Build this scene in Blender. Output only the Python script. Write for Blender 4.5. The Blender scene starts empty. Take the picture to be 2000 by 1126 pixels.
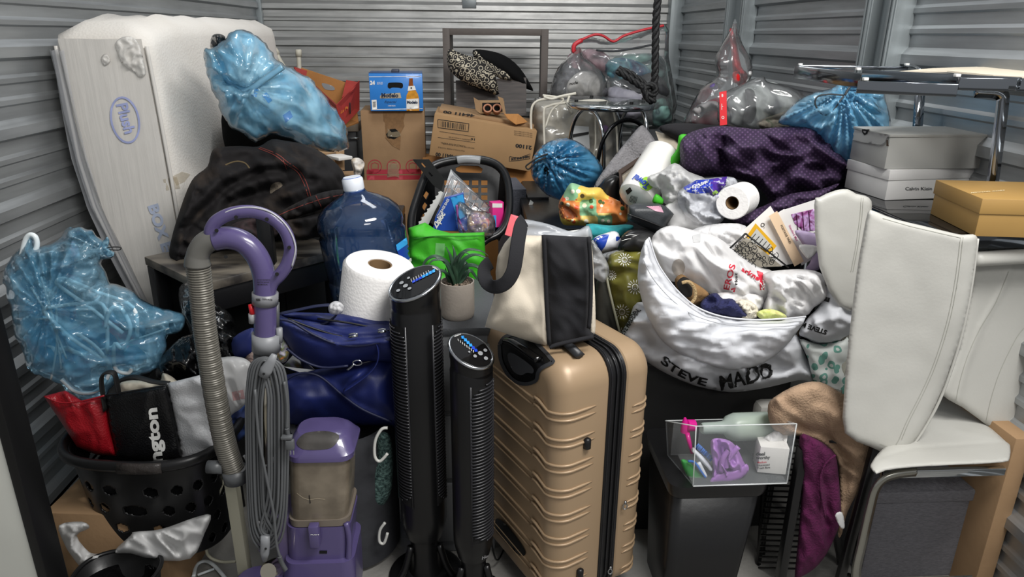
import bpy, bmesh, math, random
import numpy as np
from mathutils import Vector, Matrix
from mathutils.geometry import delaunay_2d_cdt
from mathutils.bvhtree import BVHTree
S = bpy.context.scene
COL = S.collection
PI = math.pi
# ---------------- camera
FPX = 1380.0
CAM = Vector((0, 0, 1.6))
YAW, PITCH, ROLL = math.radians(3.35), math.radians(19.75), math.radians(0.55)
RC = Matrix.Rotation(-YAW, 3, 'Z') @ Matrix.Rotation(PI/2 - PITCH, 3, 'X') @ Matrix.Rotation(ROLL, 3, 'Z')
cd = bpy.data.cameras.new('camera'); cam = bpy.data.objects.new('camera', cd); COL.objects.link(cam)
cam.matrix_world = Matrix.Translation(CAM) @ RC.to_4x4()
cd.sensor_fit = 'HORIZONTAL'; cd.sensor_width = 36.0; cd.lens = FPX/2000*36.0; cd.clip_start = 0.05
S.camera = cam
# ---------------- light and exposure
S.view_settings.view_transform = 'Standard'; S.view_settings.look = 'None'
S.view_settings.gamma = 1.0; S.view_settings.use_curve_mapping = False
S.view_settings.exposure = 0.04
w = bpy.data.worlds.new('World'); S.world = w; w.use_nodes = True
w.node_tree.nodes['Background'].inputs[0].default_value = (0.97, 0.98, 1.0, 1)
w.node_tree.nodes['Background'].inputs[1].default_value = 0.35
def area(name, loc, tgt, sx, sy, power, col=(1, 1, 1)):
    l = bpy.data.lights.new(name, 'AREA'); l.shape = 'RECTANGLE'; l.size = sx; l.size_y = sy; l.energy = power; l.color = col
    o = bpy.data.objects.new(name, l); COL.objects.link(o); o.location = loc
    o.rotation_euler = (Vector(tgt)-Vector(loc)).to_track_quat('-Z', 'Y').to_euler(); return o
area('corridor_light', (1.0, 0.6, 2.95), (-0.35, 2.7, 0.4), 1.4, 0.5, 82, (1, 0.985, 0.96))
area('corridor_light_far', (1.3, -1.2, 2.9), (-0.2, 3.2, 0.9), 1.2, 0.4, 26, (1, 0.99, 0.97))
area('unit_ceiling_light', (-0.2, 3.3, 3.3), (0.0, 3.6, 0), 1.6, 0.4, 24, (0.95, 0.98, 1))

def ray(px, py): return RC @ Vector(((px-1000)/FPX, (563-py)/FPX, -1.0))
def at(px, py, Y):
    d = ray(px, py); return CAM + d*(Y/d.y)
def atz(px, py, z):
    d = ray(px, py); return CAM + d*((z-CAM.z)/d.z)
def toY(px, py, X):
    d = ray(px, py); return CAM + d*(X/d.x)
def proj(p):
    q = RC.transposed() @ (Vector(p)-CAM); return (1000 + FPX*q.x/-q.z, 563 - FPX*q.y/-q.z)
def mpp(px, py, Y): return Y/ray(px, py).y/FPX
# ---------------- materials
def lin(h):
    h = h.lstrip('#'); o = []
    for i in (0, 2, 4):
        c = int(h[i:i+2], 16)/255; o.append(c/12.92 if c <= .04045 else ((c+.055)/1.055)**2.4)
    return (*o, 1)
MATS = {}
def sheen_over(nt, sh, rough, nrm=None, ior=1.5):
    N = nt.nodes; L = nt.links; g = N.new('ShaderNodeBsdfGlossy'); g.inputs['Roughness'].default_value = rough; fr = N.new('ShaderNodeFresnel'); fr.inputs[0].default_value = ior; mx = N.new('ShaderNodeMixShader')
    if nrm: L.new(nrm, g.inputs['Normal']); L.new(nrm, fr.inputs['Normal'])
    L.new(fr.outputs[0], mx.inputs[0]); L.new(sh, mx.inputs[1]); L.new(g.outputs[0], mx.inputs[2]); return mx.outputs[0]
def mat(name, col, rough=.6, metal=0, nz=None, bump=None, spec=.5, coat=0, sheen=0, alpha=1, trans=0, transl=0, col2=None, stretch=(1, 1, 1), coord='Object', emit=0, ior=1.45, tint=None):
    """procedural Principled material. nz=(scale, amount) colour mottling, bump=(scale, strength[, detail]); alpha<1 = thin see-through film"""
    if name in MATS: return MATS[name]
    m = bpy.data.materials.new(name); m.use_nodes = True; MATS[name] = m
    nt = m.node_tree; N = nt.nodes; L = nt.links; b = N['Principled BSDF']; out = N['Material Output']
    c = lin(col)
    b.inputs['Base Color'].default_value = c; b.inputs['Roughness'].default_value = rough; b.inputs['Metallic'].default_value = metal
    b.inputs['Specular IOR Level'].default_value = spec; b.inputs['Coat Weight'].default_value = coat; b.inputs['IOR'].default_value = ior
    if sheen: b.inputs['Sheen Weight'].default_value = sheen
    if trans: b.inputs['Transmission Weight'].default_value = trans
    if emit: b.inputs['Emission Color'].default_value = c; b.inputs['Emission Strength'].default_value = emit
    if nz or bump:
        tc = N.new('ShaderNodeTexCoord'); mp = N.new('ShaderNodeMapping'); mp.inputs['Scale'].default_value = stretch
        L.new(tc.outputs[coord], mp.inputs[0]); src = mp.outputs[0]
    if nz:
        t = N.new('ShaderNodeTexNoise'); t.inputs['Scale'].default_value = nz[0]; t.inputs['Detail'].default_value = 5; L.new(src, t.inputs['Vector'])
        r = N.new('ShaderNodeValToRGB'); L.new(t.outputs[0], r.inputs[0])
        c2 = lin(col2) if col2 else tuple(x*(1-nz[1]) for x in c[:3])+(1,)
        r.color_ramp.elements[0].position = .35; r.color_ramp.elements[0].color = c2; r.color_ramp.elements[1].position = .65; r.color_ramp.elements[1].color = c
        L.new(r.outputs[0], b.inputs['Base Color'])
    if bump:
        t = N.new('ShaderNodeTexNoise')
        if len(bump) > 3: t.noise_type = 'RIDGED_MULTIFRACTAL'; t.inputs['Distortion'].default_value = .5
        t.inputs['Scale'].default_value = bump[0]; t.inputs['Detail'].default_value = bump[2] if len(bump) > 2 else 3; L.new(src, t.inputs['Vector'])
        bn = N.new('ShaderNodeBump'); bn.inputs['Strength'].default_value = bump[1]; bn.inputs['Distance'].default_value = .012 if len(bump) > 3 else .01
        L.new(t.outputs[0], bn.inputs['Height']); L.new(bn.outputs[0], b.inputs['Normal'])
    sh = b.outputs[0]
    if transl:
        tr = N.new('ShaderNodeBsdfTranslucent'); tr.inputs[0].default_value = c; mx = N.new('ShaderNodeMixShader'); mx.inputs[0].default_value = transl
        L.new(sh, mx.inputs[1]); L.new(tr.outputs[0], mx.inputs[2]); sh = mx.outputs[0]
    if alpha < 1:
        tp = N.new('ShaderNodeBsdfTransparent'); mx = N.new('ShaderNodeMixShader'); mx.inputs[0].default_value = alpha
        tp.inputs[0].default_value = lin(tint) if tint else (1, 1, 1, 1)
        L.new(tp.outputs[0], mx.inputs[1]); L.new(sh, mx.inputs[2]); sh = mx.outputs[0]
        if spec >= 1: sh = sheen_over(nt, sh, rough, bn.outputs[0] if bump else None)
    if transl or alpha < 1: L.new(sh, out.inputs[0])
    return m
def node_mat(name, fn):
    if name in MATS: return MATS[name]
    m = bpy.data.materials.new(name); m.use_nodes = True; MATS[name] = m
    fn(m.node_tree, m.node_tree.nodes['Principled BSDF']); return m
# ---------------- objects
def tag(o, label, cat, group=None):
    o['label'] = label; o['category'] = cat
    if group: o['group'] = group
    return o
def thing(name, label, cat, loc=(0, 0, 0), group=None):
    o = bpy.data.objects.new(name, None); COL.objects.link(o); o.location = loc
    o.empty_display_size = .05
    return tag(o, label, cat, group)
def link(name, me, m=None, parent=None, smooth=False, auto=None):
    o = bpy.data.objects.new(name, me); COL.objects.link(o)
    if m is not None: me.materials.append(m)
    if parent is not None:
        o.parent = parent
        M = Matrix.Identity(4); q = parent
        while q is not None: M = Matrix.Translation(q.location) @ M; q = q.parent
        me.transform(M.inverted())          # meshes are written in world coordinates
    if smooth:
        for p in me.polygons: p.use_smooth = True
        if auto: me.set_sharp_from_angle(angle=math.radians(auto))
    return o
def from_data(name, V, F, m=None, parent=None, smooth=False, auto=None):
    me = bpy.data.meshes.new(name); me.from_pydata([tuple(v) for v in V], [], F); me.update()
    return link(name, me, m, parent, smooth, auto)
def from_bm(name, bm, m=None, parent=None, smooth=False, auto=None):
    me = bpy.data.meshes.new(name); bm.normal_update(); bm.to_mesh(me); bm.free()
    return link(name, me, m, parent, smooth, auto)
def struct(o): o['kind'] = 'structure'; return o
def frame(o, x, z=None):
    """4x4 matrix from origin, x direction and rough z direction"""
    x = Vector(x).normalized(); z = Vector(z or (0, 0, 1)); y = z.cross(x).normalized(); z = x.cross(y)
    M = Matrix((x, y, z)).transposed().to_4x4(); M.translation = Vector(o); return M
def bx(bm, lo, hi, M=None, bev=0, seg=2):
    """box between two corners in the frame M"""
    lo = Vector(lo); hi = Vector(hi); c = (lo+hi)/2; s = hi-lo
    r = bmesh.ops.create_cube(bm, size=1.0, matrix=(M or Matrix.Identity(4)) @ Matrix.Translation(c) @ Matrix.Diagonal((*s, 1)))
    if bev:
        es = set(e for v in r['verts'] for e in v.link_edges)
        bmesh.ops.bevel(bm, geom=list(es), offset=bev, segments=seg, profile=.5, affect='EDGES', clamp_overlap=True)
    return r
def box(name, lo, hi, m, parent=None, M=None, bev=.002, seg=2):
    bm = bmesh.new(); bx(bm, lo, hi, M, bev, seg); return from_bm(name, bm, m, parent, bev > 0, 40)
def lathe(bm, prof, M=None, seg=32, sx=1, sy=1, cap=True):
    M = M or Matrix.Identity(4); rings = []
    for r, z in prof:
        rings.append([bm.verts.new(M @ Vector((r*math.cos(2*PI*i/seg)*sx, r*math.sin(2*PI*i/seg)*sy, z))) for i in range(seg)])
    for a, b in zip(rings, rings[1:]):
        for i in range(seg): bm.faces.new((a[i], a[(i+1) % seg], b[(i+1) % seg], b[i]))
    if cap:
        for r_, rev in ((rings[0], True), (rings[-1], False)):
            try: bm.faces.new(r_[::-1] if rev else r_)
            except ValueError: pass
    return rings
def turned(name, prof, m, parent=None, M=None, seg=32, sx=1, sy=1, cap=True, auto=40):
    bm = bmesh.new(); lathe(bm, prof, M, seg, sx, sy, cap); bmesh.ops.remove_doubles(bm, verts=bm.verts, dist=1e-5)
    bmesh.ops.recalc_face_normals(bm, faces=bm.faces); return from_bm(name, bm, m, parent, True, auto)
def cr(pts, n=8, closed=False):
    """Catmull-Rom through points"""
    P = [Vector(p) for p in pts]; k = len(P); out = []
    rng = range(k if closed else k-1)
    for i in rng:
        if closed: a, b, c, d = P[(i-1) % k], P[i], P[(i+1) % k], P[(i+2) % k]
        else: a, b, c, d = P[max(i-1, 0)], P[i], P[i+1], P[min(i+2, k-1)]
        for j in range(n):
            t = j/n; out.append(.5*((2*b)+(c-a)*t+(2*a-5*b+4*c-d)*t*t+(-a+3*b-3*c+d)*t**3))
    if not closed: out.append(P[-1])
    return out
def tb(bm, pts, r, seg=10, closed=False, flat=None, cap=True, up=None):
    """tube along points; r number or list; flat=(a,b) gives elliptic section along (side, up)"""
    P = [Vector(p) for p in pts]; n = len(P); R = r if isinstance(r, (list, tuple)) else [r]*n
    T = []
    for i in range(n):
        a = P[(i-1) % n] if closed or i > 0 else P[0]; b = P[(i+1) % n] if closed or i < n-1 else P[-1]
        T.append((b-a).normalized() if (b-a).length > 1e-9 else Vector((0, 0, 1)))
    u = Vector(up) if up else (Vector((0, 0, 1)) if abs(T[0].z) < .9 else Vector((1, 0, 0)))
    u = (u - T[0]*u.dot(T[0])).normalized(); rings = []
    for i in range(n):
        if up: u = Vector(up)
        u = u - T[i]*u.dot(T[i])
        u = u.normalized() if u.length > 1e-6 else T[i].orthogonal().normalized()
        s = T[i].cross(u); fa, fb = flat if flat else (1, 1)
        rings.append([bm.verts.new(P[i] + s*(math.cos(2*PI*k/seg)*R[i]*fa) + u*(math.sin(2*PI*k/seg)*R[i]*fb)) for k in range(seg)])
    m = n if closed else n-1
    for i in range(m):
        a = rings[i]; b = rings[(i+1) % n]
        for k in range(seg): bm.faces.new((a[k], a[(k+1) % seg], b[(k+1) % seg], b[k]))
    if cap and not closed:
        bm.faces.new(rings[0][::-1]); bm.faces.new(rings[-1])
def tube(name, pts, r, m, parent=None, seg=10, closed=False, flat=None, up=None, auto=None):
    bm = bmesh.new(); tb(bm, pts, r, seg, closed, flat, True, up); bmesh.ops.recalc_face_normals(bm, faces=bm.faces)
    return from_bm(name, bm, m, parent, True, auto)
def rrect(w, h, r, n=4):
    """rounded rectangle outline centred on 0"""
    o = []
    for cx, cy, a0 in ((w/2-r, h/2-r, 0), (-w/2+r, h/2-r, 90), (-w/2+r, -h/2+r, 180), (w/2-r, -h/2+r, 270)):
        for i in range(n+1):
            a = math.radians(a0+90*i/n); o.append((cx+r*math.cos(a), cy+r*math.sin(a)))
    return o
def loft(bm, rings, cap=(True, True), closed=True):
    R = [[bm.verts.new(Vector(p)) for p in r] for r in rings]; n = len(R[0])
    for a, b in zip(R, R[1:]):
        for i in range(n if closed else n-1): bm.faces.new((a[i], a[(i+1) % n], b[(i+1) % n], b[i]))
    if cap[0]: bm.faces.new(R[0][::-1])
    if cap[1]: bm.faces.new(R[-1])
    return R
def lofted(name, rings, m, parent=None, cap=(True, True), smooth=True, auto=35, closed=True):
    bm = bmesh.new(); loft(bm, rings, cap, closed); bmesh.ops.recalc_face_normals(bm, faces=bm.faces)
    return from_bm(name, bm, m, parent, smooth, auto)
def shell(name, rings, m, parent=None, t=.003, bottom=True):
    """open container: outer rings bottom to top, wall thickness t"""
    bm = bmesh.new(); loft(bm, rings, (bottom, False)); bmesh.ops.recalc_face_normals(bm, faces=bm.faces)
    o = from_bm(name, bm, m, parent, True, 35)
    md = o.modifiers.new('wall', 'SOLIDIFY'); md.thickness = t; md.offset = -1; return o
# ---------------- numpy noise
def _h(ix, iy, seed):
    h = (ix.astype(np.int64)*374761393 + iy.astype(np.int64)*668265263 + seed*1442695041) & 0xffffffff
    h = ((h ^ (h >> 13))*1274126177) & 0xffffffff
    return ((h ^ (h >> 16)) & 0xffff)/65535.0*2*PI
def perlin(x, y, seed=0):
    xi = np.floor(x).astype(np.int64); yi = np.floor(y).astype(np.int64); xf = x-xi; yf = y-yi
    u = xf*xf*xf*(xf*(xf*6-15)+10); v = yf*yf*yf*(yf*(yf*6-15)+10)
    def g(dx, dy):
        a = _h(xi+dx, yi+dy, seed); return np.cos(a)*(xf-dx)+np.sin(a)*(yf-dy)
    a = g(0, 0)*(1-u)+g(1, 0)*u; b = g(0, 1)*(1-u)+g(1, 1)*u
    return (a*(1-v)+b*v)*1.5
def fbm(x, y, seed=0, o=3):
    s = 0; a = 1
    for i in range(o): s = s+a*perlin(x*2**i, y*2**i, seed+i*17); a *= .5
    return s
def segd(P, a, b):
    a = np.array(a, float); b = np.array(b, float); ab = b-a; t = np.clip(((P-a)@ab)/max(ab@ab, 1e-9), 0, 1)
    return np.linalg.norm(P-(a+t[:, None]*ab), axis=1)
def polyd(P, poly, closed=True):
    d = np.full(len(P), 1e9); n = len(poly)
    for i in range(n if closed else n-1): d = np.minimum(d, segd(P, poly[i], poly[(i+1) % n]))
    return d
def inside(P, poly):
    x, y = P[:, 0], P[:, 1]; c = np.zeros(len(P), bool); n = len(poly)
    for i in range(n):
        x1, y1 = poly[i]; x2, y2 = poly[(i+1) % n]
        if y1 == y2: continue
        k = ((y1 > y) != (y2 > y)) & (x < (x2-x1)*(y-y1)/(y2-y1)+x1); c ^= k
    return c
def resample(poly, s, closed=True):
    out = []; n = len(poly)
    for i in range(n if closed else n-1):
        a = np.array(poly[i], float); b = np.array(poly[(i+1) % n], float); k = max(1, int(round(np.linalg.norm(b-a)/s)))
        for j in range(k): out.append(tuple(a+(b-a)*j/k))
    if not closed: out.append(tuple(poly[-1]))
    return out
def region(poly, s, holes=()):
    """triangulated region: returns points, tris, number of boundary points"""
    B = resample(poly, s); HB = [resample(h, s) for h in holes]
    xs = [p[0] for p in B]; ys = [p[1] for p in B]
    rng = np.random.RandomState(len(B))
    gx, gy = np.meshgrid(np.arange(min(xs), max(xs), s), np.arange(min(ys), max(ys), s*.87)); gx = gx + (np.arange(gx.shape[0]) % 2)[:, None]*s/2
    G = np.stack([gx.ravel(), gy.ravel()], 1)+rng.uniform(-.12, .12, (gx.size, 2))*s
    G = G[inside(G, B)]; G = G[polyd(G, B) > s*.55] if len(G) else G
    for h in HB:
        if len(G): G = G[~inside(G, h)]; G = G[polyd(G, h) > s*.55]
    pts = [Vector(p) for p in B]; es = [(i, (i+1) % len(B)) for i in range(len(B))]
    for h in HB:
        k = len(pts); pts += [Vector(p) for p in h]; es += [(k+i, k+(i+1) % len(h)) for i in range(len(h))]
    nb = len(pts); pts += [Vector(p) for p in G]
    V, E, F, *_ = delaunay_2d_cdt(pts, es, [], 0, 1e-4)
    V = np.array([(v.x, v.y) for v in V]); T = [tuple(f) for f in F if len(f) == 3]
    C = np.array([V[list(t)].mean(0) for t in T]); k = inside(C, B)
    for h in HB: k &= ~inside(C, h)
    T = [t for t, q in zip(T, k) if q]
    T = [t if ((V[t[1]]-V[t[0]])[0]*(V[t[2]]-V[t[0]])[1]-(V[t[1]]-V[t[0]])[1]*(V[t[2]]-V[t[0]])[0]) < 0 else t[::-1] for t in T]
    return V, T, polyd(V, B)
def wrinkle(V, k, W, seed):
    """fold field in metres. V in px, k metres per px"""
    z = np.zeros(len(V)); x = V[:, 0]*k; y = V[:, 1]*k
    for j, q in enumerate(W):
        t = q[0]; sd = seed*31+j*7
        if t == 'n':                      # ridged creases: amp, scale, angle, stretch
            _, amp, sc, *r = q; an = math.radians(r[0]) if r else 0; st = r[1] if len(r) > 1 else 1
            u = (x*math.cos(an)+y*math.sin(an))/sc/st; v = (-x*math.sin(an)+y*math.cos(an))/sc
            wx = perlin(u*.7+5, v*.7, sd+3)*.6; n = perlin(u+wx, v+wx, sd)+.45*perlin(u*2.1, v*2.1+wx, sd+1)
            z += amp*(1-np.abs(n)*2.2)
        elif t == 's':                    # soft undulation
            _, amp, sc, *r = q; an = math.radians(r[0]) if r else 0; st = r[1] if len(r) > 1 else 1
            u = (x*math.cos(an)+y*math.sin(an))/sc/st; v = (-x*math.sin(an)+y*math.cos(an))/sc
            z += amp*fbm(u, v, sd, 3)
        elif t == 'r':                    # radial pleats: amp, cx, cy, count, reach m
            _, amp, cx, cy, cnt, reach = q; dx = (V[:, 0]-cx)*k; dy = (V[:, 1]-cy)*k; rr = np.hypot(dx, dy); a = np.arctan2(dy, dx)
            p = perlin(np.cos(a)*cnt*.32+rr*.8/reach, np.sin(a)*cnt*.32, sd)
            z += amp*(1-np.abs(p)*2.6)*np.exp(-(rr/reach)**2)*np.minimum(1, rr/(.12*reach))
        elif t == 'l':                    # groove/ridge along a px polyline: amp, pts, width m
            _, amp, pts, wd = q; d = polyd(V, pts, False)*k; z += amp*np.exp(-(d/wd)**2)
        elif t == 'b':                    # lump: amp, cx, cy, rx, ry (px)
            _, amp, cx, cy, rx, ry = q; z += amp*np.exp(-(((V[:, 0]-cx)/rx)**2+((V[:, 1]-cy)/ry)**2))
        elif t == 'f':                    # knife-edge fold along a line: amp, pts, width m (one-sided step)
            _, amp, pts, wd = q; d = polyd(V, pts, False)*k
            a = np.array(pts[0], float); b = np.array(pts[-1], float); sgn = np.sign((b-a)[0]*(V[:, 1]-a[1])-(b-a)[1]*(V[:, 0]-a[0]))
            z += amp*np.where(sgn > 0, np.exp(-(d/wd)), 0)
    return z
def blob(name, outline, Y, T, m, parent=None, Tb=None, R=None, s=5, W=(), seed=1, smooth=3, tilt=(0, 0), flat=0, edge=0, p=.5, holes=(), D=None):
    """soft solid object: outline seen from the front, thickness T towards the front and Tb to the back, with folds W.
    tilt = change of depth (m) per 100 px in x and y"""
    cx = sum(q[0] for q in outline)/len(outline); cy = sum(q[1] for q in outline)/len(outline)
    pl = [tuple(v) for v in cr([(*q, 0) for q in outline], smooth, True)] if smooth > 1 else outline
    pl = [(q[0], q[1]) for q in pl]; k = mpp(cx, cy, Y)
    V, F, d = region(pl, s, holes)
    if edge:
        e = np.exp(-d/(s*3))*edge/k
        V = V+np.stack([perlin(V[:, 0]*k/.03, V[:, 1]*k/.03, seed), perlin(V[:, 0]*k/.03, V[:, 1]*k/.03, seed+9)], 1)*e[:, None]
    dm = d*k; dd = Vector(D).normalized() if D else ray(cx, cy).normalized()
    R = R or min(dm.max(), max(T, .01)*1.1)
    pr = np.power(np.clip(1-(1-np.minimum(dm/R, 1))**2, 0, 1), p)
    wr = wrinkle(V, k, W, seed)*np.minimum(1, dm/(.25*R)+.02)
    f = T*pr+wr; Tb = T if Tb is None else Tb; b = Tb*pr
    n = len(V); P = [at(V[i, 0], V[i, 1], Y+(V[i, 0]-cx)*tilt[0]/100+(V[i, 1]-cy)*tilt[1]/100) for i in range(n)]
    isb = d < 1e-3; verts = [P[i]-dd*float(f[i]*(0 if isb[i] else 1)) for i in range(n)]; idx = {}; faces = list(F)
    for i in range(n):
        if not isb[i]: idx[i] = len(verts); verts.append(P[i]+dd*float(b[i]))
        else: idx[i] = i
    faces += [(idx[t[2]], idx[t[1]], idx[t[0]]) for t in F if len({idx[t[0]], idx[t[1]], idx[t[2]]} & set(t)) < 3]
    me = bpy.data.meshes.new(name); me.from_pydata([tuple(v) for v in verts], [], faces); me.update()
    uv = me.uv_layers.new(name='UVMap'); inv = {v: i for i, v in idx.items()}
    U = np.array([(V[i if i < n else inv[i]][0]*k, -V[i if i < n else inv[i]][1]*k) for i in range(len(verts))])
    li = np.empty(len(me.loops), int); me.loops.foreach_get('vertex_index', li); uv.data.foreach_set('uv', U[li].astype(np.float32).ravel())
    return link(name, me, m, parent, True)
# ---------------- flat print laid on a surface
def bvh(objs):
    V = []; F = []; dg = bpy.context.evaluated_depsgraph_get()
    for o in (objs if isinstance(objs, (list, tuple)) else [objs]):
        M = Matrix.Identity(4); q = o
        while q is not None: M = q.matrix_basis @ M; q = q.parent
        k = len(V); V += [M @ v.co for v in o.data.vertices]; F += [[k+i for i in p.vertices] for p in o.data.polygons]
    return BVHTree.FromPolygons(V, F)
_bv = {}
def onto(P2, F, target, name, m, off=.0012, smooth=True, parent=None, maxjump=.06):
    key = tuple(o.name for o in target) if isinstance(target, (list, tuple)) else target.name
    if key not in _bv: _bv[key] = bvh(target)
    B = _bv[key]; vs = []; ok = []
    for p in P2:
        d = ray(p[0], p[1]).normalized(); h = B.ray_cast(CAM, d)
        if h[0] is None: vs.append(CAM); ok.append(0)
        else:
            n = h[1] if h[1].dot(d) < 0 else -h[1]; vs.append(h[0]+n*off-d*off*.5); ok.append(1)
    F = [f for f in F if all(ok[i] for i in f) and max((vs[f[i]]-vs[f[i-1]]).length for i in range(len(f))) < maxjump]
    used = sorted({i for f in F for i in f}); mp = {i: j for j, i in enumerate(used)}
    if not F: print('EMPTY decal', name); return None
    par = parent or (target[0] if isinstance(target, (list, tuple)) else target)
    return from_data(name, [vs[i] for i in used], [[mp[i] for i in f] for f in F], m, par, smooth)
def text2d(s, bold=0, shear=0, cut=.12, space=1.0, align='LEFT'):
    c = bpy.data.curves.new('t', 'FONT'); c.body = s; c.offset = bold; c.shear = shear; c.space_character = space; c.align_x = align; c.resolution_u = 3
    o = bpy.data.objects.new('t', c); COL.objects.link(o); dg = bpy.context.evaluated_depsgraph_get(); dg.update()
    me = bpy.data.meshes.new_from_object(o.evaluated_get(dg)); bm = bmesh.new(); bm.from_mesh(me)
    bpy.data.objects.remove(o); bpy.data.meshes.remove(me); bpy.data.curves.remove(c)
    if not bm.verts: return [], []
    if cut:
        for ax in (0, 1):
            lo = min(v.co[ax] for v in bm.verts); hi = max(v.co[ax] for v in bm.verts); x = lo+cut
            while x < hi:
                n = Vector((1, 0, 0) if ax == 0 else (0, 1, 0))
                bmesh.ops.bisect_plane(bm, geom=bm.verts[:]+bm.edges[:]+bm.faces[:], plane_co=n*x, plane_no=n); x += cut
    bmesh.ops.triangulate(bm, faces=bm.faces); bm.verts.index_update(); V = [(v.co.x, v.co.y) for v in bm.verts]; F = [[v.index for v in f.verts] for f in bm.faces]; bm.free(); return V, F
def letter(s, target, o, u, v, m, bold=0.02, shear=0, cut=.12, name='lettering', off=.0012, width=None, parent=None, path=None, space=1.0):
    """text on a surface: o px of baseline start, u px per em rightwards, v px per em upwards; width stretches to a px length of u"""
    V, F = text2d(s, bold, shear, cut, space)
    if not V: return
    x0 = min(q[0] for q in V); wd = max(q[0] for q in V)-x0
    U = Vector(u); Vv = Vector(v)
    if width: U = U.normalized()*(width/wd)
    if path:                                # baseline follows px polyline
        P = [Vector(q) for q in resample([tuple(q)[:2] for q in cr([(*q, 0) for q in path], 6)], 4, False)]; L = [0]
        for a, b in zip(P, P[1:]): L.append(L[-1]+(b-a).length)
        hgt = Vv.length; out = []
        for x, y in V:
            t = (x-x0)/wd*L[-1]; i = max(0, min(len(P)-2, next((j for j in range(len(L)) if L[j] > t), len(L)-1)-1))
            f = (t-L[i])/max(1e-6, L[i+1]-L[i]); a = P[i].lerp(P[i+1], f); d = (P[min(i+2, len(P)-1)]-P[max(i-1, 0)]).normalized()
            up = Vector((d.y, -d.x)); out.append(a+up*y*hgt)
        P2 = out
    else: P2 = [Vector(o)+U*(x-x0)+Vv*y for x, y in V]
    return onto(P2, F, target, name, m, off, False, parent)
def patch(name, poly, target, m, s=6, off=.001, smooth=1, parent=None, holes=()):
    """flat print or stain of a given outline on a surface"""
    if smooth > 1: poly = [(v[0], v[1]) for v in cr([(*q, 0) for q in poly], smooth, True)]
    V, F, d = region(poly, s, holes); return onto([tuple(v) for v in V], F, target, name, m, off, True, parent)
def stroke(pts, w, closed=False):
    """outline polygon of a px polyline with width w"""
    P = [np.array(p, float) for p in pts]; n = len(P); L = []; R_ = []
    for i in range(n):
        a = P[max(i-1, 0)]; b = P[min(i+1, n-1)]; t = (b-a)/max(1e-9, np.linalg.norm(b-a)); nn = np.array([-t[1], t[0]])*w/2
        L.append(tuple(P[i]+nn)); R_.append(tuple(P[i]-nn))
    return L+R_[::-1]
def line(name, pts, w, target, m, s=None, off=.001, parent=None, sm=1):
    if sm > 1: pts = [(v[0], v[1]) for v in cr([(*q, 0) for q in pts], sm)]
    ln = sum(math.dist(a[:2], b[:2]) for a, b in zip(pts, pts[1:]))
    return patch(name, stroke(resample(pts, max(1.5, min(8, ln/14)), False), w), target, m, s or 6, off, 1, parent)
def ptube(name, pts, Y, r, m, parent=None, seg=8, sm=4, closed=False, flat=None, up=None):
    """tube through px points at depth Y (one number or one per point)"""
    Ys = Y if isinstance(Y, (list, tuple)) else [Y]*len(pts)
    P = [at(p[0], p[1], y) for p, y in zip(pts, Ys)]
    return tube(name, cr(P, sm, closed) if sm > 1 else P, r, m, parent, seg, closed, flat, up)
def onbox(name, pl, pr, top, Yl, Yr, depth, m, parent=None, bev=.003, zback=None):
    """upright box from the px of its front bottom corners (left, right), px height of the top at the left corner, depths"""
    a = at(*pl, Yl); b = at(*pr, Yr); b.z = a.z; h = at(pl[0], top, Yl).z-a.z; x = (b-a)
    M = frame(a, x); return box(name, (0, 0, 0), (x.length, depth, h), m, parent, M, bev), M, x.length, h
def sheet(name, quads_px, Y, m, parent=None, t=.0015):
    """thin card with px corners at depths Y"""
    Ys = Y if isinstance(Y, (list, tuple)) else [Y]*len(quads_px)
    P = [at(p[0], p[1], y) for p, y in zip(quads_px, Ys)]; n = len(P); nrm = (P[1]-P[0]).cross(P[2]-P[0]).normalized()*t
    V = P+[q+nrm for q in P]; F = [tuple(range(n))[::-1], tuple(range(n, 2*n))]+[(i, (i+1) % n, n+(i+1) % n, n+i) for i in range(n)]
    bm = bmesh.new(); vs = [bm.verts.new(v) for v in V]
    for f in F: bm.faces.new([vs[i] for i in f])
    bmesh.ops.recalc_face_normals(bm, faces=bm.faces); return from_bm(name, bm, m, parent)
# ================= SHELL
YB = 5.56; XL, XR = -1.53, 1.56; PITCHR = .25
def galv(name, col, streak):
    def f(nt, b):
        N = nt.nodes; L = nt.links; tc = N.new('ShaderNodeTexCoord'); mp = N.new('ShaderNodeMapping'); mp.inputs['Scale'].default_value = streak
        L.new(tc.outputs['Object'], mp.inputs[0]); t = N.new('ShaderNodeTexNoise'); t.inputs['Scale'].default_value = 3; t.inputs['Detail'].default_value = 8; L.new(mp.outputs[0], t.inputs['Vector'])
        t2 = N.new('ShaderNodeTexNoise'); t2.inputs['Scale'].default_value = 9; t2.inputs['Detail'].default_value = 6; L.new(tc.outputs['Object'], t2.inputs['Vector'])
        r = N.new('ShaderNodeValToRGB'); c = lin(col); r.color_ramp.elements[0].color = tuple(x*.8 for x in c[:3])+(1,); r.color_ramp.elements[1].color = tuple(min(1, x*1.15) for x in c[:3])+(1,)
        r.color_ramp.elements[0].position = .3; r.color_ramp.elements[1].position = .7
        L.new(t.outputs[0], r.inputs[0]); mr = N.new('ShaderNodeMapRange'); mr.inputs['To Min'].default_value = .36; mr.inputs['To Max'].default_value = .52; L.new(t2.outputs[0], mr.inputs[0])
        L.new(r.outputs[0], b.inputs['Base Color']); L.new(mr.outputs[0], b.inputs['Roughness']); b.inputs['Metallic'].default_value = .8
        bn = N.new('ShaderNodeBump'); bn.inputs['Strength'].default_value = .08; bn.inputs['Distance'].default_value = .02; L.new(t2.outputs[0], bn.inputs['Height']); L.new(bn.outputs[0], b.inputs['Normal'])
    return node_mat(name, f)
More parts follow.
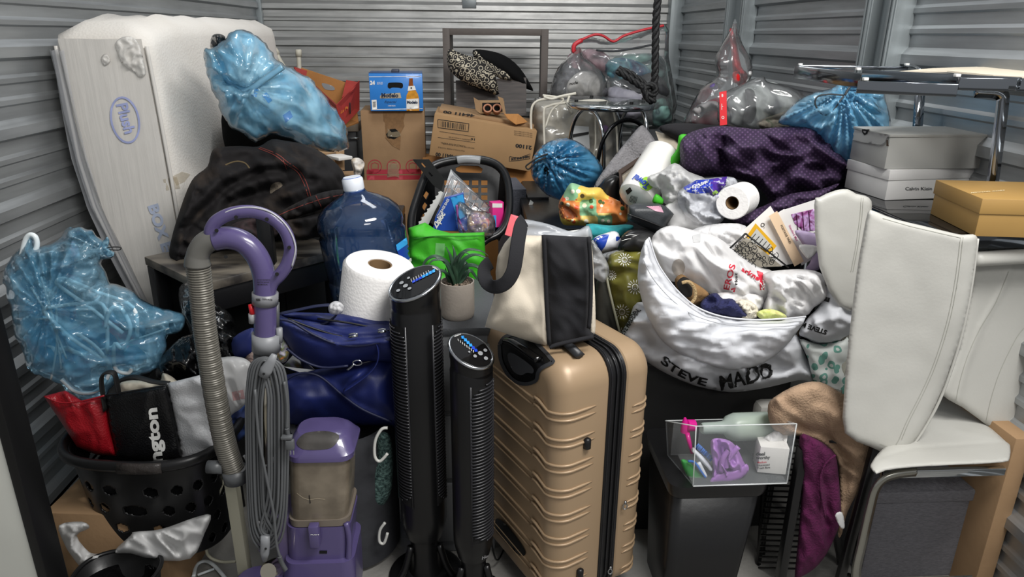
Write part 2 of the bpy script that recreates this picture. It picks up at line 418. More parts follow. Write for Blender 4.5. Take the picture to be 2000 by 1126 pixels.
g_side = galv('galvanised_side', '#a9acae', (25, .6, 8)); g_back = galv('galvanised_back', '#b4b4b2', (1.2, 8, 12))
def rib_profile(z0, z1, off):
    P = []; z = z0-off
    while z < z1:
        for dz, d in ((a_*1.09, b_) for a_, b_ in ((0, 0), (.010, .022), (.040, .022), (.062, 0), (.098, 0), (.104, .008), (.118, .008), (.128, 0), (.160, 0), (.166, .008), (.180, .008), (.190, 0))):
            P.append((z+dz, d))
        z += PITCHR
    P.append((z, 0)); return P
def ribwall(name, a, b, inward, m, off):
    a = Vector(a); b = Vector(b); n = 14; P = rib_profile(-.01, 3.0, off); V = []; F = []; iv = Vector(inward); random.seed(name)
    for i in range(n+1):
        q = a.lerp(b, i/n)
        for z, d in P:
            V.append(q+iv*(d+.0015*math.sin(i*1.7+z*5))+Vector((0, 0, max(0, z))))
    k = len(P)
    for i in range(n):
        for j in range(k-1): F.append((i*k+j, (i+1)*k+j, (i+1)*k+j+1, i*k+j+1))
    # back sheet for thickness
    q = len(V); V += [a-iv*.03, b-iv*.03, b-iv*.03+Vector((0, 0, 3.1)), a-iv*.03+Vector((0, 0, 3.1))]; F.append((q, q+1, q+2, q+3))
    o = from_data(name, V, F, m, None, False); return struct(o)
OFFZ = .237
ribwall('wall_back', (XL, YB, 0), (XR, YB, 0), (0, -1, 0), g_back, OFFZ)
ribwall('wall_left', (XL, 1.42, 0), (XL, YB, 0), (1, 0, 0), g_side, OFFZ)
ribwall('wall_right', (XR, 1.42, 0), (XR, YB, 0), (-1, 0, 0), g_side, OFFZ)
conc = mat('concrete', '#8d8b86', .75, nz=(6, .25), bump=(60, .25, 6))
struct(box('floor', (-6, -3, -.1), (6, 6, 0), conc, bev=0))
post = mat('post_steel', '#8f9698', .42, .3, nz=(14, .25), bump=(40, .1), stretch=(1, 1, .1))
def post_pair(name, y0, y1, sgn=-1):
    bm = bmesh.new(); x = XR
    for yc in (y0, y1):
        bx(bm, (x-.075, yc-.022, 0), (x+.0, yc+.022, 3.05), None, .003)
        bx(bm, (x-.082, yc-.014, 0), (x-.072, yc-.006, 3.05)); bx(bm, (x-.082, yc+.006, 0), (x-.072, yc+.014, 3.05))
    bx(bm, (x-.035, y0+.02, 0), (x, y1-.02, 3.05))
    bx(bm, (x-.032, y1+.02, 0), (x, y1+.09, 3.05))
    struct(from_bm(name, bm, post, None, False))
post_pair('trim_1', 2.60, 2.76)
post_pair('trim_2', 4.07, 4.32)
struct(box('trim_3', (XR-.10, YB-.10, 0), (XR-.0, YB, 3.05), post, bev=.004))
box_ = box('trim_4', (XL, YB-.05, 0), (XL+.04, YB, 3.05), post); struct(box_)
# light steel bracket at the top of the back wall
hg = mat('zinc', '#9aa0a2', .35, .8)
o = struct(box('trim_5', at(903, 16, YB-.03), at(930, -30, YB-.03)+Vector((0, .02, 0)), hg, bev=.003))
# roller door jamb, near left: white panel edge and black rubber strip
wht = mat('painted_steel', '#cfd0c8', .5, nz=(5, .06)); blk = mat('black_rubber', '#0c0c0d', .45)
pj = atz(106, 1126, .335)
M = frame(Vector((pj.x, pj.y, 0)), (1, -.12, 0))
struct(box('wall_front', (-.9, -.03, 0), (-.012, 0.03, 3.05), wht, None, M, .004))
struct(box('trim_6', (-.012, -.035, 0), (.012, .03, 3.05), blk, None, M, .003))
# ================= BACK OF THE UNIT
card = mat('cardboard', '#a08262', .8, nz=(8, .12), bump=(90, .06), spec=.2)
card2 = mat('cardboard_orange', '#b5804c', .8, nz=(8, .12), bump=(90, .06), spec=.2)
cardin = mat('cardboard_inside', '#c89a63', .8, nz=(12, .1), spec=.2)
ink = mat('black_print', '#1d1a18', .6); redink = mat('red_print', '#a8323f', .6); whink = mat('white_print', '#e6e6e2', .5)
black = mat('black_plastic', '#131314', .32, bump=(30, .04)); blackm = mat('matte_black', '#151515', .6)
chrome = mat('chrome', '#c9cdd0', .08, 1); dchrome = mat('dark_chrome', '#55585c', .1, 1)
white = mat('white_plastic', '#dededa', .4); hole = mat('dark_hollow', '#050505', .9)
film = mat('clear_film', '#e9ecee', .1, alpha=.12, spec=1, bump=(9, .6, 5, 1)); filmw = mat('milky_film', '#e6e9ea', .22, alpha=.62, transl=.25, bump=(16, .4))
tapem = mat('clear_tape', '#cdbb9c', .12, alpha=.35, spec=1)

# --- beer carton on cardboard boxes
def carton(name, label, cat, pl, pr, top, Yl, Yr, dep, m, zb=None, bev=.003):
    a = at(*pl, Yl); b = at(*pr, Yr); b.z = a.z; zt = at(pl[0], top, Yl).z
    if zb is not None: a.z = b.z = zb
    x = b-a; M = frame(a, x); t = thing(name, label, cat, a); o = box('body', (0, 0, 0), (x.length, dep, zt-a.z), m, t, M, bev)
    return t, o, M, x.length, zt-a.z
t, ob, M, wd, ht = carton('cardboard_box', 'tall brown cardboard box with torn hole and red band, under the blue beer carton', 'box', (712, 352), (833, 350), 216, 4.4, 4.42, .34, card)
band = redink
patch('printed_band', [(716, 331), (826, 330), (827, 339), (716, 340)], ob, redink, 8); patch('printed_band', [(716, 342), (828, 342), (828, 350), (717, 351)], ob, redink, 8)
for cx in (732, 769, 806):
    pts = [(cx+13*math.cos(a), 325+13*math.sin(a)) for a in np.linspace(0, 2*PI, 21)]; line('printed_mark', pts, 1.6, ob, redink)
    line('printed_mark', [(cx-7, 320), (cx, 317), (cx+7, 320), (cx+7, 330), (cx-7, 330), (cx-7, 320)], 1.4, ob, redink)
patch('torn_flap', [(748, 218), (792, 218), (788, 236), (790, 246), (781, 262), (779, 270), (753, 266), (752, 240), (749, 236)], ob, mat('cardboard_ply', '#8d6c4a', .9, nz=(60, .2)), 5)
patch('torn_hole', [(754, 262), (762, 252), (772, 251), (780, 258), (782, 265), (770, 272), (757, 270)], ob, hole, 4, off=.002)
patch('torn_flap', [(752, 268), (783, 266), (781, 292), (766, 284)], ob, mat('cardboard_ply', '#8d6c4a'), 5, off=.002)
patch('tape', [(757, 250), (765, 258), (779, 256), (783, 264), (776, 268), (757, 266)], ob, tapem, 4, off=.004)
patch('tape', [(758, 318), (778, 318), (780, 352), (756, 352)], ob, mat('clear_tape', ''), 6, off=.004)
struct_t = t
carton('cardboard_box', 'plain brown cardboard box taped shut, under the box with the red band', 'box', (712, 470), (836, 468), 353, 4.38, 4.40, .38, card, zb=0)
# beer carton
t, mb, M, wd, ht = carton('beer_carton', 'bright blue 24 bottle beer carton with cut-out handle on the tall brown box', 'carton', (724, 217), (827, 214), 143, 4.36, 4.38, .24, mat('beer_blue', '#2f7fd0', .35, coat=.3))
bl = mat('dark_blue_print', '#12233f', .5)
def W2(x, y): return (690+x/4.692, 120+y/4.692)      # reads a 370 px wide detail view
letter('24', mb, W2(152, 212), (9.5, 0), (0, -10.5), whink, bold=.05)
letter('12 FL OZ', mb, W2(218, 197), (3, 0), (0, -2.8), whink, width=11); letter('BOTTLES', mb, W2(218, 210), (3, 0), (0, -2.8), whink, width=11)
hp = [W2(x, y) for x, y in ((320, 200), (345, 193), (425, 193), (452, 203), (455, 232), (440, 246), (415, 240), (360, 238), (335, 248), (316, 235))]
patch('handle_hole', hp, mb, hole, 3, smooth=3)
patch('printed_band', [W2(*p) for p in ((245, 318), (260, 300), (430, 285), (440, 335), (245, 338))], mb, mat('tan_print', '#b7a88c', .5), 5)
letter('Modelo', mb, W2(258, 328), (9, 0), (0, -12), bl, bold=.04, width=33, off=.002)
letter('Especial', mb, W2(285, 380), (6, 0), (0, -7), bl, bold=0, shear=.4, width=24)
letter('CERVEZA', mb, W2(318, 410), (3, 0), (0, -2.6), whink, width=15)
patch('bar_code', [W2(168, 352), W2(213, 350), W2(218, 435), W2(173, 438)], mb, whink, 6)
for k in range(5): line('printed_mark', [W2(180, 372+k*11), W2(206, 370+k*11)], 1.0, mb, ink, off=.002)
line('printed_mark', [W2(145, 140), W2(622, 135)], 1.2, mb, whink); line('printed_mark', [W2(170, 440), W2(636, 432)], 1.2, mb, whink)
gold = mat('beer_gold', '#d9962c', .3, nz=(40, .3)); amb = mat('bottle_brown', '#8b4a1b', .3)
bt = [W2(*p) for p in ((513, 155), (545, 153), (546, 190), (552, 225), (575, 270), (593, 300), (603, 340), (606, 450), (489, 452), (485, 345), (488, 308), (508, 270), (507, 225), (512, 190))]
patch('bottle_picture', bt, mb, gold, 4)
patch('bottle_picture', [W2(*p) for p in ((505, 225), (562, 222), (575, 262), (498, 268))], mb, whink, 4, off=.002)
patch('bottle_picture', [W2(*p) for p in ((513, 155), (545, 153), (547, 222), (508, 225))], mb, amb, 4, off=.0025)
patch('bottle_picture', [W2(*p) for p in ((487, 345), (598, 338), (600, 425), (545, 432), (487, 430))], mb, whink, 4, off=.002)
letter('Modelo', mb, W2(492, 385), (6, 0), (0, -8), bl, bold=.05, width=21, off=.003)
patch('bottle_picture', [W2(*p) for p in ((525, 235), (538, 235), (538, 250), (525, 250))], mb, ink, 3, off=.003)
fl = box('top_flap', (.0, .0, ht), (wd, .24, ht+.004), mat('beer_blue_dark', '#35507c', .4), t, M, .001)
box('handle_strap', (wd*.42, .02, ht+.003), (wd*.56, .14, ht+.02), mat('beer_strap', '#3c3f4e', .5), t, M, .004)

# --- tilted carton with upside-down print
a = at(838, 303, 4.05); b = at(1035, 335, 4.05); x = b-a; h = (at(852, 222, 4.05)-a).length
up = Vector((0, 0, 1)); M = frame(a, x, (x.cross(Vector((0, 1, 0)))*-1) if 0 else (0, 0, 1))
t = thing('cardboard_box', 'large tilted brown carton with upside-down printed numbers and a bar code', 'box', a)
tc_ = box('body', (0, 0, 0), (x.length, .42, h), card2 if 0 else mat('cardboard_warm', '#a98761', .8, nz=(6, .1), spec=.2), t, M, .004)
def W3(px, py): return (690+px/4.692, 120+py/4.692)
R3 = Vector((1, .145))
def uds(s, x, y, wpx, hpx, bold=.03):      # upside-down text: (x, y) = its right end, top as seen
    letter(s, tc_, W3(x, y), (-wpx, -wpx*.145), (-.13*hpx, hpx), ink, bold=bold, width=wpx)
uds('46411 00', 928, 858, 37, 9, .05); uds('21100', 1637, 775, 32, 9.5, .05); uds('16', 1115, 705, 8, 6)
for y_, s_, x_, w_ in ((790, 'MULTI-FOLD PAPER TOWELS', 1020, 52), (765, 'SERVIETTES MULTIPLIS BLANCHES', 1110, 62), (745, 'TOALLAS DE PAPEL', 1030, 50), (690, 'CONTENTS 16 PACKS OF 250', 1080, 44)):
    uds(s_, x_, y_+25, w_, 3.2, 0)
for k in range(3): uds('100% RECYCLED FIBER PAPER', 1640, 655+k*17, 36, 2.6, 0)
bc = [W3(775, 530), W3(1060, 570), W3(1053, 642), W3(777, 605)]
line('printed_frame', bc+[bc[0]], 1.4, tc_, ink)
random.seed(4); xx = .07
while xx < .93:
    wv = random.choice((.012, .02, .03)); p0 = Vector(bc[0]).lerp(Vector(bc[1]), xx); p1 = Vector(bc[3]).lerp(Vector(bc[2]), xx)
    line('bar_code', [tuple(p0.lerp(p1, .15)), tuple(p0.lerp(p1, .85))], wv*60, tc_, ink, s=8); xx += wv+random.choice((.012, .03))
for q in ([W3(790, 640), W3(1115, 690)], [W3(775, 695), W3(1115, 742)]): line('printed_mark', q, .8, tc_, ink)
lg = [W3(1432, 870), W3(1520, 885), W3(1620, 845), W3(1615, 890), W3(1520, 905), W3(1430, 915)]
line('printed_frame', lg+[lg[0]], 1.3, tc_, ink)
letter('GENUINE JOE', tc_, W3(1612, 862), (-36, 5.5), (.2, 5.5), ink, bold=.07, width=36)
# raised back flap with print and open lid
fl = box('top_flap', (.02, .10, h), (x.length*.98, .42, h+.02), card, t, M, .002)
letter('46411 00', [fl, tc_], W3(1115, 488), (-60, -8), (-2, 7), ink, bold=.05, width=62, parent=fl)
lid = sheet('flap', [(985, 222), (1012, 222), (1031, 238), (1008, 243), (992, 232)], [4.1, 4.15, 4.15, 4.05, 4.05], card2, t, .004)
a0 = at(828, 480, 4.1); t, ob, M, wd, ht = carton('cardboard_box', 'orange-brown cardboard box half hidden behind the black laundry basket, under the tilted carton', 'box', (828, 480), (1046, 478), 322, 4.14, 4.16, .42, card2, zb=0)
line('box_seam', [(1046-210, 395), (1044, 388)], 1.5, ob, mat('cardboard_ply', ''))
# small open carton holding paper tubes
t, ob, M, wd, ht = carton('small_carton', 'small open carton with paper tubes inside on top of the tilted carton', 'carton', (938, 222), (985, 224), 198, 4.2, 4.22, .09, card)
box('mouth', (.012, -.004, .012), (wd-.012, .004, ht-.008), hole, t, M, 0)
for k, xx in enumerate((.04, .095)):
    p = M @ Vector((xx, -.02, .032))
    o = turned('paper_tube', [(.024, -.05), (.026, .0), (.026, .005), (.018, .005), (.017, -.04)], mat('tube_pink', '#a87458', .7), None, Matrix.Translation(p) @ Matrix.Rotation(math.radians(65), 4, 'X'), 20)
    tag(o, ('left' if k == 0 else 'right')+' one of two brown paper tubes poking from the small open carton', 'tube', 'paper tubes in the small carton')
sheet('flap', [(925, 190), (938, 198), (938, 222), (929, 214)], 4.15, card, t, .003)
sheet('flap', [(972, 188), (983, 192), (988, 222), (985, 224)], 4.12, card, t, .003)
# --- open bookcase frame
bcm = mat('taupe_laminate', '#5d5550', .6, nz=(30, .15), stretch=(1, 1, 12))
a = at(864, 55, 4.78); b = at(1072, 51, 4.74); b.z = a.z; x = b-a; M = frame(Vector((a.x, a.y, 0)), x); H = a.z; Wd = x.length
t = thing('bookcase', 'tall taupe open bookcase frame without shelves against the back wall', 'bookcase', M.translation)
box('side_panel', (0, 0, 0), (.045, .26, H), bcm, t, M); box('side_panel', (Wd-.045, 0, 0), (Wd, .26, H), bcm, t, M)
box('top_panel', (.045, 0, H-.04), (Wd-.045, .26, H), bcm, t, M); box('bottom_panel', (.045, 0, 0), (Wd-.045, .26, .05), bcm, t, M)
box('cross_rail', (.045, .22, H*.45), (Wd-.045, .24, H*.45+.07), bcm, t, M)
# wood panel
wdm = mat('dark_wood_grain', '#4a423e', .55, nz=(5, .45), stretch=(1, 1, 14), col2='#2e2927')
o = sheet('wood_panel', [(890, 157), (1028, 151), (1028, 226), (892, 226)], [4.62, 4.6, 4.52, 4.52], wdm, None, .018)
tag(o, 'dark grey-brown wood grain panel leaning in front of the open bookcase', 'panel')
# throw pillows
def damask(nt, b):
    N = nt.nodes; L = nt.links; tc = N.new('ShaderNodeTexCoord'); v = N.new('ShaderNodeTexVoronoi'); v.inputs['Scale'].default_value = 34; v.feature = 'F1'
    L.new(tc.outputs['UV'], v.inputs['Vector']); m1 = N.new('ShaderNodeMath'); m1.operation = 'MULTIPLY'; m1.inputs[1].default_value = 17; L.new(v.outputs['Distance'], m1.inputs[0])
    m2 = N.new('ShaderNodeMath'); m2.operation = 'SINE'; L.new(m1.outputs[0], m2.inputs[0]); r = N.new('ShaderNodeValToRGB'); L.new(m2.outputs[0], r.inputs[0])
    r.color_ramp.elements[0].position = .42; r.color_ramp.elements[0].color = lin('#1c1917'); r.color_ramp.elements[1].position = .55; r.color_ramp.elements[1].color = lin('#b9b09c'); L.new(r.outputs[0], b.inputs['Base Color']); b.inputs['Roughness'].default_value = .8
dam = node_mat('damask_fabric', damask); cloth_b = mat('black_cloth', '#0c0c0d', .9, spec=.2)
o = blob('throw_pillow', [(876, 96), (900, 104), (940, 118), (965, 140), (973, 184), (950, 178), (915, 166), (885, 145), (874, 125)], 4.5, .08, dam, None, .06, W=[('n', .006, .15)], seed=3)
tag(o, 'front throw pillow with cream and black scroll pattern, leaning in the bookcase', 'pillow')
blob('backing', [(874, 122), (890, 147), (920, 168), (972, 185), (966, 172), (930, 160), (900, 145), (880, 124)], 4.49, .02, cloth_b, o, .05)
o = blob('throw_pillow', [(924, 98), (950, 98), (985, 108), (1015, 132), (1040, 172), (1035, 176), (1000, 160), (960, 140), (930, 118)], 4.66, .09, cloth_b, None, .06, W=[('n', .006, .15)], seed=5)
tag(o, 'black throw pillow with scroll-pattern front, behind the front pillow', 'pillow')
blob('patterned_front', [(926, 99), (945, 106), (972, 118), (1000, 150), (996, 158), (965, 148), (945, 130), (928, 114)], 4.6, .03, dam, o, .05, seed=6, s=4)

# --- comforter in a clear zip bag
cmf = mat('cream_quilt', '#c8c1b2', .85, nz=(10, .08), bump=(25, .2)); pip = mat('cream_piping', '#d5d0c2', .6)
t = thing('comforter_bag', 'cream comforter packed in a clear zip bag with cream piping', 'comforter', at(1130, 330, 4.25))
blob('comforter', [(1044, 202), (1070, 196), (1130, 194), (1190, 198), (1203, 225), (1208, 300), (1202, 345), (1120, 352), (1052, 335), (1046, 270)], 4.3, .16, cmf, t, .2, R=.12, W=[('n', .02, .16), ('l', -.05, [(1088, 200), (1098, 340)], .02), ('l', -.04, [(1160, 200), (1170, 340)], .015)], seed=8)
ptube('piping', [(1040, 290), (1037, 225), (1045, 200), (1072, 192), (1112, 187)], 4.1, .007, pip, t); ptube('piping', [(1066, 330), (1062, 225), (1072, 207), (1110, 200), (1170, 196), (1195, 202)], 4.0, .007, pip, t)
ptube('piping', [(1065, 250), (1078, 215), (1100, 196), (1090, 190), (1060, 186)], 4.0, .006, pip, t)
ptube('tie', [(1062, 189), (1078, 193), (1095, 188), (1125, 182)], 3.98, .007, pip, t); ptube('tie', [(1112, 187), (1108, 205), (1118, 222)], 3.98, .007, pip, t)
ptube('piping', [(1148, 345), (1162, 290), (1163, 240), (1166, 206)], 4.02, .005, pip, t); ptube('piping', [(1196, 205), (1204, 250), (1206, 300)], 4.05, .006, pip, t)
pk = sheet('document_pocket', [(1118, 245), (1150, 247), (1152, 290), (1120, 288)], 4.0, filmw, t); 
o = sheet('pocket_flap', [(1118, 262), (1150, 257), (1150, 262), (1119, 268)], 3.99, blackm, t)
tg = ellipse = [(1182+6.5*math.cos(a), 251+7*math.sin(a)) for a in np.linspace(0, 2*PI, 16, endpoint=False)]
sheet('round_sticker', tg, 4.0, mat('sticker_purple', '#7d6388', .5), t)
blob('clear_cover', [(1038, 200), (1070, 188), (1130, 186), (1200, 192), (1209, 240), (1213, 320), (1205, 350), (1120, 358), (1046, 340), (1038, 270)], 4.28, .22, film, t, .22, R=.14, W=[('n', .015, .12)], seed=9)

# --- chrome glass-top side table
c = at(1192, 205, 3.95); r = .235
t = thing('side_table', 'round chrome side table with glass top and arched tube legs', 'table', (c.x, c.y, c.z-.46))
ringp = [(c.x+r*math.cos(a), c.y+r*math.sin(a), c.z) for a in np.linspace(0, 2*PI, 48, endpoint=False)]
tube('top_ring', ringp, .011, chrome, t, 10, True, flat=(.7, 1.4), up=(0, 0, 1))
turned('glass_top', [(.001, .0), (r-.01, 0), (r-.01, .008), (.001, .008)], mat('table_glass', '#b9c8c6', .03, alpha=.25, spec=1), t, Matrix.Translation(c+Vector((0, 0, .012))), 48)
for k in range(4):
    a = math.radians(20+k*90); p = c+Vector((r*.9*math.cos(a), r*.9*math.sin(a), .022)); turned('pad', [(.001, 0), (.01, 0), (.01, .012), (.001, .012)], blackm, t, Matrix.Translation(p), 12)
def arch(p0, p1, mt, h):
    p0, p1 = Vector(p0), Vector(p1); L = []
    for i in range(25):
        u = i/24; w_ = math.sin(PI*u)**.5; q = p0.lerp(p1, .5-.5*math.cos(PI*u)); q.z = c.z-.46+(h)*w_; L.append(q)
    tube('leg', L, .011, mt, t, 10)
arch((c.x-.23, c.y-.05, 0), (c.x-.06, c.y-.22, 0), chrome, .455); arch((c.x-.10, c.y-.24, 0), (c.x+.22, c.y-.12, 0), mat('black_chrome', '#101113', .12, .6), .40)
arch((c.x+.23, c.y+.02, 0), (c.x+.10, c.y+.22, 0), chrome, .455); arch((c.x-.12, c.y+.22, 0), (c.x+.12, c.y+.22, 0), chrome, .455)

# --- black rope hanging from above
rp = mat('black_rope', '#1b1b1c', .55, bump=(200, .4))
def rope(name, pts, Y, r, par, turns):
    P = cr([at(p[0], p[1], Y) for p in pts], 14); L = 0; bm = bmesh.new(); acc = [0]
    for a, b in zip(P, P[1:]): acc.append(acc[-1]+(b-a).length)
    for s in range(3):
        Q = []
        for i, p in enumerate(P):
            tg_ = (P[min(i+1, len(P)-1)]-P[max(i-1, 0)]).normalized(); u = tg_.cross(Vector((0, 1, 0))).normalized(); v = tg_.cross(u); an = acc[i]*turns+s*2*PI/3
            Q.append(p+(u*math.cos(an)+v*math.sin(an))*r*.55)
        tb(bm, Q, r*.62, 7)
    return from_bm(name, bm, rp, par, True)
t = thing('rope', 'black twisted rope hanging down from above at the back right', 'rope', at(1277, 195, 3.45))
rope('strand', [(1300, -520), (1289, -60), (1284, 5), (1281, 50), (1280, 100), (1279, 150), (1274, 190), (1268, 198)], 3.45, .0165, t, 62)
rope('strand', [(1205, 138), (1222, 148), (1240, 160), (1258, 172), (1268, 180)], 3.43, .015, t, 60); rope('strand', [(1208, 134), (1228, 142), (1245, 153), (1262, 168), (1270, 190)], 3.45, .013, t, 60)
rope('knot', [(1256, 168), (1262, 182), (1275, 184), (1281, 174), (1272, 166), (1260, 172), (1265, 192), (1280, 195)], 3.42, .015, t, 60)

# --- big clear zip bag of clothes, red zip
def multi(name, cols, scale, rough=.85, dist=1.0, coord='Object'):
    def f(nt, b):
        N = nt.nodes; L = nt.links; tc = N.new('ShaderNodeTexCoord'); n = N.new('ShaderNodeTexNoise'); n.inputs['Scale'].default_value = scale; n.inputs['Detail'].default_value = 2; n.inputs['Distortion'].default_value = dist
        L.new(tc.outputs[coord], n.inputs['Vector']); r = N.new('ShaderNodeValToRGB'); r.color_ramp.interpolation = 'LINEAR'; e = r.color_ramp.elements
        k = len(cols)
        while len(e) < k: e.new(.5)
        for i, c_ in enumerate(cols): e[i].position = .30+.42*i/(k-1); e[i].color = lin(c_)
        L.new(n.outputs[0], r.inputs[0]); L.new(r.outputs[0], b.inputs['Base Color']); b.inputs['Roughness'].default_value = rough
    return node_mat(name, f)
t = thing('zip_storage_bag', 'large clear storage bag of folded clothes with a red zip edge, against the back wall', 'bag', at(1230, 245, 4.7))
cl = [('clothes', [(1190, 120), (1240, 105), (1292, 110), (1305, 160), (1312, 235), (1240, 240), (1200, 200)], 4.72, multi('clothes_mint', ['#5d8a86', '#7fa79e', '#39474b', '#93b5ab'], 6)),
      ('clothes', [(1180, 125), (1215, 112), (1262, 128), (1270, 150), (1230, 165), (1190, 160)], 4.55, multi('clothes_teal', ['#1f2f55', '#2d6f86', '#5a8f97', '#27375f'], 7)),
      ('clothes', [(1200, 160), (1250, 142), (1290, 150), (1308, 190), (1250, 205), (1205, 190)], 4.5, multi('clothes_charcoal', ['#2b2c2f', '#3c3d40', '#242427'], 6)),
      ('clothes', [(1185, 175), (1215, 168), (1262, 185), (1275, 205), (1240, 235), (1195, 220)], 4.45, multi('clothes_greylilac', ['#9a98a3', '#8b8a94', '#a7a5ad'], 6)),
      ('clothes', [(1130, 110), (1150, 95), (1190, 110), (1185, 150), (1160, 150), (1130, 135)], 4.6, multi('clothes_pink', ['#8c6c74', '#a1848b', '#6a5560'], 8)),
      ('clothes', [(1270, 200), (1300, 190), (1312, 235), (1275, 248)], 4.5, multi('clothes_mint', []) if 0 else MATS.get('clothes_mint'))]
for i, (nm, ol, y, m_) in enumerate(cl): blob(nm, ol, y, .09, m_, t, .06, W=[('n', .025, .10, 20, 1.5)], seed=20+i, s=4)
blob('clear_cover', [(1120, 82), (1150, 72), (1185, 78), (1230, 68), (1300, 48), (1306, 110), (1316, 240), (1200, 246), (1165, 160), (1118, 110)], 4.6, .2, film, t, .1, W=[('n', .03, .14, 30, 2)], seed=31, s=5)
ptube('zip_edge', [(1135, 78), (1160, 68), (1178, 70), (1198, 81), (1218, 70), (1250, 60), (1275, 54), (1296, 50)], 4.42, .011, mat('red_zip', '#c9303a', .35), t, flat=(1.3, .7)); ptube('zip_edge', [(1137, 78), (1122, 88), (1122, 102), (1135, 97)], 4.42, .013, mat('red_zip', ''), t)
line2 = ptube('dark_band', [(1165, 98), (1200, 100), (1240, 94), (1280, 86)], 4.42, .012, mat('band_grey', '#33363a', .5), t, flat=(1.4, .5))
t = thing('clothes_bag', 'clear plastic bag of grey and white clothes with black script writing, behind the comforter', 'bag', at(1140, 190, 4.5))
blob('clothes', [(1080, 165), (1092, 135), (1115, 125), (1135, 140), (1125, 165), (1100, 188), (1078, 184)], 4.5, .08, multi('clothes_greydark', ['#3c3b40', '#55545a', '#2b2a2e'], 12), t, .06, W=[('n', .02, .08)], seed=41, s=4)
wb = blob('clothes', [(1105, 165), (1120, 145), (1150, 138), (1178, 150), (1182, 175), (1172, 192), (1130, 195), (1108, 188)], 4.45, .10, multi('clothes_offwhite', ['#a3a19e', '#b7b4b0', '#8f8d8a'], 10), t, .06, W=[('n', .022, .09, 40, 2)], seed=42, s=4)
blob('clothes', [(1108, 112), (1125, 100), (1145, 108), (1140, 130), (1118, 140)], 4.5, .06, MATS['clothes_pink'], t, .04, W=[('n', .02, .08)], seed=43, s=4)
cv = blob('clear_cover', [(1076, 170), (1090, 132), (1118, 104), (1132, 92), (1142, 110), (1175, 138), (1186, 170), (1178, 195), (1120, 198), (1078, 188)], 4.4, .13, film, t, .08, W=[('n', .02, .1)], seed=44, s=5)
letter('nude', cv, (1112, 166), (6, -1), (-1, -8), ink, bold=.03, shear=.3, width=17)

# --- clear bags at the right wall
t = thing('clear_bag', 'tall clear plastic bag with red contents, hung to a point beside the wall post', 'bag', at(1400, 240, 3.55))
redm = multi('clothes_maroon', ['#5a1424', '#7a1c2e', '#35101a'], 5)
blob('contents', [(1350, 240), (1358, 212), (1385, 195), (1420, 190), (1432, 215), (1430, 245), (1380, 248)], 3.55, .10, redm, t, .08, W=[('n', .02, .1)], seed=51)
blob('contents', [(1352, 215), (1375, 200), (1400, 198), (1405, 212), (1380, 218), (1368, 230)], 3.42, .04, mat('grey_cloth', '#8d8a8a', .9), t, .03, W=[('n', .01, .05)], seed=52, s=4)
blob('contents', [(1424, 60), (1432, 58), (1440, 90), (1448, 130), (1460, 145), (1455, 170), (1440, 165), (1432, 140), (1428, 100)], 3.5, .05, mat('red_plastic', '#a8202a', .35), t, .03, W=[('n', .015, .05)], seed=53, s=4)
blob('contents', [(1431, 142), (1445, 140), (1446, 160), (1433, 161)], 3.42, .03, mat('bright_red', '#e02424', .3), t, .02, s=4)
blob('contents', [(1385, 170), (1395, 162), (1402, 170), (1396, 178)], 3.42, .03, mat('violet_thing', '#5a4a80', .5), t, .02, s=4)
blob('clear_cover', [(1436, 36), (1442, 60), (1450, 85), (1466, 115), (1470, 145), (1455, 175), (1448, 250), (1340, 248), (1346, 215), (1370, 172), (1398, 150), (1396, 118), (1410, 85), (1428, 55)], 3.5, .14, film, t, .1, W=[('n', .035, .12, 80, 2.5)], seed=54, s=5)
t = thing('clear_bag', 'rumpled clear plastic bag of clothes with a red size strip, above the purple throw', 'bag', at(1480, 245, 2.9))
gc = multi('clothes_greygreen', ['#6d7371', '#8f9492', '#2f3236', '#7b7672'], 6)
blob('contents', [(1420, 245), (1428, 185), (1460, 165), (1510, 160), (1560, 185), (1568, 215), (1530, 245), (1500, 252)], 2.95, .10, gc, t, .08, W=[('n', .02, .1)], seed=55)
blob('contents', [(1455, 175), (1473, 178), (1478, 215), (1468, 240), (1452, 235), (1458, 205)], 2.85, .03, blackm, t, .02, s=4)
blob('contents', [(1478, 238), (1510, 225), (1545, 215), (1570, 222), (1540, 250), (1490, 252)], 2.83, .03, multi('fleece', ['#5f5a50', '#7e786c', '#4d5546'], 30), t, .02, s=4, W=[('n', .01, .03)])
cv = blob('clear_cover', [(1406, 190), (1440, 168), (1488, 149), (1500, 160), (1540, 168), (1574, 190), (1560, 230), (1500, 256), (1410, 250)], 2.9, .13, film, t, .1, W=[('n', .035, .12, 30, 2)], seed=56, s=5)
rs = sheet('size_strip', [(1405, 180), (1419, 177), (1420, 243), (1406, 245)], 2.75, mat('coral_red', '#e0393f', .4), t)
for y_, s_ in ((189, '8'), (208, 'L'), (214, '1'), (232, 'O')): letter(s_, rs, (1409, y_), (7, 0), (0, -8), whink, cut=0)
# ================= LEFT AND CENTRE
def axM(p0, p1, side=(1, 0, 0)):
    z = (Vector(p1)-Vector(p0)).normalized(); x = Vector(side); x = (x-z*x.dot(z)).normalized(); y = z.cross(x)
    M = Matrix((x, y, z)).transposed().to_4x4(); M.translation = Vector(p0); return M
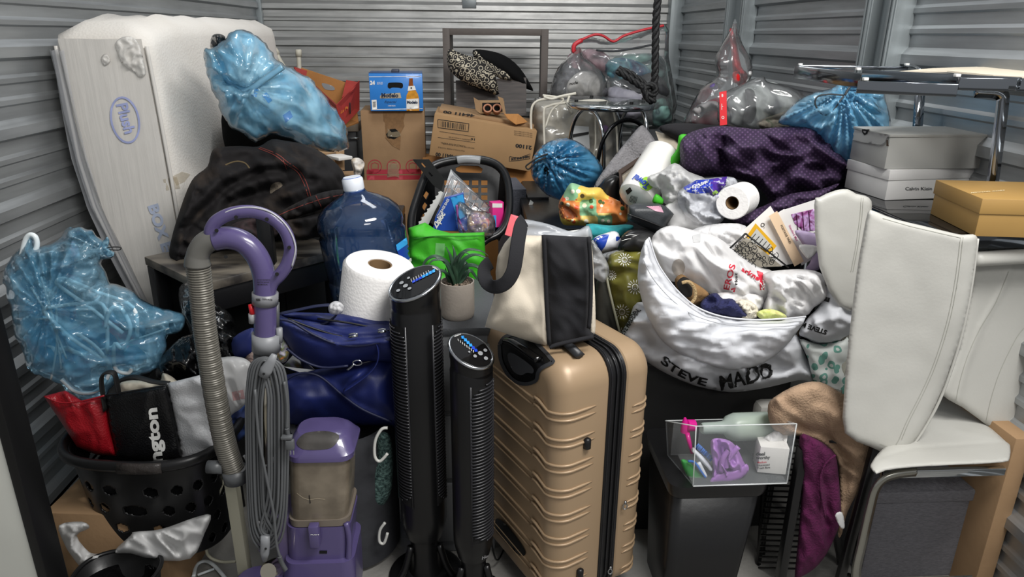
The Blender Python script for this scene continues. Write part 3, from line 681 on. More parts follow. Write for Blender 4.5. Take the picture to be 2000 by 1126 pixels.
# --- mattress standing on its long edge against the left wall
def knit(nt, b):
    N = nt.nodes; L = nt.links; tc = N.new('ShaderNodeTexCoord'); v = N.new('ShaderNodeTexVoronoi'); v.inputs['Scale'].default_value = 110; L.new(tc.outputs['Object'], v.inputs['Vector'])
    n = N.new('ShaderNodeTexNoise'); n.inputs['Scale'].default_value = 5; L.new(tc.outputs['Object'], n.inputs['Vector']); r = N.new('ShaderNodeValToRGB'); L.new(n.outputs[0], r.inputs[0])
    r.color_ramp.elements[0].color = lin('#d3cdc4'); r.color_ramp.elements[1].color = lin('#e2ded8'); L.new(r.outputs[0], b.inputs['Base Color']); b.inputs['Roughness'].default_value = .9
    bn = N.new('ShaderNodeBump'); bn.inputs['Strength'].default_value = .2; bn.inputs['Distance'].default_value = .004; L.new(v.outputs['Distance'], bn.inputs['Height']); L.new(bn.outputs[0], b.inputs['Normal'])
mk = node_mat('mattress_knit', knit); mb_ = mat('mattress_border', '#cfcbc5', .75, nz=(7, .06), bump=(6, .25), stretch=(8, 8, .5))
t = thing('mattress', 'thick white plush mattress in torn film leaning upright on the left wall', 'mattress', (-1.0, 2.9, 0))
bm = bmesh.new(); T_ = .30; LY = 1.75; HZ = 1.66; rings = []; rc = .07
Mm = Matrix.Translation(Vector((-1.375, 2.27, 0)))
nz_ = 40; rr = rrect(T_, LY, .06, 5)
HL = [0, .51, .608, .78, .97, 1.16, 1.66]; XLs = [-1.23, -1.31, -1.345, -1.40, -1.455, -1.478, -1.482]
def mpos(u, v, h):           # u thickness 0..T, v along Y, h height 0..HZ
    xl = float(np.interp(h, HL, XLs)); fr = max(0, 1-v/.8); xl = xl*fr+(-1.475+.14*(1-h/HZ))*(1-fr)
    xr = -1.14+.02*math.sin(PI*h/HZ)+.04*(1-fr)*(1-h/HZ)
    bul = .012*math.sin(PI*h/HZ)*math.sin(PI*v/LY)*(u > T_/2)
    return Vector((xl+(xr-xl)*u/T_+bul, 2.72+v, h-.05*max(0, 1-v/.35)**2*(h/HZ)**4))
for i in range(nz_+1):
    h = HZ*i/nz_; e = min(h, HZ-h); ins = 0
    if e < rc: ins = rc-math.sqrt(max(0, rc*rc-(rc-e)**2))
    ring = []
    for (a, b) in resample(rr, .045):
        a2 = a*(1-2*ins/T_); b2 = b*(1-2*ins/LY); ring.append(mpos(a2+T_/2, b2+LY/2, h+.004*math.sin(b2*23+h*9)*(i == nz_)))
    rings.append(ring)
loft(bm, rings); bmesh.ops.recalc_face_normals(bm, faces=bm.faces); body = from_bm('body', bm, mk, t, True)
def mpx(u, v, h): return proj(mpos(u, v, h))
# border panel (end face) as its own slightly raised skin, piping and film
pan = []
for i in range(30):
    h = .1+(HZ-.2)*i/29; pan.append((h,))
V = []; F = []; nu = 8
for i in range(33):
    h = .06+(HZ-.10)*i/32
    for j in range(nu+1):
        u = .03+(T_-.05)*j/nu; V.append(mpos(u, -.004-.006*math.sin(PI*j/nu)+.002*math.sin(h*40+u*60), h))
for i in range(32):
    for j in range(nu): k = i*(nu+1)+j; F.append((k, k+1, k+nu+2, k+nu+1))
bp = from_data('border_panel', V, F, mb_, t, True)
piping_ = tube('piping', [mpos(T_-.012, .004, .05+(HZ-.12)*i/40) for i in range(41)], .007, mb_, t, 8)
tube('piping', [mpos(.016, .002, .05+(HZ-.12)*i/40) for i in range(41)], .006, mb_, t, 8)
blue_ink = mat('faded_blue_print', '#9ea6cf', .7); blue2 = mat('faded_blue_print_2', '#a9b2c6', .7)
el = [(245+27*math.cos(a)+6*math.sin(a), 234+44*math.sin(a)+0) for a in np.linspace(0, 2*PI, 33)]
line('printed_oval', el, 4, [bp], blue_ink, s=4, off=.003, parent=bp)
letter('Plush', [bp], (228, 204), (9, 30), (30, -6), blue_ink, bold=.03, width=60, off=.003, parent=bp)
letter('BOX EQUIP', [bp, body], (290, 402), (13, 40), (26, -8), blue2, bold=.05, width=170, off=.003, parent=bp)
# wrinkled film gather near the top and torn wrap on the border
wr = blob('torn_film', [(225, 85), (240, 72), (262, 74), (275, 95), (282, 125), (285, 145), (272, 150), (262, 140), (240, 125), (232, 108)], 2.705, .012, mat('wrap_film', '#e6e3de', .25, alpha=.55), t, .002, W=[('n', .012, .035, 40, 1.6)], seed=61, s=3)
blob('torn_film', [(200, 108), (210, 106), (216, 120), (205, 128), (198, 118)], 2.705, .008, MATS['wrap_film'], t, .002, W=[('n', .008, .02)], seed=62, s=2.5)
sv = [mpos(.01+.0*j, -.014, .15+(HZ-.25)*j/30) for j in range(31)]
V = []; F = []
for i in range(41):
    h = .08+(HZ-.16)*i/40
    for j in range(9):
        u = .0+(.075-.03*i/40)*j/8; V.append(mpos(u, -.016-.012*math.sin(j*1.4+h*3)-.004*math.sin(j*3+h*11), h))
for i in range(40):
    for j in range(8): k = i*9+j; F.append((k, k+1, k+10, k+9))
from_data('plastic_wrap', V, F, mat('grey_film', '#aeb0b4', .2, alpha=.45, bump=(20, .4), stretch=(3, 3, .3)), t, True)
stain = mat('yellow_stain', '#b7a88a', .9, alpha=.35)
patch('stain', [(335, 345), (355, 335), (372, 340), (360, 355), (345, 362)], [body, bp], stain, 6, parent=body); patch('stain', [(318, 350), (345, 345), (352, 368), (325, 372)], [body, bp], stain, 6, parent=body)

# --- blue bag A on the mattress
def blue(name, col, al, c2='#3f9fd2', sc=9):
    def f(nt, b):
        N = nt.nodes; L = nt.links; tc = N.new('ShaderNodeTexCoord'); n = N.new('ShaderNodeTexNoise'); n.noise_type = 'RIDGED_MULTIFRACTAL'; n.inputs['Scale'].default_value = sc; n.inputs['Detail'].default_value = 5; n.inputs['Distortion'].default_value = .6
        mp = N.new('ShaderNodeMapping'); mp.inputs['Scale'].default_value = (1.7, 1, .45); mp.inputs['Rotation'].default_value = (.3, .7, .4); L.new(tc.outputs['Object'], mp.inputs[0]); L.new(mp.outputs[0], n.inputs['Vector']); n3 = N.new('ShaderNodeTexNoise'); n3.inputs['Scale'].default_value = 6; n3.inputs['Detail'].default_value = 4; L.new(tc.outputs['Object'], n3.inputs['Vector'])
        r = N.new('ShaderNodeValToRGB'); L.new(n3.outputs[0], r.inputs[0]); r.color_ramp.elements[0].position = .35; r.color_ramp.elements[1].position = .62; r.color_ramp.elements[0].color = lin(c2); r.color_ramp.elements[1].color = lin(col)
        L.new(r.outputs[0], b.inputs['Base Color']); b.inputs['Roughness'].default_value = .16; b.inputs['Specular IOR Level'].default_value = .9
        bn = N.new('ShaderNodeBump'); bn.inputs['Strength'].default_value = .55; bn.inputs['Distance'].default_value = .012; L.new(n.outputs[0], bn.inputs['Height']); L.new(bn.outputs[0], b.inputs['Normal'])
        tr = N.new('ShaderNodeBsdfTranslucent'); L.new(r.outputs[0], tr.inputs[0]); mx = N.new('ShaderNodeMixShader'); mx.inputs[0].default_value = .35; L.new(b.outputs[0], mx.inputs[1]); L.new(tr.outputs[0], mx.inputs[2])
        tp = N.new('ShaderNodeBsdfTransparent'); tp.inputs[0].default_value = lin('#d6f0fb'); m2 = N.new('ShaderNodeMixShader'); m2.inputs[0].default_value = al; L.new(tp.outputs[0], m2.inputs[1]); L.new(mx.outputs[0], m2.inputs[2]); L.new(sheen_over(nt, m2.outputs[0], .14, bn.outputs[0]), nt.nodes['Material Output'].inputs[0])
    return node_mat(name, f)
blA = blue('blue_bag_film', '#b8e6fa', .52, '#78c6ee'); blB = blue('deep_blue_bag_film', '#62b0dc', .9, '#3f8dbf')
inA = multi('pale_contents', ['#e2ecf0', '#fbfbfa', '#eef3f5', '#b9cad8', '#fbf8f4'], 9, .8)
OL = [(398, 95), (412, 94), (432, 82), (452, 62), (470, 57), (500, 68), (524, 92), (548, 122), (575, 135), (602, 150), (625, 175), (648, 205), (668, 232), (680, 262), (679, 290), (655, 296), (625, 294), (592, 286), (560, 268), (530, 266), (505, 277), (482, 268), (460, 252), (440, 238), (428, 205), (412, 170), (402, 135)]
t = thing('blue_bag', 'large light blue plastic bag stuffed with pale laundry, lying across the mattress and boxes', 'bag', at(560, 290, 2.9))
inn = [(402+(q[0]-402)*.93+8, 90+(q[1]-90)*.93+6) for q in OL[2:]]
blob('contents', inn, 2.93, .13, inA, t, .10, tilt=(.17, 0), W=[('n', .06, .2, 30, 1.3), ('s', .03, .1)], seed=64, s=6)
bagA = blob('bag_film', OL, 2.9, .19, blA, t, .13, R=.17, tilt=(.17, 0), W=[('n', .05, .16, 35, 1.6), ('n', .018, .07, 50, 3), ('n', .006, .03, 40, 3), ('l', -.08, [(448, 160), (480, 175), (510, 160), (552, 128)], .012), ('l', -.03, [(425, 110), (445, 155), (478, 178)], .01), ('l', .03, [(478, 178), (540, 215), (600, 250), (650, 285)], .012), ('r', .03, 482, 172, 9, .3)], seed=65, s=4.5, edge=.008)
tube('gathered_band', [p for p in cr([at(q[0], q[1], 2.66) for q in ((430, 120), (446, 158), (480, 177), (512, 158), (552, 130))], 8)], .012, blA, t)
letter('inc', bagA, (500, 190), (4, -14), (-14, -4), mat('faint_blue_print', '#3f86c8', .4, alpha=.6), bold=.03, width=26)
patch('printed_mark', [(512, 186), (520, 180), (532, 196), (524, 202)], bagA, MATS['faint_blue_print'], 4); patch('printed_mark', [(552, 225), (566, 215), (572, 228), (558, 240)], bagA, mat('faint_blue_print_2', '#3f74c8', .4, alpha=.5), 4)
t = thing('black_bag', 'small knotted top of a black plastic bag behind the light blue bag on the mattress', 'bag', at(425, 85, 3.75))
blb = mat('black_bag_film', '#0e0e0f', .18, bump=(25, .8), spec=.7)
blob('knot', [(410, 90), (414, 70), (428, 66), (440, 72), (438, 84), (428, 92), (415, 95)], 2.8, .04, blb, t, .04, W=[('n', .03, .06)], seed=66, s=3)
# cream pipes
crm = mat('cream_plastic', '#c9c4b4', .5)
for lab, pts in (('left cream plastic pipe with rounded cap leaning behind the blue bag', [(536, 96), (545, 115), (560, 140)]), ('right cream plastic pipe with rounded cap standing behind the red produce box', [(583, 99), (584, 118), (586, 160)])):
    P = [at(*p, 4.75) for p in pts]; d = (P[-1]-P[0]).normalized(); e = P[0]+d*(P[0].z/-d.z)*1.0
    t = thing('pipe', lab, 'pipe', (e.x, e.y, 0), 'cream pipes at the back wall')
    e.y = 4.75; tube('tube', [P[0], P[1], P[-1], Vector((e.x, 4.75, 0.0))], .014, crm, t, 14); tube('cap', [P[0]+Vector((0, 0, .008)), P[0]-d*.004, P[0]+d*.035], [.014, .019, .019], crm, t, 14)
# red produce box, open towards the front, tilted
red = mat('red_card', '#a3342c', .6, nz=(9, .15)); 
t = thing('produce_box', 'open red produce carton with oval hand hole, tilted behind the blue bag', 'box', at(640, 240, 4.2))
def quad(name, P, m, th=.006, par=t): 
    n = (P[1]-P[0]).cross(P[2]-P[0]).normalized()*th; V = P+[q+n for q in P]; k = len(P)
    return from_data(name, V, [tuple(range(k)), tuple(range(2*k-1, k-1, -1))]+[(i, (i+1) % k, k+(i+1) % k, k+i) for i in range(k)], m, par)
A_ = at(573, 130, 4.45); B_ = at(697, 168, 4.35); Cc = at(697, 168, 4.35)
quad('back_wall', [at(588, 132, 4.45), at(690, 166, 4.4), at(700, 240, 4.4), at(600, 215, 4.45)], card2, .008, t)
quad('end_wall', [at(700, 158, 4.40), at(656, 205, 4.1), at(668, 248, 4.1), at(700, 215, 4.40)], red, .008, t)
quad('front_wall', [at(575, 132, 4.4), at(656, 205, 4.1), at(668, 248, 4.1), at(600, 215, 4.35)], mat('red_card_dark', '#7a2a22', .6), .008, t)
quad('base', [at(600, 212, 4.44), at(700, 238, 4.4), at(668, 250, 4.1), at(610, 235, 4.2)], card2, .008, t)
quad('rim_flap', [at(574, 130, 4.42), at(600, 138, 4.42), at(598, 148, 4.3), at(580, 142, 4.3)], red, .008, t)
quad('rim_flap', [at(676, 156, 4.42), at(700, 160, 4.4), at(690, 175, 4.28), at(668, 190, 4.2)], red, .01, t)
hb = [c for c in t.children if c.name.startswith('back_wall')][0]; 
patch('hand_hole', [(629, 162), (650, 168), (653, 176), (635, 174)], hb, mat('daylit_hole', '#8d9092', .5), 4, smooth=3)
ew = [c for c in t.children if c.name.startswith('end_wall')][0]
letter('La Pa', ew, (665, 222), (8, -6), (1, -9), mat('orange_print', '#d0782c', .6), bold=.03, width=18); line('printed_mark', [(683, 200), (684, 222)], 2, ew, ink)
# boxes and cartons under the red box and bag
t, ob, M, wd, ht = carton('cardboard_box', 'brown cardboard box with raised flap under the light blue bag, behind the jacket', 'box', (560, 400), (668, 398), 300, 3.62, 3.66, .5, card, zb=0)
quad('flap', [at(652, 330, 3.55), at(672, 332, 3.58), at(671, 276, 3.62), at(658, 278, 3.58)], card, .006, t)
t, ob, M, wd, ht = carton('small_carton', 'small white carton with a red top edge beside the water bottle cap', 'carton', (668, 400), (695, 400), 308, 3.45, 3.5, .12, mat('white_card', '#d8d6d2', .5), zb=1.02)
patch('red_edge', [(669, 309), (694, 309), (694, 320), (669, 318)], ob, mat('bright_red_card', '#c3202c', .5), 5); letter('R', ob, (669, 332), (9, 0), (0, -10), ink)
o = blob('crumpled_paper', [(686, 312), (700, 308), (712, 318), (708, 334), (700, 350), (692, 345), (690, 330)], 3.4, .04, multi('torn_paper', ['#b8a58c', '#e0dad2', '#5a4438'], 12), None, .04, W=[('n', .03, .05)], seed=70, s=3); tag(o, 'crumpled white and brown paper beside the small red-topped carton', 'paper')
carton('cardboard_box', 'brown cardboard box hidden behind the water bottle, under the small red-topped carton', 'box', (668, 400), (705, 400), 355, 3.36, 3.38, .28, card, zb=0)
# small dark appliance behind, against the wall
t, ob, M, wd, ht = carton('drawer_unit', 'dark grey drawer unit with beige top behind the jacket, near the back wall', 'cabinet', (640, 420), (706, 420), 256, 4.62, 4.62, .3, mat('dark_grey_unit', '#2b2d30', .4), zb=0)
box('top_panel', (-.02, -.02, ht), (wd+.02, .32, ht+.06), mat('beige_laminate', '#8f8577', .6), t, M, .003)
ptube('handle', [(684, 270), (702, 270)], 4.58, .008, hg, t, 8, 1)

# --- dark pillow mass under bag A
o = blob('dark_bundle', [(434, 215), (470, 225), (540, 240), (610, 260), (620, 300), (560, 320), (470, 310), (440, 290)], 3.15, .08, cloth_b, None, .2, seed=71, s=8); tag(o, 'black bundle between the light blue bag and the jacket', 'bundle')
# --- black work jacket heaped on the black table
def leather(nt, b):
    N = nt.nodes; L = nt.links; tc = N.new('ShaderNodeTexCoord'); n = N.new('ShaderNodeTexNoise'); n.inputs['Scale'].default_value = 5; n.inputs['Detail'].default_value = 8; L.new(tc.outputs['Object'], n.inputs['Vector'])
    r = N.new('ShaderNodeValToRGB'); e = r.color_ramp.elements; e[0].position = .5; e[0].color = lin('#191718'); e[1].position = .85; e[1].color = lin('#4a3e33'); L.new(n.outputs[0], r.inputs[0]); L.new(r.outputs[0], b.inputs['Base Color'])
    b.inputs['Roughness'].default_value = .85; b.inputs['Specular IOR Level'].default_value = .25; n2 = N.new('ShaderNodeTexNoise'); n2.inputs['Scale'].default_value = 160; L.new(tc.outputs['Object'], n2.inputs['Vector']); bn = N.new('ShaderNodeBump'); bn.inputs['Strength'].default_value = .15; bn.inputs['Distance'].default_value = .004; L.new(n2.outputs[0], bn.inputs['Height']); L.new(bn.outputs[0], b.inputs['Normal'])
lea = node_mat('worn_black_leather', leather)
t = thing('jacket', 'black work jacket with red stitching and dusty patches, heaped on the black table', 'jacket', at(500, 520, 2.5))
J = [(424, 288), (470, 285), (505, 286), (530, 272), (560, 275), (600, 283), (640, 305), (668, 332), (682, 372), (676, 395), (640, 410), (600, 440), (560, 465), (500, 490), (430, 500), (385, 515), (365, 555), (340, 540), (330, 500), (335, 465), (348, 420), (365, 372), (380, 345), (405, 325), (412, 300)]
jk = blob('body', J, 2.64, .17, lea, t, .12, R=.17, tilt=(.12, 0), W=[('s', .05, .25), ('n', .02, .14, 30, 2), ('n', .010, .05, 40, 2), ('l', .035, [(360, 430), (440, 350), (500, 325), (580, 325)], .02), ('l', -.04, [(365, 445), (445, 365), (505, 340), (575, 335)], .02), ('l', .03, [(445, 385), (500, 350), (580, 333)], .02), ('l', -.05, [(450, 395), (520, 372), (600, 355)], .02), ('l', -.05, [(575, 290), (590, 315), (580, 345)], .03), ('b', -.05, 485, 390, 40, 25), ('f', .03, [(400, 330), (370, 400), (355, 500)], .05), ('b', .04, 560, 370, 60, 30)], seed=72, s=5)
rs_ = mat('red_stitch', '#6e2d26', .7)
for q in ([(505, 290), (535, 302), (556, 318), (580, 335), (592, 355), (602, 383)], [(508, 288), (540, 300), (560, 315), (585, 333), (597, 353), (607, 383)], [(553, 312), (560, 330)]): line('red_stitching', q, 1.3, jk, rs_, sm=4)
dust = mat('dust_mark', '#8d8171', .95, alpha=.5); patch('dust_mark', [(530, 360), (545, 355), (552, 362), (538, 372), (528, 378)], jk, dust, 4, smooth=3)
line('dust_mark', [(440, 322), (460, 315), (478, 318), (487, 328)], 2.5, jk, mat('dust_mark_2', '#6f5f42', .95, alpha=.6), sm=4)
sl = blob('sleeve', [(540, 420), (575, 398), (620, 378), (660, 370), (682, 374), (684, 392), (650, 402), (610, 414), (570, 428), (548, 436)], 2.46, .05, lea, t, .05, W=[('n', .012, .06, -20, .6)], seed=73, s=4)
for q in ([(545, 420), (580, 405), (630, 388), (680, 378)], [(617, 382), (626, 400), (628, 410)]): line('red_stitching', q, 1.2, sl, rs_, sm=4)
sl2 = blob('sleeve', [(552, 432), (590, 425), (640, 412), (668, 408), (660, 430), (640, 452), (600, 468), (575, 466), (555, 450)], 2.42, .05, lea, t, .05, W=[('n', .02, .07, -20, 1), ('b', -.05, 580, 447, 10, 8)], seed=74, s=4)
blob('lining', [(450, 440), (500, 425), (550, 435), (540, 460), (480, 478), (440, 475)], 2.42, .05, multi('lining_maroon', ['#1a1415', '#2c1a1c', '#140f10'], 10), t, .05, W=[('n', .03, .07)], seed=75, s=5)
# black table under it
bt_ = mat('worn_black_top', '#2a2725', .45, nz=(14, .7), col2='#6e675c', stretch=(.4, 1, 1)); 
a = at(395, 565, 2.12); b = at(672, 476, 2.5); b.z = a.z; x = b-a; M = frame(a, x)
t = thing('black_table', 'black table with scuffed edge under the heaped jacket', 'table', (a.x, a.y, 0)); W_ = x.length
box('table_top', (0, 0, -.012), (W_, .42, .018), bt_, t, M, .003); box('apron', (.0, .012, -.09), (W_, .03, -.012), black, t, M, .002)
for q in ((0, .02), (W_-.05, .02), (0, .36), (W_-.05, .36)): box('leg', (q[0], q[1], -a.z), (q[0]+.05, q[1]+.05, -.012), black, t, M, .003)
box('lower_shelf', (.02, .05, -a.z+.15), (W_-.02, .38, -a.z+.18), blackm, t, M, .002); box('back_panel', (0.02, .38, -a.z+.15), (W_-.02, .40, -.02), blackm, t, M, 0)
pz = atz(524, 540, a.z); o = box('black_post', (-.022, -.02, .0), (0.022, .02, .16), black, None, Matrix.Translation(Vector((at(524, 500, 2.26).x, 2.26, at(524, 512, 2.26).z-.005))), .003)
tag(o, 'short black square post standing on the black table behind the purple handle', 'post')

for lb, lo, hi in (('added black box that darkens the gap behind the scuffed black table', (-.95, 2.72, 0), (-.30, 3.12, .88)), ('black storage bin under the tipped laundry basket and the green bag', (-.33, 2.40, 0), (.06, 3.2, .60))):  # first box is added only to keep the gap behind the table dark
    t = thing('storage_bin', lb, 'bin', lo); box('body', lo, (hi[0], hi[1], hi[2]-.03), blackm, t, None, .01); box('lid', (lo[0]-.005, lo[1]-.005, hi[2]-.034), hi, black, t, None, .006)
# --- water bottle
jugm = mat('blue_bottle_plastic', '#4f7fc4', .06, alpha=.10, spec=1, tint='#deeafa', coat=.6); 
p0 = at(738, 612, 2.3); p1 = at(687, 345, 2.3); M = axM(p0, p1, (1, 0, 0)); Lj = (p1-p0).length; k = Lj/.49
t = thing('water_bottle', 'big clear blue five-gallon water bottle with white cap and blue label, tilted', 'bottle', p0)
R_ = .142
prof = [(.001, .0), (R_*.9, .0), (R_, .02), (R_, .14*k), (R_*.95, .15*k), (R_, .165*k), (R_*1.0, .30*k), (R_*.95, .31*k), (R_, .33*k), (R_*.985, .35*k), (R_*.92, .375*k), (R_*.75, .40*k), (R_*.5, .42*k), (.040, .435*k), (.030, .455*k), (.028, Lj)]
body = turned('body', prof, jugm, t, M, 48, cap=False, auto=60)
turned('neck_tint', [(.031, .44*k), (.0295, Lj)], mat('neck_blue', '#1d3f9a', .1, alpha=.35, tint='#a8c0f4'), t, M, 24, cap=False)
turned('cap', [(.031, Lj-.045), (.034, Lj-.04), (.034, Lj-.008), (.028, Lj), (.001, Lj)], mat('cap_white', '#dfe4ec', .35), t, M, 32)
turned('base_disc', [(.001, .0), (R_*.9, .0)], mat('neck_blue', ''), t, M, 32, cap=False)
lblue = mat('label_blue', '#1f3f9d', .35); lb = patch('label', [(772, 484), (803, 464), (826, 518), (794, 532)], body, lblue, 5, off=.002)
patch('label_band', [(772, 478), (800, 458), (806, 468), (775, 490)], body, mat('label_light_blue', '#3a9fe0', .35), 5, off=.003)
letter('Sparkletts.', body, (822, 488), (-18, 13), (8, 10), whink, bold=.03, width=44, off=.004, space=.95)
# --- embossed white roll
def dots(name, col, sc, st, rough=.6, pw=None):
    def f(nt, b):
        N = nt.nodes; L = nt.links; tc = N.new('ShaderNodeTexCoord'); v = N.new('ShaderNodeTexVoronoi'); v.inputs['Scale'].default_value = sc; L.new(tc.outputs['Object'], v.inputs['Vector'])
        b.inputs['Base Color'].default_value = lin(col); b.inputs['Roughness'].default_value = rough; bn = N.new('ShaderNodeBump'); bn.invert = True; bn.inputs['Strength'].default_value = st; bn.inputs['Distance'].default_value = .006; L.new(v.outputs['Distance'], bn.inputs['Height']); L.new(bn.outputs[0], b.inputs['Normal'])
    return node_mat(name, f)
pr_ = dots('embossed_white', '#dcdad8', 130, .16)
p0 = at(722, 668, 2.0); p1 = at(740, 533, 1.975); M = axM(p0, p1, (1, 0, 0)); Lr = (p1-p0).length+.03; Rr = .105
t = thing('paper_roll', 'large white embossed paper roll standing beside the water bottle', 'roll', p0)
turned('roll', [(.04, -.12), (Rr, -.12), (Rr, Lr-.01), (Rr-.008, Lr), (.035, Lr), (.035, -.1)], pr_, t, M, 56, cap=False)
turned('core', [(.0345, 0), (.0345, Lr-.002), (.031, Lr-.002), (.031, 0)], mat('brown_core', '#7c6244', .8), t, M, 32, cap=False)

# --- black laundry basket lying tilted, mouth to the front
def plate(name, poly, Y, m, parent, tilt=(0, 0), s=6, holes=(), th=.005, smooth=1, W=(), seed=1):
    if smooth > 1: poly = [(v[0], v[1]) for v in cr([(*q, 0) for q in poly], smooth, True)]
    cx = sum(q[0] for q in poly)/len(poly); cy = sum(q[1] for q in poly)/len(poly); V, F, d = region(poly, s, holes); k = mpp(cx, cy, Y); z = wrinkle(V, k, W, seed) if W else np.zeros(len(V)); dd = ray(cx, cy).normalized()
    me = bpy.data.meshes.new(name); me.from_pydata([tuple(at(V[i, 0], V[i, 1], Y+(V[i, 0]-cx)*tilt[0]/100+(V[i, 1]-cy)*tilt[1]/100)-dd*float(z[i])) for i in range(len(V))], [], F); me.update()
    uv = me.uv_layers.new(name='UVMap'); li = np.empty(len(me.loops), int); me.loops.foreach_get('vertex_index', li); uv.data.foreach_set('uv', (np.stack([V[:, 0]*k, -V[:, 1]*k], 1)[li]).astype(np.float32).ravel())
    o = link(name, me, m, parent, bool(W)); md = o.modifiers.new('thickness', 'SOLIDIFY'); md.thickness = th; md.offset = 0; return o
t = thing('laundry_basket', 'black plastic laundry basket with grey grip, tipped up in the centre with its mouth forward', 'basket', at(900, 540, 3.1))
rim = [(848, 324), (880, 314), (915, 311), (950, 314), (975, 326), (990, 350), (995, 390), (990, 430), (975, 455), (950, 468), (920, 490), (860, 500), (825, 490), (806, 460), (804, 425), (815, 385), (830, 345)]
Yr = [3.12+(q[1]-311)*-.0016 for q in rim]
ptube('rim', rim, Yr, .016, black, t, 10, 5, True, flat=(1, 1.2))
grip = [(893, 313), (905, 311), (920, 311), (938, 313)]; ptube('grip', grip, 3.1, .0185, mat('grip_grey', '#8a8c8e', .3), t, 12, 4)
def rect(x0, y0, x1, y1): return [(x0, y0), (x1, y0), (x1, y1), (x0, y1)]
hs = [[(890, 328), (900, 323), (935, 324), (943, 330), (940, 338), (900, 337), (891, 334)]]
for r_ in range(5):
    for c_ in range(5):
        x0 = 868+c_*18; y0 = 352+r_*14.5; hs.append(rect(x0, y0, x0+12, y0+9.5))
bk = plate('side_wall', [(845, 328), (880, 318), (950, 318), (978, 332), (988, 360), (984, 420), (960, 455), (860, 450), (835, 430), (838, 370)], 3.2, black, t, (0, -.12), 6, hs)
hs2 = []
for r_ in range(4):
    x0 = 826-r_*3; y0 = 372+r_*22; hs2.append([(x0, y0+10), (x0+6, y0), (x0+12, y0+6), (x0+6, y0+18)])
plate('side_wall', [(838, 335), (848, 345), (850, 440), (830, 480), (812, 470), (808, 430), (818, 380)], 3.1, black, t, (.3, 0), 5, [h for h in hs2])
plate('side_wall', [(978, 335), (990, 355), (992, 430), (975, 470), (962, 460), (972, 400)], 3.08, black, t, (-.3, 0), 6)
o = plate('metal_bracket', [(806, 311), (838, 311), (868, 350), (862, 372), (845, 360)], 3.02, mat('black_steel', '#111', .3, .3) if 0 else blackm, None, (0, 0), 6, [[(824, 317), (832, 326), (829, 327), (822, 319)], [(838, 334), (846, 343), (843, 345), (836, 337)]])
tag(o, 'black slotted metal bracket poking out of the laundry basket at left', 'bracket')
# basket contents
acr = mat('clear_acrylic', '#aab0b6', .08, alpha=.28, spec=1); o = sheet('acrylic_sheet', [(881, 330), (957, 405), (938, 440), (858, 400)], [3.0, 3.0, 2.95, 2.95], acr, None, .003)
t = thing('wire_grid', 'clear tray with thin metal wire grid leaning in the black laundry basket', 'rack', at(900, 440, 2.95)); o.parent = t; o.data.transform(Matrix.Translation(-t.location)); o.name = 'tray'
wirem = mat('thin_wire', '#b9b9bb', .25, .9)
c0, c1, c2, c3 = [Vector((*q, 0)) for q in ((885, 342), (957, 404), (925, 452), (850, 432))]
for i in range(7):
    u = i/6; p = c0.lerp(c1, u); q = c3.lerp(c2, u); ptube('wire', [(p.x, p.y), (q.x, q.y)], [2.97, 2.9], .0022, wirem, t, 6, 1)
for i in range(5):
    u = i/4; p = c0.lerp(c3, u); q = c1.lerp(c2, u); ptube('wire', [(p.x, p.y), (q.x, q.y)], 2.97-.07*u, .0022, wirem, t, 6, 1)
tooth = [(862, 370), (866, 374), (858, 395)]
pts = []
for i in range(9):
    u = i/8; x = 861-u*44; y = 373+u*66; pts += [(x, y), (x-5, y+2), (x-4, y+5)]
pts += [(815, 442), (835, 442), (850, 410), (868, 378)]
o = plate('toothed_tray', pts, 2.98, white, None, (0, 0), 5, th=.006); tag(o, 'white plastic tray edge with square teeth in the laundry basket', 'tray')
t = thing('storage_bag_box', 'blue printed box of storage bags standing in the laundry basket', 'box', at(880, 440, 2.86))
ob = sheet('body', [(868, 388), (905, 378), (915, 440), (912, 450), (845, 450), (850, 425)], 2.86, mat('ziploc_blue', '#2a4fa8', .35), t, .03)
patch('printed_panel', [(880, 386), (904, 379), (912, 420), (895, 430)], ob, mat('sky_print', '#3aa0e0', .4), 5); letter('Ziploc', ob, (852, 446), (10, -16), (-12, -8), whink, bold=.05, width=34, off=.003)
letter('STORAGE BAGS', ob, (858, 424), (8, -14), (-6, -4), whink, width=40, off=.003)
t = thing('zip_bag', 'small clear zip bag with purple edges and snacks in the laundry basket', 'bag', at(920, 440, 2.84))
sn = multi('snack_colours', ['#b56a4a', '#d9b58a', '#8a6a9c', '#c9b9b0', '#c04a50'], 22)
blob('contents', [(915, 420), (935, 412), (955, 425), (962, 448), (940, 456), (915, 452)], 2.86, .04, sn, t, .03, W=[('n', .02, .03)], seed=81, s=4)
blob('clear_cover', [(892, 398), (905, 395), (925, 410), (958, 415), (968, 440), (955, 465), (905, 458), (890, 440)], 2.84, .06, film, t, .03, W=[('n', .02, .05)], seed=82, s=4)
ptube('zip_edge', [(892, 400), (895, 425), (908, 455)], 2.8, .005, mat('zip_purple', '#8a4f8e', .4), t, 6)
t, ob, M, wd, ht = carton('toothbrush_pack', 'bright pink boxed toothbrush standing at the right of the laundry basket', 'package', (962, 445), (984, 440), 396, 2.95, 2.97, .04, mat('hot_pink', '#d92f86', .4))
patch('label', [(962, 397), (981, 397), (981, 405), (962, 405)], ob, whink, 4); patch('label', [(962, 420), (969, 420), (969, 443), (963, 443)], ob, mat('label_light_blue', ''), 4)
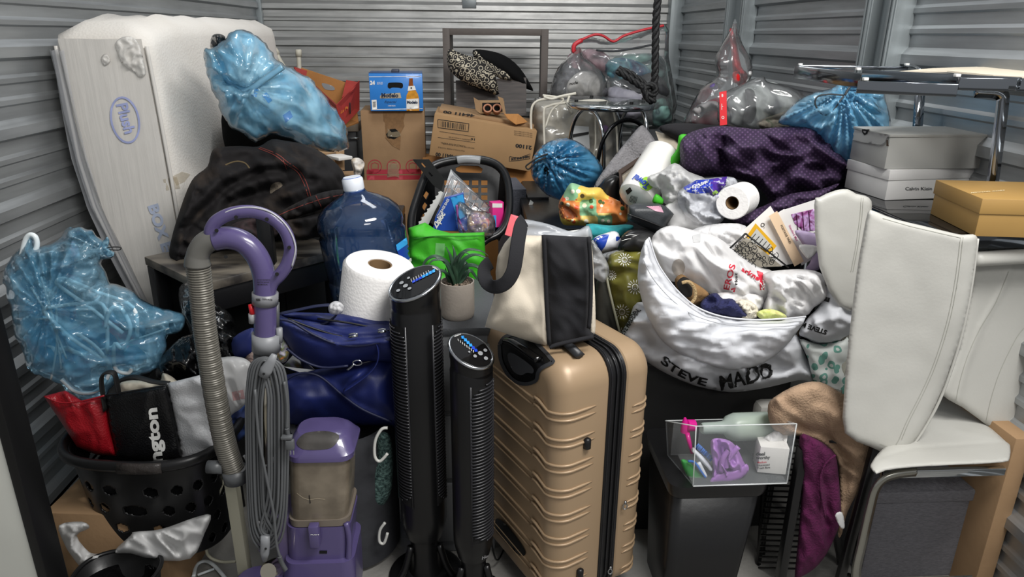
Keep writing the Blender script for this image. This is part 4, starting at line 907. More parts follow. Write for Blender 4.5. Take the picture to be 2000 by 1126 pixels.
# grey fabric box + dark bin right of the basket
gfab = mat('grey_fabric', '#55565e', .9, bump=(150, .3), nz=(60, .15))
t, ob, M, wd, ht = carton('fabric_bin', 'dark grey fabric cube right of the tipped laundry basket', 'box', (990, 520), (1026, 518), 370, 3.35, 3.36, .3, gfab, zb=0)
t, ob, M, wd, ht = carton('storage_bin', 'narrow black storage bin with papers, right of the grey fabric cube', 'bin', (1028, 540), (1068, 540), 385, 3.3, 3.3, .4, black, zb=0)
sheet('paper', [(1027, 415), (1036, 390), (1042, 395), (1032, 418)], 3.2, whink, t)
# ================= LEFT FOREGROUND
grey = mat('grey_plastic', '#7f8184', .4); purple = mat('purple_plastic', '#534a74', .3, coat=.4, nz=(12, .08)); dgrey = mat('dark_grey_plastic', '#4a4c4e', .4)
# --- hangers in a blue bag
hw = mat('hanger_white', '#dfe6e8', .35)
OH = [(48, 470), (60, 458), (72, 465), (75, 480), (100, 474), (118, 462), (128, 447), (150, 443), (180, 447), (190, 462), (205, 475), (222, 490), (215, 505), (200, 508), (205, 530), (216, 552), (240, 558), (262, 570), (290, 592), (330, 605), (362, 616), (352, 648), (330, 652), (322, 685), (312, 712), (290, 726), (262, 735), (235, 740), (215, 760), (205, 782), (160, 782), (140, 768), (118, 750), (80, 735), (60, 725), (45, 690), (32, 660), (22, 610), (8, 560), (5, 530), (20, 505), (35, 490)]
t = thing('hanger_bag', 'light blue plastic bag full of clothes hangers at the far left, over the wash basket', 'bag', at(180, 780, 1.95))
blob('contents', [(60, 500), (130, 470), (190, 490), (200, 560), (270, 600), (330, 630), (300, 700), (210, 730), (120, 720), (60, 690), (35, 600)], 2.12, .05, multi('pale_blue_contents', ['#a5cfe4', '#d0e8f2', '#e4f2f6', '#b0d0e0', '#d9b4c6', '#c4e0ea'], 8, .7), t, .06, W=[('n', .04, .1)], seed=90, s=6)
hb_ = blob('bag_film', OH, 1.98, .13, blue('hanger_bag_film', '#b4e4fb', .34, '#74c4ee', 7), t, .1, R=.14, W=[('n', .03, .12, -25, 2.2), ('n', .014, .04, -10, 3), ('r', .05, 90, 605, 10, .16), ('r', .04, 205, 495, 9, .2), ('l', .03, [(115, 550), (180, 580), (250, 650)], .015), ('l', .025, [(90, 605), (130, 650), (145, 690)], .015), ('l', -.03, [(60, 730), (140, 690), (210, 660)], .02)], seed=91, s=4, edge=.006)
blob('knot', [(196, 482), (208, 462), (214, 470), (212, 484), (224, 492), (218, 504), (206, 500)], 1.95, .03, blA, t, .02, W=[('n', .02, .03)], seed=92, s=3)
ptube('twist_tie', [(205, 484), (222, 482), (236, 483), (232, 488), (212, 487)], 1.93, .0015, ink, t, 6)
def hanger(lab, pts, Y, r=.0055, hook=None):
    g = thing('coat_hanger', lab, 'hanger', at(*pts[0], Y), 'hangers in the blue bag'); ptube('frame', pts, Y, r, hw, g, 8, 5)
    if hook: ptube('hook', hook, Y, r*.8, hw, g, 8, 4)
hanger('white hanger whose long sloping arm ends at the middle of the blue hanger bag', [(240, 650), (175, 600), (118, 560), (112, 548), (130, 545), (190, 570), (260, 600), (268, 660)], 1.90)
hanger('white hanger pushed into the left bulge of the blue hanger bag', [(200, 700), (140, 660), (92, 615), (88, 602), (110, 598), (170, 592), (205, 602), (210, 690)], 1.90)
hanger('white hanger with rounded shoulder and open hook at right of the hanger bag', [(205, 640), (215, 605), (235, 600), (255, 640), (240, 680), (225, 670), (222, 700), (228, 722), (250, 728), (258, 718)], 1.89)
hanger('white hanger lying low in the blue hanger bag with its hook down', [(150, 650), (190, 680), (215, 720), (190, 762), (150, 765), (120, 740)], 1.90)
hanger('white padded hanger loop standing up from the top left of the hanger bag', [(42, 500), (50, 468), (60, 458), (70, 464), (72, 480), (66, 496)], 1.92, .007)
for k, (a, b) in enumerate((((60, 560), (130, 700)), ((80, 540), (120, 720)), ((110, 600), (100, 740)), ((170, 690), (330, 640)))):
    hanger(('thin white hanger bar seen through the blue bag, '+('at its left edge', 'just right of the left bulge', 'running down to the red bag', 'running to the right corner')[k]), [a, ((a[0]+b[0])/2+6, (a[1]+b[1])/2), b], 1.91, .003)
# --- black refuse bags
t = thing('black_bag', 'shiny wrinkled black refuse bag between the hanger bag and the vacuum hose', 'bag', at(380, 740, 2.0))
blob('film', [(352, 660), (375, 650), (400, 645), (440, 640), (470, 660), (470, 700), (440, 740), (400, 760), (340, 745), (305, 735), (312, 700), (330, 680)], 2.0, .09, blb, t, .1, W=[('n', .04, .07, 60, 2.5), ('n', .012, .03, 70, 2)], seed=93, s=3.5)
t = thing('black_bag', 'upper shiny black refuse bag against the mattress, left of the vacuum hose', 'bag', at(400, 640, 2.1))
blob('film', [(350, 562), (368, 550), (390, 556), (400, 575), (420, 590), (452, 615), (460, 645), (455, 690), (420, 695), (380, 670), (368, 640), (352, 600)], 2.05, .07, blb, t, .07, W=[('n', .04, .06, 60, 2), ('n', .012, .03)], seed=94, s=3.5)
# --- striped shopping bag red / black / white
t = thing('shopping_bag', 'woven red, black and white shopping bag in the black wash basket', 'bag', at(260, 890, 1.78))
wv = lambda n, c, r=.4: mat(n, c, r, bump=(220, .25, 1), nz=(9, .15))
mr, mk_, mw = wv('woven_red', '#8e101b'), wv('woven_black', '#121214', .32), wv('woven_white', '#cfd0d2', .4)
bl1 = blob('red_panel', [(85, 773), (128, 762), (160, 782), (204, 771), (212, 815), (228, 890), (190, 888), (150, 872), (120, 825)], 1.78, .03, mr, t, .12, W=[('n', .012, .07, 60, 2)], seed=95, s=5, smooth=1)
blp = blob('black_panel', [(204, 771), (326, 752), (336, 790), (358, 900), (300, 902), (228, 892), (214, 830)], 1.77, .025, mk_, t, .12, W=[('n', .009, .1, 80, 2), ('l', .01, [(206, 771), (216, 830), (228, 890)], .006)], seed=96, s=5, smooth=1)
blob('white_panel', [(326, 748), (398, 730), (425, 728), (440, 800), (445, 880), (358, 900), (345, 840)], 1.78, .03, mw, t, .12, W=[('n', .014, .08, 20, 1.5)], seed=97, s=5, smooth=1)
ptube('hem', [(88, 774), (120, 786), (160, 783), (204, 772)], 1.745, .0025, mr, t, 6); ptube('hem', [(205, 772), (265, 762), (327, 752)], 1.745, .0025, mk_, t, 6)
letter('ngton', blp, (318, 902), (-4, -36), (-34, 4), whink, bold=.04, width=108, off=.002)
letter('i', blp, (322, 950), (-4, -36), (-34, 4), whink) if 0 else None
blob('open_mouth', [(92, 772), (128, 763), (160, 781), (125, 784)], 1.80, .003, blackm, t, .01, s=4, smooth=1)
ptube('handle', [(206, 800), (198, 745), (205, 728), (222, 728), (228, 745), (232, 768)], 1.76, .006, blackm, t, 8, 5, flat=(2, .6)); ptube('handle', [(228, 745), (260, 735), (300, 745), (330, 748)], 1.8, .006, blackm, t, 8, 5, flat=(2, .6))
o = blob('folded_shirt', [(232, 750), (260, 742), (310, 745), (318, 728), (340, 738), (345, 752), (300, 765), (240, 775)], 1.9, .03, mat('ivory_cloth', '#cfc7b5', .9), None, .05, W=[('n', .012, .06)], seed=98, s=4); tag(o, 'folded ivory cloth inside the red, black and white shopping bag', 'cloth')
pink = mat('pale_pink_print', '#c07a7a', .6, alpha=.6)
# white plastic carrier
t = thing('plastic_bag', 'thin white plastic carrier bag hanging between the shopping bag and vacuum cord', 'bag', at(450, 800, 1.8))
wf = mat('thin_white_film', '#d9d9d8', .3, alpha=.85, transl=.3, bump=(9, .6, 5, 1)); 
cb = blob('film', [(395, 715), (430, 698), (470, 697), (492, 712), (490, 745), (478, 790), (450, 812), (430, 850), (410, 800), (398, 760)], 1.82, .05, wf, t, .05, W=[('n', .02, .08, 60, 2)], seed=99, s=4)
patch('pale_print', [(452, 765), (475, 760), (478, 778), (455, 782)], cb, mat('pale_red_print', '#b98080', .5, alpha=.5), 5)
o = blob('blue_garment', [(405, 790), (430, 780), (478, 775), (488, 800), (480, 850), (440, 870), (420, 850)], 1.95, .05, multi('blue_garment', ['#1b2a5c', '#22407c', '#142046'], 9), None, .05, W=[('n', .02, .06)], seed=100, s=5); tag(o, 'dark blue garment glimpsed behind the vacuum hose above the wash basket', 'garment')
# --- lower black wash basket with round holes
def ringpts(cx, cy, a, b, z, rot, n=40, p=2.6):
    o = []
    for i in range(n):
        th = 2*PI*i/n; c_, s_ = math.cos(th), math.sin(th); x = a*math.copysign(abs(c_)**(2/p), c_); y = b*math.copysign(abs(s_)**(2/p), s_)
        o.append(Vector((cx+x*math.cos(rot)-y*math.sin(rot), cy+x*math.sin(rot)+y*math.cos(rot), z)))
    return o
zt = .50; c_ = atz(282, 895, zt); cy_ = c_.y+.15; cx_ = c_.x-.03
t = thing('wash_basket', 'black oval wash basket with round holes, lower left', 'basket', (cx_, cy_, .12))
nn = 320; rows = 84; V = []; F = []; rot = -.12; z0, z1 = .165, zt; A0, B0, A1, B1 = .185, .14, .218, .175
for j in range(rows+1):
    u = j/rows; V += ringpts(cx_, cy_, A0+(A1-A0)*u, B0+(B1-B0)*u, z0+(z1-z0)*u, rot, nn, 2.8)
for j in range(rows):
    for i in range(nn):
        # round holes in four staggered rows
        arc = (i+.5)/nn*18; u = (j+.5)/rows; rr_ = u*.37/.075
        row = int(rr_); fx = (arc+(row % 2)*.5) % 1-.5; fy = rr_-row-.5
        if row < 4 and (fx*1.0)**2*1.0+(fy*1.0)**2 < .06: continue
        F.append((j*nn+i, j*nn+(i+1) % nn, (j+1)*nn+(i+1) % nn, (j+1)*nn+i))
k = len(V); V.append(Vector((cx_, cy_, z0))); F += [(k, (i+1) % nn, i) for i in range(nn)]
o = from_data('body', V, F, black, t, True); md = o.modifiers.new('wall', 'SOLIDIFY'); md.thickness = .004
turned('dark_lining', [(.001, z0+.01), (A0*.93, z0+.012), (A1*.93, zt-.12), (.001, zt-.10)], cloth_b, t, Matrix.Translation((cx_, cy_, 0)) @ Matrix.Rotation(rot, 4, 'Z'), 32, 1, B0/A0)
tube('rim', ringpts(cx_, cy_, A1+.012, B1+.012, zt, rot, 48, 2.8), .013, black, t, 10, True, flat=(1, 1.3), up=(0, 0, 1))
g = [p for p in ringpts(cx_, cy_, A1+.014, B1+.014, zt, rot, 64, 2.8)[48:53]]; tube('grip', [p+Vector((0, -.004, -.002)) for p in g], .016, mat('ribbed_grip', '#2e2a28', .4, bump=(60, .4)), t, 8, False, flat=(.6, 1.1), up=(0, 0, 1))
# things under it
t, ob, M, wd, ht = carton('cardboard_box', 'low brown cardboard box under the black wash basket', 'box', (112, 1105), (330, 1112), 1000, 1.75, 1.72, .35, card, zb=0.001)
dblob = blob('white_bag', [(115, 1025), (160, 1018), (175, 1030), (150, 1045), (175, 1078), (200, 1082), (165, 1110), (140, 1085), (125, 1060)], 1.66, .03, wf, None, .03, W=[('n', .02, .05)], seed=101, s=4); tag(dblob, 'crumpled white plastic bag at the left end of the low cardboard box', 'bag')
dblob = blob('white_bag', [(222, 1078), (255, 1045), (262, 1038), (300, 1035), (330, 1028), (380, 1010), (412, 1005), (400, 1040), (372, 1090), (300, 1092), (255, 1080)], 1.66, .04, wf, None, .05, W=[('n', .03, .07, 40, 2)], seed=102, s=4); tag(dblob, 'crumpled white plastic bag under the right half of the wash basket', 'bag')
# round black waste bin at the bottom edge
c2_ = atz(228, 1115, .24); t = thing('waste_bin', 'black round-cornered waste bin with liner at the bottom left edge', 'bin', (c2_.x, c2_.y, 0))
shell('body', [ringpts(c2_.x, c2_.y, .075, .06, 0, 0, 40, 2.4), ringpts(c2_.x, c2_.y, .105, .085, .235, 0, 40, 2.4)], black, t, .004)
tube('rim', ringpts(c2_.x, c2_.y, .108, .087, .238, 0, 48, 2.4), .006, black, t, 8, True); 
turned('liner', [(.07, .02), (.10, .2)], blb, t, Matrix.Translation((c2_.x, c2_.y, 0)), 40, 1, .8, False)
# cream metal frame behind the vacuum
t = thing('cream_stand', 'cream square metal leg frame standing behind the vacuum hose', 'frame', (at(448, 1126, 1.72).x, 1.72, 0))
crs = mat('cream_steel', '#a8a592', .45); tp = at(452, 930, 1.72)
box('post', (tp.x-.016, 1.70, 0), (tp.x+.016, 1.735, tp.z), crs, t, None, .003)
ptube('bent_rod', [(440, 930), (420, 985), (404, 1060), (408, 1085), (432, 1096), (460, 1096)], [1.8]*6, .0045, crs, t, 8)
# hanger on the floor
g = thing('coat_hanger', 'white plastic hanger end lying on the floor at the bottom, left of the vacuum', 'hanger', atz(405, 1115, .01)); P = [atz(*q, .012) for q in ((378, 1125), (384, 1103), (400, 1095), (416, 1102), (435, 1122), (450, 1145))]
tube('frame', cr(P, 6), .006, hw, g, 8, flat=(1, .7)); tube('crossbar', [atz(386, 1122, .012), atz(418, 1110, .012)], .004, hw, g, 8)

# --- vacuum cleaner
YV = 1.62
t = thing('vacuum_cleaner', 'purple and grey upright vacuum cleaner with wound cord and ribbed hose', 'vacuum', (at(560, 1100, YV).x, YV, 0))
Hp = cr([at(*q, YV) for q in ((386, 512), (392, 560), (400, 640), (412, 720), (426, 800), (441, 870), (457, 918))], 60)
L_ = [0]
for a, b in zip(Hp, Hp[1:]): L_.append(L_[-1]+(b-a).length)
rg = [.0262+.0022*math.sin(l*2*PI/.0062) for l in L_]
rib_m = mat('hose_grey', '#6f6c64', .35, .25); tube('hose', Hp, rg, rib_m, t, 20)
ptube('elbow', [(386, 518), (386, 500), (394, 482), (408, 470), (424, 466)], YV, [.030, .030, .028, .028, .026, .026, .026, .026, .026, .026, .026, .026, .026, .026, .026, .026, .026], mat('elbow_grey', '#5f5e5a', .35), t, 20, 4)
wd_ = ptube('wand', [(420, 467), (448, 464), (478, 474), (502, 500), (515, 535), (518, 580), (518, 655)], YV, .0265, purple, t, 24, 8)
ptube('loop_handle', [(412, 462), (412, 448), (425, 430), (455, 416), (492, 413), (528, 424), (555, 448), (567, 482), (562, 512), (548, 535), (532, 552), (524, 575)], YV-.008, .015, purple, t, 16, 6, flat=(1.0, .8), up=(0, -1, 0))
ptube('handle_trim', [(430, 420), (458, 408), (494, 405), (532, 416), (562, 444), (577, 482), (570, 520)], YV-.016, .0022, mat('trim_grey', '#a6a6ac', .3), t, 6, 6)
for q in ((461, 424), (521, 428), (423, 450), (565, 483), (541, 535), (441, 501)):
    p = at(*q, YV-.03); turned('screw_hole', [(.0012, 0), (.0042, 0), (.0045, .008)], hole, t, axM(p, p+(p-CAM).normalized()), 12, cap=True)
col_ = ptube('collar', [(518, 571), (518, 592)], YV, .0305, mat('collar_grey', '#75767a', .35), t, 24, 1); letter('WARNING', col_, (500, 587), (4, 0), (0, -7), ink, bold=.05, width=9); letter('CLEAN FILTER', col_, (512, 584), (4, .5), (0, -4), ink, width=20)
for k, s_ in enumerate(('DO NOT EXPOSE TO', 'ELECTRIC SHOCK', 'SEE MANUAL')): letter(s_, wd_, (503, 547+k*4.5), (3, 0), (0, -3), ink, width=24-k*2)
ptube('clamp', [(520, 651), (520, 683)], YV, .034, grey, t, 24, 1); ptube('clamp_ear', [(545, 640), (546, 668)], YV, .008, grey, t, 10, 1)
ptube('side_button', [(492, 612), (493, 630)], YV-.01, .0085, mat('light_grey', '#8d8e90', .4), t, 12, 1); ptube('red_button', [(488, 594), (494, 612)], YV-.01, [.004, .0085], mat('button_red', '#c01d24', .3), t, 12, 1)
ptube('back_spine', [(541, 590), (541, 650)], YV+.01, .006, dgrey, t, 10, 1)
ptube('lower_shaft', [(517, 683), (517, 740), (515, 900)], YV+.01, .0265, dgrey, t, 20, 1)
ptube('chrome_tube', [(519, 735), (520, 800), (520, 900)], YV-.035, .0155, mat('brushed_chrome', '#b9b2a2', .18, 1), t, 20, 1)
ptube('side_rail', [(503, 740), (504, 900)], YV-.02, .009, dgrey, t, 12, 1)
ptube('tube_ring', [(518, 896), (518, 902)], YV-.03, .021, mat('light_grey', ''), t, 20, 1)
ptube('grey_shaft', [(515, 902), (514, 1010)], YV-.03, [.0185, .0195], mat('shaft_grey', '#37393b', .35), t, 20, 1)
ptube('silver_band', [(514, 1008), (514, 1022)], YV-.03, .0205, mat('silver_band', '#a9a9a8', .35), t, 20, 1); ptube('shaft_foot', [(514, 1022), (514, 1040)], YV-.03, .020, grey, t, 20, 1); ptube('purple_neck', [(516, 1036), (516, 1070)], YV-.02, .0165, purple, t, 20, 1)
def paddle(nm, pts, Y, m_, r): ptube(nm, pts, Y, r, m_, t, 14, 1, flat=(1, .55), up=(0, -1, 0))
paddle('cord_hook', [(536, 692), (530, 705), (520, 722), (514, 735)], YV-.062, grey, [.007, .011, .015, .012])
paddle('cord_hook', [(518, 1046), (518, 1060), (517, 1080), (517, 1095)], YV-.062, grey, [.012, .013, .012, .006])
for q in ((515, 730), (519, 1071)): p = at(*q, YV-.073); turned('screw_hole', [(.001, 0), (.003, 0), (.003, .005)], hole, t, axM(p, p+(p-CAM).normalized()), 12)
cordm = mat('cord_grey', '#56585a', .5)
random.seed(11)
for k in range(9):
    xl = 482+k*4.4+random.uniform(-1, 1); xr = 560-k*5.2+random.uniform(-1.5, 1.5); Yk = YV-.045-.0035*(k % 4)
    top = 698+k*1.6; bot = 1066-k*3.5+random.uniform(-3, 3)
    pts = [(518, top), (xl+9, top+14), (xl+1, top+60), (xl-1, 820), (xl+2, 960), (xl+8, bot-30), (xl+24, bot), (520, bot+5), (xr-14, bot-12), (xr-3, bot-55), (xr+1, 940), (xr+3-k*.4, 820), (xr, top+60), (xr-10, top+16)]
    ptube('cord', pts, Yk, .0036, cordm, t, 8, 5, True)
ptube('cord', [(498, 760), (505, 850), (520, 930), (534, 1000), (540, 1060), (548, 1090), (556, 1115)], YV-.07, .0036, cordm, t, 8, 5); ptube('cord', [(555, 745), (561, 790), (560, 838)], YV-.06, .0036, cordm, t, 8, 5)
tube('strain_relief', cr([at(*q, YV-.07) for q in ((546, 1086), (550, 1098), (558, 1112))], 20), [.0045+.002*(i % 2) for i in range(41)], cordm, t, 10)
tube('plug_relief', cr([at(*q, YV-.062) for q in ((560, 836), (563, 850))], 14), [.004+.0022*(i % 2) for i in range(15)], cordm, t, 10)
p = at(560, 853, YV-.07); box('plug', (p.x-.013, p.y-.008, p.z-.004), (p.x+.014, p.y+.008, p.z+.004), cordm, t); p = at(567, 866, YV-.07); box('plug', (p.x-.010, p.y-.008, p.z-.014), (p.x+.010, p.y+.006, p.z+.012), cordm, t, None, .003)
for dx in (-3, 3): p = at(571+dx, 882, YV-.07); box('plug_prong', (p.x-.001, p.y-.003, p.z-.006), (p.x+.001, p.y+.003, p.z+.006), chrome, t, None, 0)
# hose clip
ctr = [(458, 915), (462, 938)]; ptube('hose_clip', ctr, YV, [.033, .031], dgrey, t, 24, 1); tube('clip_ring', [at(*q, YV-.012) for q in [(457+25*math.cos(a), 903+22*math.sin(a)) for a in np.linspace(-.7, 3.3, 20)]], .0032, mat('light_grey', ''), t, 8)
ptube('nozzle', [(405, 911), (436, 912)], YV-.01, [.0165, .0175], dgrey, t, 18, 1); p = at(404, 911, YV-.01); turned('nozzle_mouth', [(.001, 0), (.0135, 0)], hole, t, axM(p+Vector((-.0006, 0, 0)), p+Vector((-.05, 0, 0)), (0, 0, 1)), 18)
# canister: lid, bin, base
xc = at(622, 960, YV+.02); 
def rring(pxl, pxr, py, Y, dep, r=.02):
    a = at(pxl, py, Y); b = at(pxr, py, Y); c = (a+b)/2; w_ = (b-a).length; return [Vector((c.x+x, c.y+dep/2+y, c.z)) for x, y in rrect(w_, dep, min(r, w_*.3), 5)]
YC = YV-.0; D_ = .15
lofted('dust_bin', [rring(560, 681, 898, YC, D_, .03), rring(562, 680, 960, YC, D_, .03), rring(565, 678, 1022, YC, D_, .03)], mat('dusty_clear_bin', '#7d7364', .35, nz=(12, .35), bump=(8, .2), coat=.4, col2='#5d5448'), t)
lofted('bin_rim', [rring(560, 683, 1016, YC-.004, D_+.006, .03), rring(562, 682, 1028, YC-.004, D_+.006, .03)], mat('rim_tan', '#6f665c', .4), t)
lofted('bin_lid', [rring(557, 688, 903, YC-.008, D_+.016, .035), rring(556, 689, 893, YC-.008, D_+.016, .035), rring(560, 685, 884, YC-.002, D_+.004, .04), rring(566, 679, 862, YC+.012, D_-.03, .05), rring(575, 668, 850, YC+.025, D_-.055, .05)], purple, t)
lofted('lid_recess', [rring(582, 660, 866, YC+.012, D_-.075, .03), rring(586, 656, 856, YC+.02, D_-.08, .03)], mat('dusty_grey_lid', '#5a5650', .6, nz=(20, .3)), t) if 0 else None
lid_ = [c for c in t.children if c.name.startswith('bin_lid')][0]
patch('lid_recess', [(580, 862), (592, 848), (610, 843), (640, 842), (662, 850), (656, 866), (640, 876), (600, 878), (584, 872)], lid_, mat('dusty_recess', '#45423f', .5, nz=(25, .3)), 4, smooth=3)
lofted('motor_base', [rring(556, 684, 1030, YC-.004, D_+.01, .03), rring(562, 680, 1126, YC-.004, D_+.0, .03), rring(566, 678, 1160, YC-.004, D_+.0, .03)], purple, t)
lofted('base_skirt', [rring(552, 690, 1100, YC-.02, D_+.03, .035), rring(545, 695, 1190, YC-.02, D_+.03, .035)], purple, t)
lofted('side_housing', [rring(540, 566, 1012, YC+.02, D_-.04, .012), rring(540, 566, 1150, YC+.02, D_-.04, .012)], mat('purple_grey', '#5f5576', .4), t)
p = at(615, 1045, YC-.02); box('latch', (p.x-.014, p.y-.012, p.z-.034), (p.x+.013, p.y+.012, p.z+.036), purple, t, None, .004); letter('PUSH', [c for c in t.children if c.name.startswith('latch')][0], (607, 1044), (3, 0), (0, -3), whink, width=15)
ptube('side_handle', [(676, 1020), (682, 1050), (680, 1095), (672, 1110)], YC+.0, .008, purple, t, 12, 4)
patch('vent_slot', [(624, 1074), (639, 1074), (639, 1080), (624, 1080)], [c for c in t.children if c.name.startswith('motor_base')][0], hole, 4)
dbn = [c for c in t.children if c.name.startswith('dust_bin')][0]
line('dust_line', [(580, 962), (592, 971), (604, 975), (620, 972), (635, 974)], 1.2, dbn, mat('dust_pale', '#b9ab92', .9, alpha=.6)); line('dust_line', [(604, 966), (606, 982)], 2, dbn, ink)
# brush head
a = at(490, 1090, 1.55); b = at(565, 1090, 1.55)
lofted('brush_head', [[Vector((a.x+.02+x, 1.60+y, z)) for x, y in rrect(.26*s_, .22*s_, .05, 5)] for z, s_ in ((.01, 1), (.09, 1), (.13, .9), (.155, .75))], purple, t)
p = at(524, 1116, 1.55); turned('silver_knob', [(.001, .0), (.022, 0), (.026, -.01), (.026, -.05)], mat('brushed_chrome', ''), t, axM(p, p-Vector((.1, .9, -.5))), 24)
# --- navy duffel
def satin(nt, b):
    b.inputs['Base Color'].default_value = lin('#14205a'); b.inputs['Roughness'].default_value = .55
    N = nt.nodes; L = nt.links; tc = N.new('ShaderNodeTexCoord'); w_ = N.new('ShaderNodeTexNoise'); w_.inputs['Scale'].default_value = 260; L.new(tc.outputs['Object'], w_.inputs['Vector']); bn = N.new('ShaderNodeBump'); bn.inputs['Strength'].default_value = .15; bn.inputs['Distance'].default_value = .002; L.new(w_.outputs[0], bn.inputs['Height']); L.new(bn.outputs[0], b.inputs['Normal'])
nv = node_mat('navy_satin', satin); nvd = mat('navy_trim', '#0e1536', .55)
t = thing('duffel_bag', 'navy blue zipped duffel bag lying open under the paper roll, beside the tall tower fan', 'bag', at(640, 830, 1.95))
lo = blob('lower_body', [(548, 740), (575, 728), (610, 722), (660, 715), (720, 700), (775, 690), (790, 740), (788, 828), (740, 832), (660, 830), (600, 832), (556, 825), (545, 790)], 1.95, .13, nv, t, .1, R=.12, W=[('s', .02, .15), ('l', .015, [(562, 745), (595, 725), (630, 735), (690, 790), (760, 822)], .008), ('l', .02, [(672, 760), (700, 730), (735, 700), (742, 650)], .012), ('b', .03, 690, 735, 30, 20)], seed=110, s=5)
ptube('piping', [(550, 748), (575, 732), (602, 728), (630, 738), (670, 772), (710, 800), (765, 823)], 1.815, .0038, nvd, t, 8)
up_ = blob('upper_body', [(543, 615), (560, 620), (600, 625), (660, 632), (720, 630), (775, 640), (778, 700), (720, 705), (680, 716), (640, 718), (600, 708), (568, 685), (548, 650)], 1.88, .10, nv, t, .08, R=.1, W=[('s', .012, .15), ('l', .012, [(548, 625), (600, 650), (660, 672), (760, 665)], .006), ('l', -.012, [(555, 618), (620, 640), (680, 660), (755, 655)], .006)], seed=111, s=5)
ptube('piping', [(545, 624), (570, 628), (610, 652), (660, 672), (710, 674), (765, 662)], 1.79, .0038, nvd, t, 8); ptube('piping', [(560, 680), (590, 703), (630, 717), (680, 714)], 1.80, .0038, nvd, t, 8)
blob('top_panel', [(545, 610), (600, 610), (660, 612), (720, 618), (775, 628), (775, 648), (720, 655), (660, 650), (600, 632), (556, 620)], 1.92, .06, nv, t, .06, W=[('n', .01, .05, 5, 3)], seed=112, s=4)
ptube('zip_track', [(562, 622), (610, 640), (660, 655), (700, 658), (760, 645)], 1.82, .003, mat('black_zip', '#0c0d12', .4), t, 6); ptube('zip_track', [(620, 622), (680, 630), (730, 640), (765, 646)], 1.84, .003, MATS['black_zip'], t, 6)
ptube('carry_strap', [(548, 612), (585, 604), (620, 597), (650, 596), (660, 605), (652, 620), (630, 632), (605, 633), (590, 628)], 1.86, .007, nvd, t, 10, 5, flat=(1.5, .4))
ptube('side_strap', [(735, 665), (740, 690), (732, 715), (705, 740), (672, 762)], 1.80, .008, nv, t, 8, 5, flat=(1.6, .3))
zp = mat('zip_metal', '#b5b8bc', .15, 1)
for q, w_ in (((690, 657), 9), ((746, 648), 8)): ptube('zip_pull', [(q[0]-w_, q[1]+1), (q[0]+w_, q[1]-2)], 1.79, .004, zp, t, 8, 1); ptube('zip_pull', [(q[0]-w_, q[1]-4), (q[0], q[1]-6), (q[0]+w_, q[1]-5)], 1.785, .002, zp, t, 6, 3)
p = [(698+9*math.cos(a), 708+5*math.sin(a)) for a in np.linspace(0, 2*PI, 14, endpoint=False)]; ptube('ring', p, 1.79, .002, zp, t, 6, 1, True); ptube('clip', [(692, 710), (684, 718), (678, 722)], 1.79, .003, zp, t, 8, 2)
ptube('tag_ring', [(608, 818), (611, 826), (607, 832)], 1.79, .0018, zp, t, 6, 3); pl_ = [(605, 828), (613, 826), (616, 835), (615, 848), (610, 855), (606, 846)]; sheet('charm', pl_, 1.79, mat('charm_dark', '#5d5f5f', .25, .8), t, .003)
blob('side_pocket', [(455, 660), (490, 640), (500, 650), (500, 690), (470, 700), (455, 690)], 1.9, .04, nv, t, .04, seed=113, s=4)
o = blob('tissue_knot', [(641, 600), (648, 590), (660, 588), (671, 596), (670, 608), (660, 614), (645, 612)], 1.84, .02, mat('white_wrap', '#d2d2d4', .35, alpha=.85), None, .02, W=[('n', .012, .02)], seed=114, s=3); tag(o, 'knot of clear white wrap on the duffel strap below the paper roll', 'knot')
o = sheet('steel_tray', [(552, 715), (575, 690), (600, 706), (615, 722), (590, 728)], [1.9, 1.93, 1.9, 1.88, 1.88], mat('polished_steel', '#cfcfd0', .12, 1), None, .006); tag(o, 'shiny steel tray edge showing in the open duffel bag', 'tray')
o = blob('floral_cloth', [(535, 655), (552, 658), (566, 680), (558, 706), (540, 700)], 1.88, .03, multi('floral_cloth', ['#d8d0c8', '#c77a3a', '#8a9a6a', '#b9b0c8', '#e0ddd5'], 30), None, .03, W=[('n', .015, .03)], seed=115, s=3); tag(o, 'white cloth with small coloured flowers beside the vacuum clamp', 'cloth')
o = blob('pattern_cloth', [(478, 700), (485, 680), (500, 675), (498, 712), (488, 715)], 1.9, .03, multi('brown_floral', ['#3a3030', '#a08c84', '#5d4b4a'], 40), None, .03, seed=116, s=3); tag(o, 'dark patterned cloth left of the vacuum shaft', 'cloth')
# --- dark fabric hamper behind the canister
t = thing('fabric_hamper', 'round dark grey fabric hamper with white handles behind the vacuum canister', 'hamper', (at(690, 1000, 1.98).x, 1.98, 0))
cx_ = at(700, 1000, 1.95).x; turned('body', [(.13, 0.002), (.16, .02), (.165, .3), (.158, .47), (.14, .47), (.13, .05)], mat('charcoal_fabric', '#35363a', .8, bump=(9, .8), nz=(7, .3)), t, Matrix.Translation((cx_-.03, 1.96, 0)), 40, cap=False)
ptube('handle', [(757, 835), (745, 838), (733, 860), (732, 890), (742, 900), (757, 885)], 1.78, .0045, mat('white_rope', '#c9c9c4', .5), t, 10, 5); ptube('handle', [(752, 1020), (742, 1035), (741, 1056), (750, 1060), (757, 1040)], 1.8, .0045, MATS['white_rope'], t, 10, 5)
for q in ((687, 872), (685, 975)): p = at(*q, 1.79); box('buckle', (p.x-.008, p.y-.006, p.z-.02), (p.x+.008, p.y+.006, p.z+.02), mat('clear_acrylic', ''), t, None, .002)
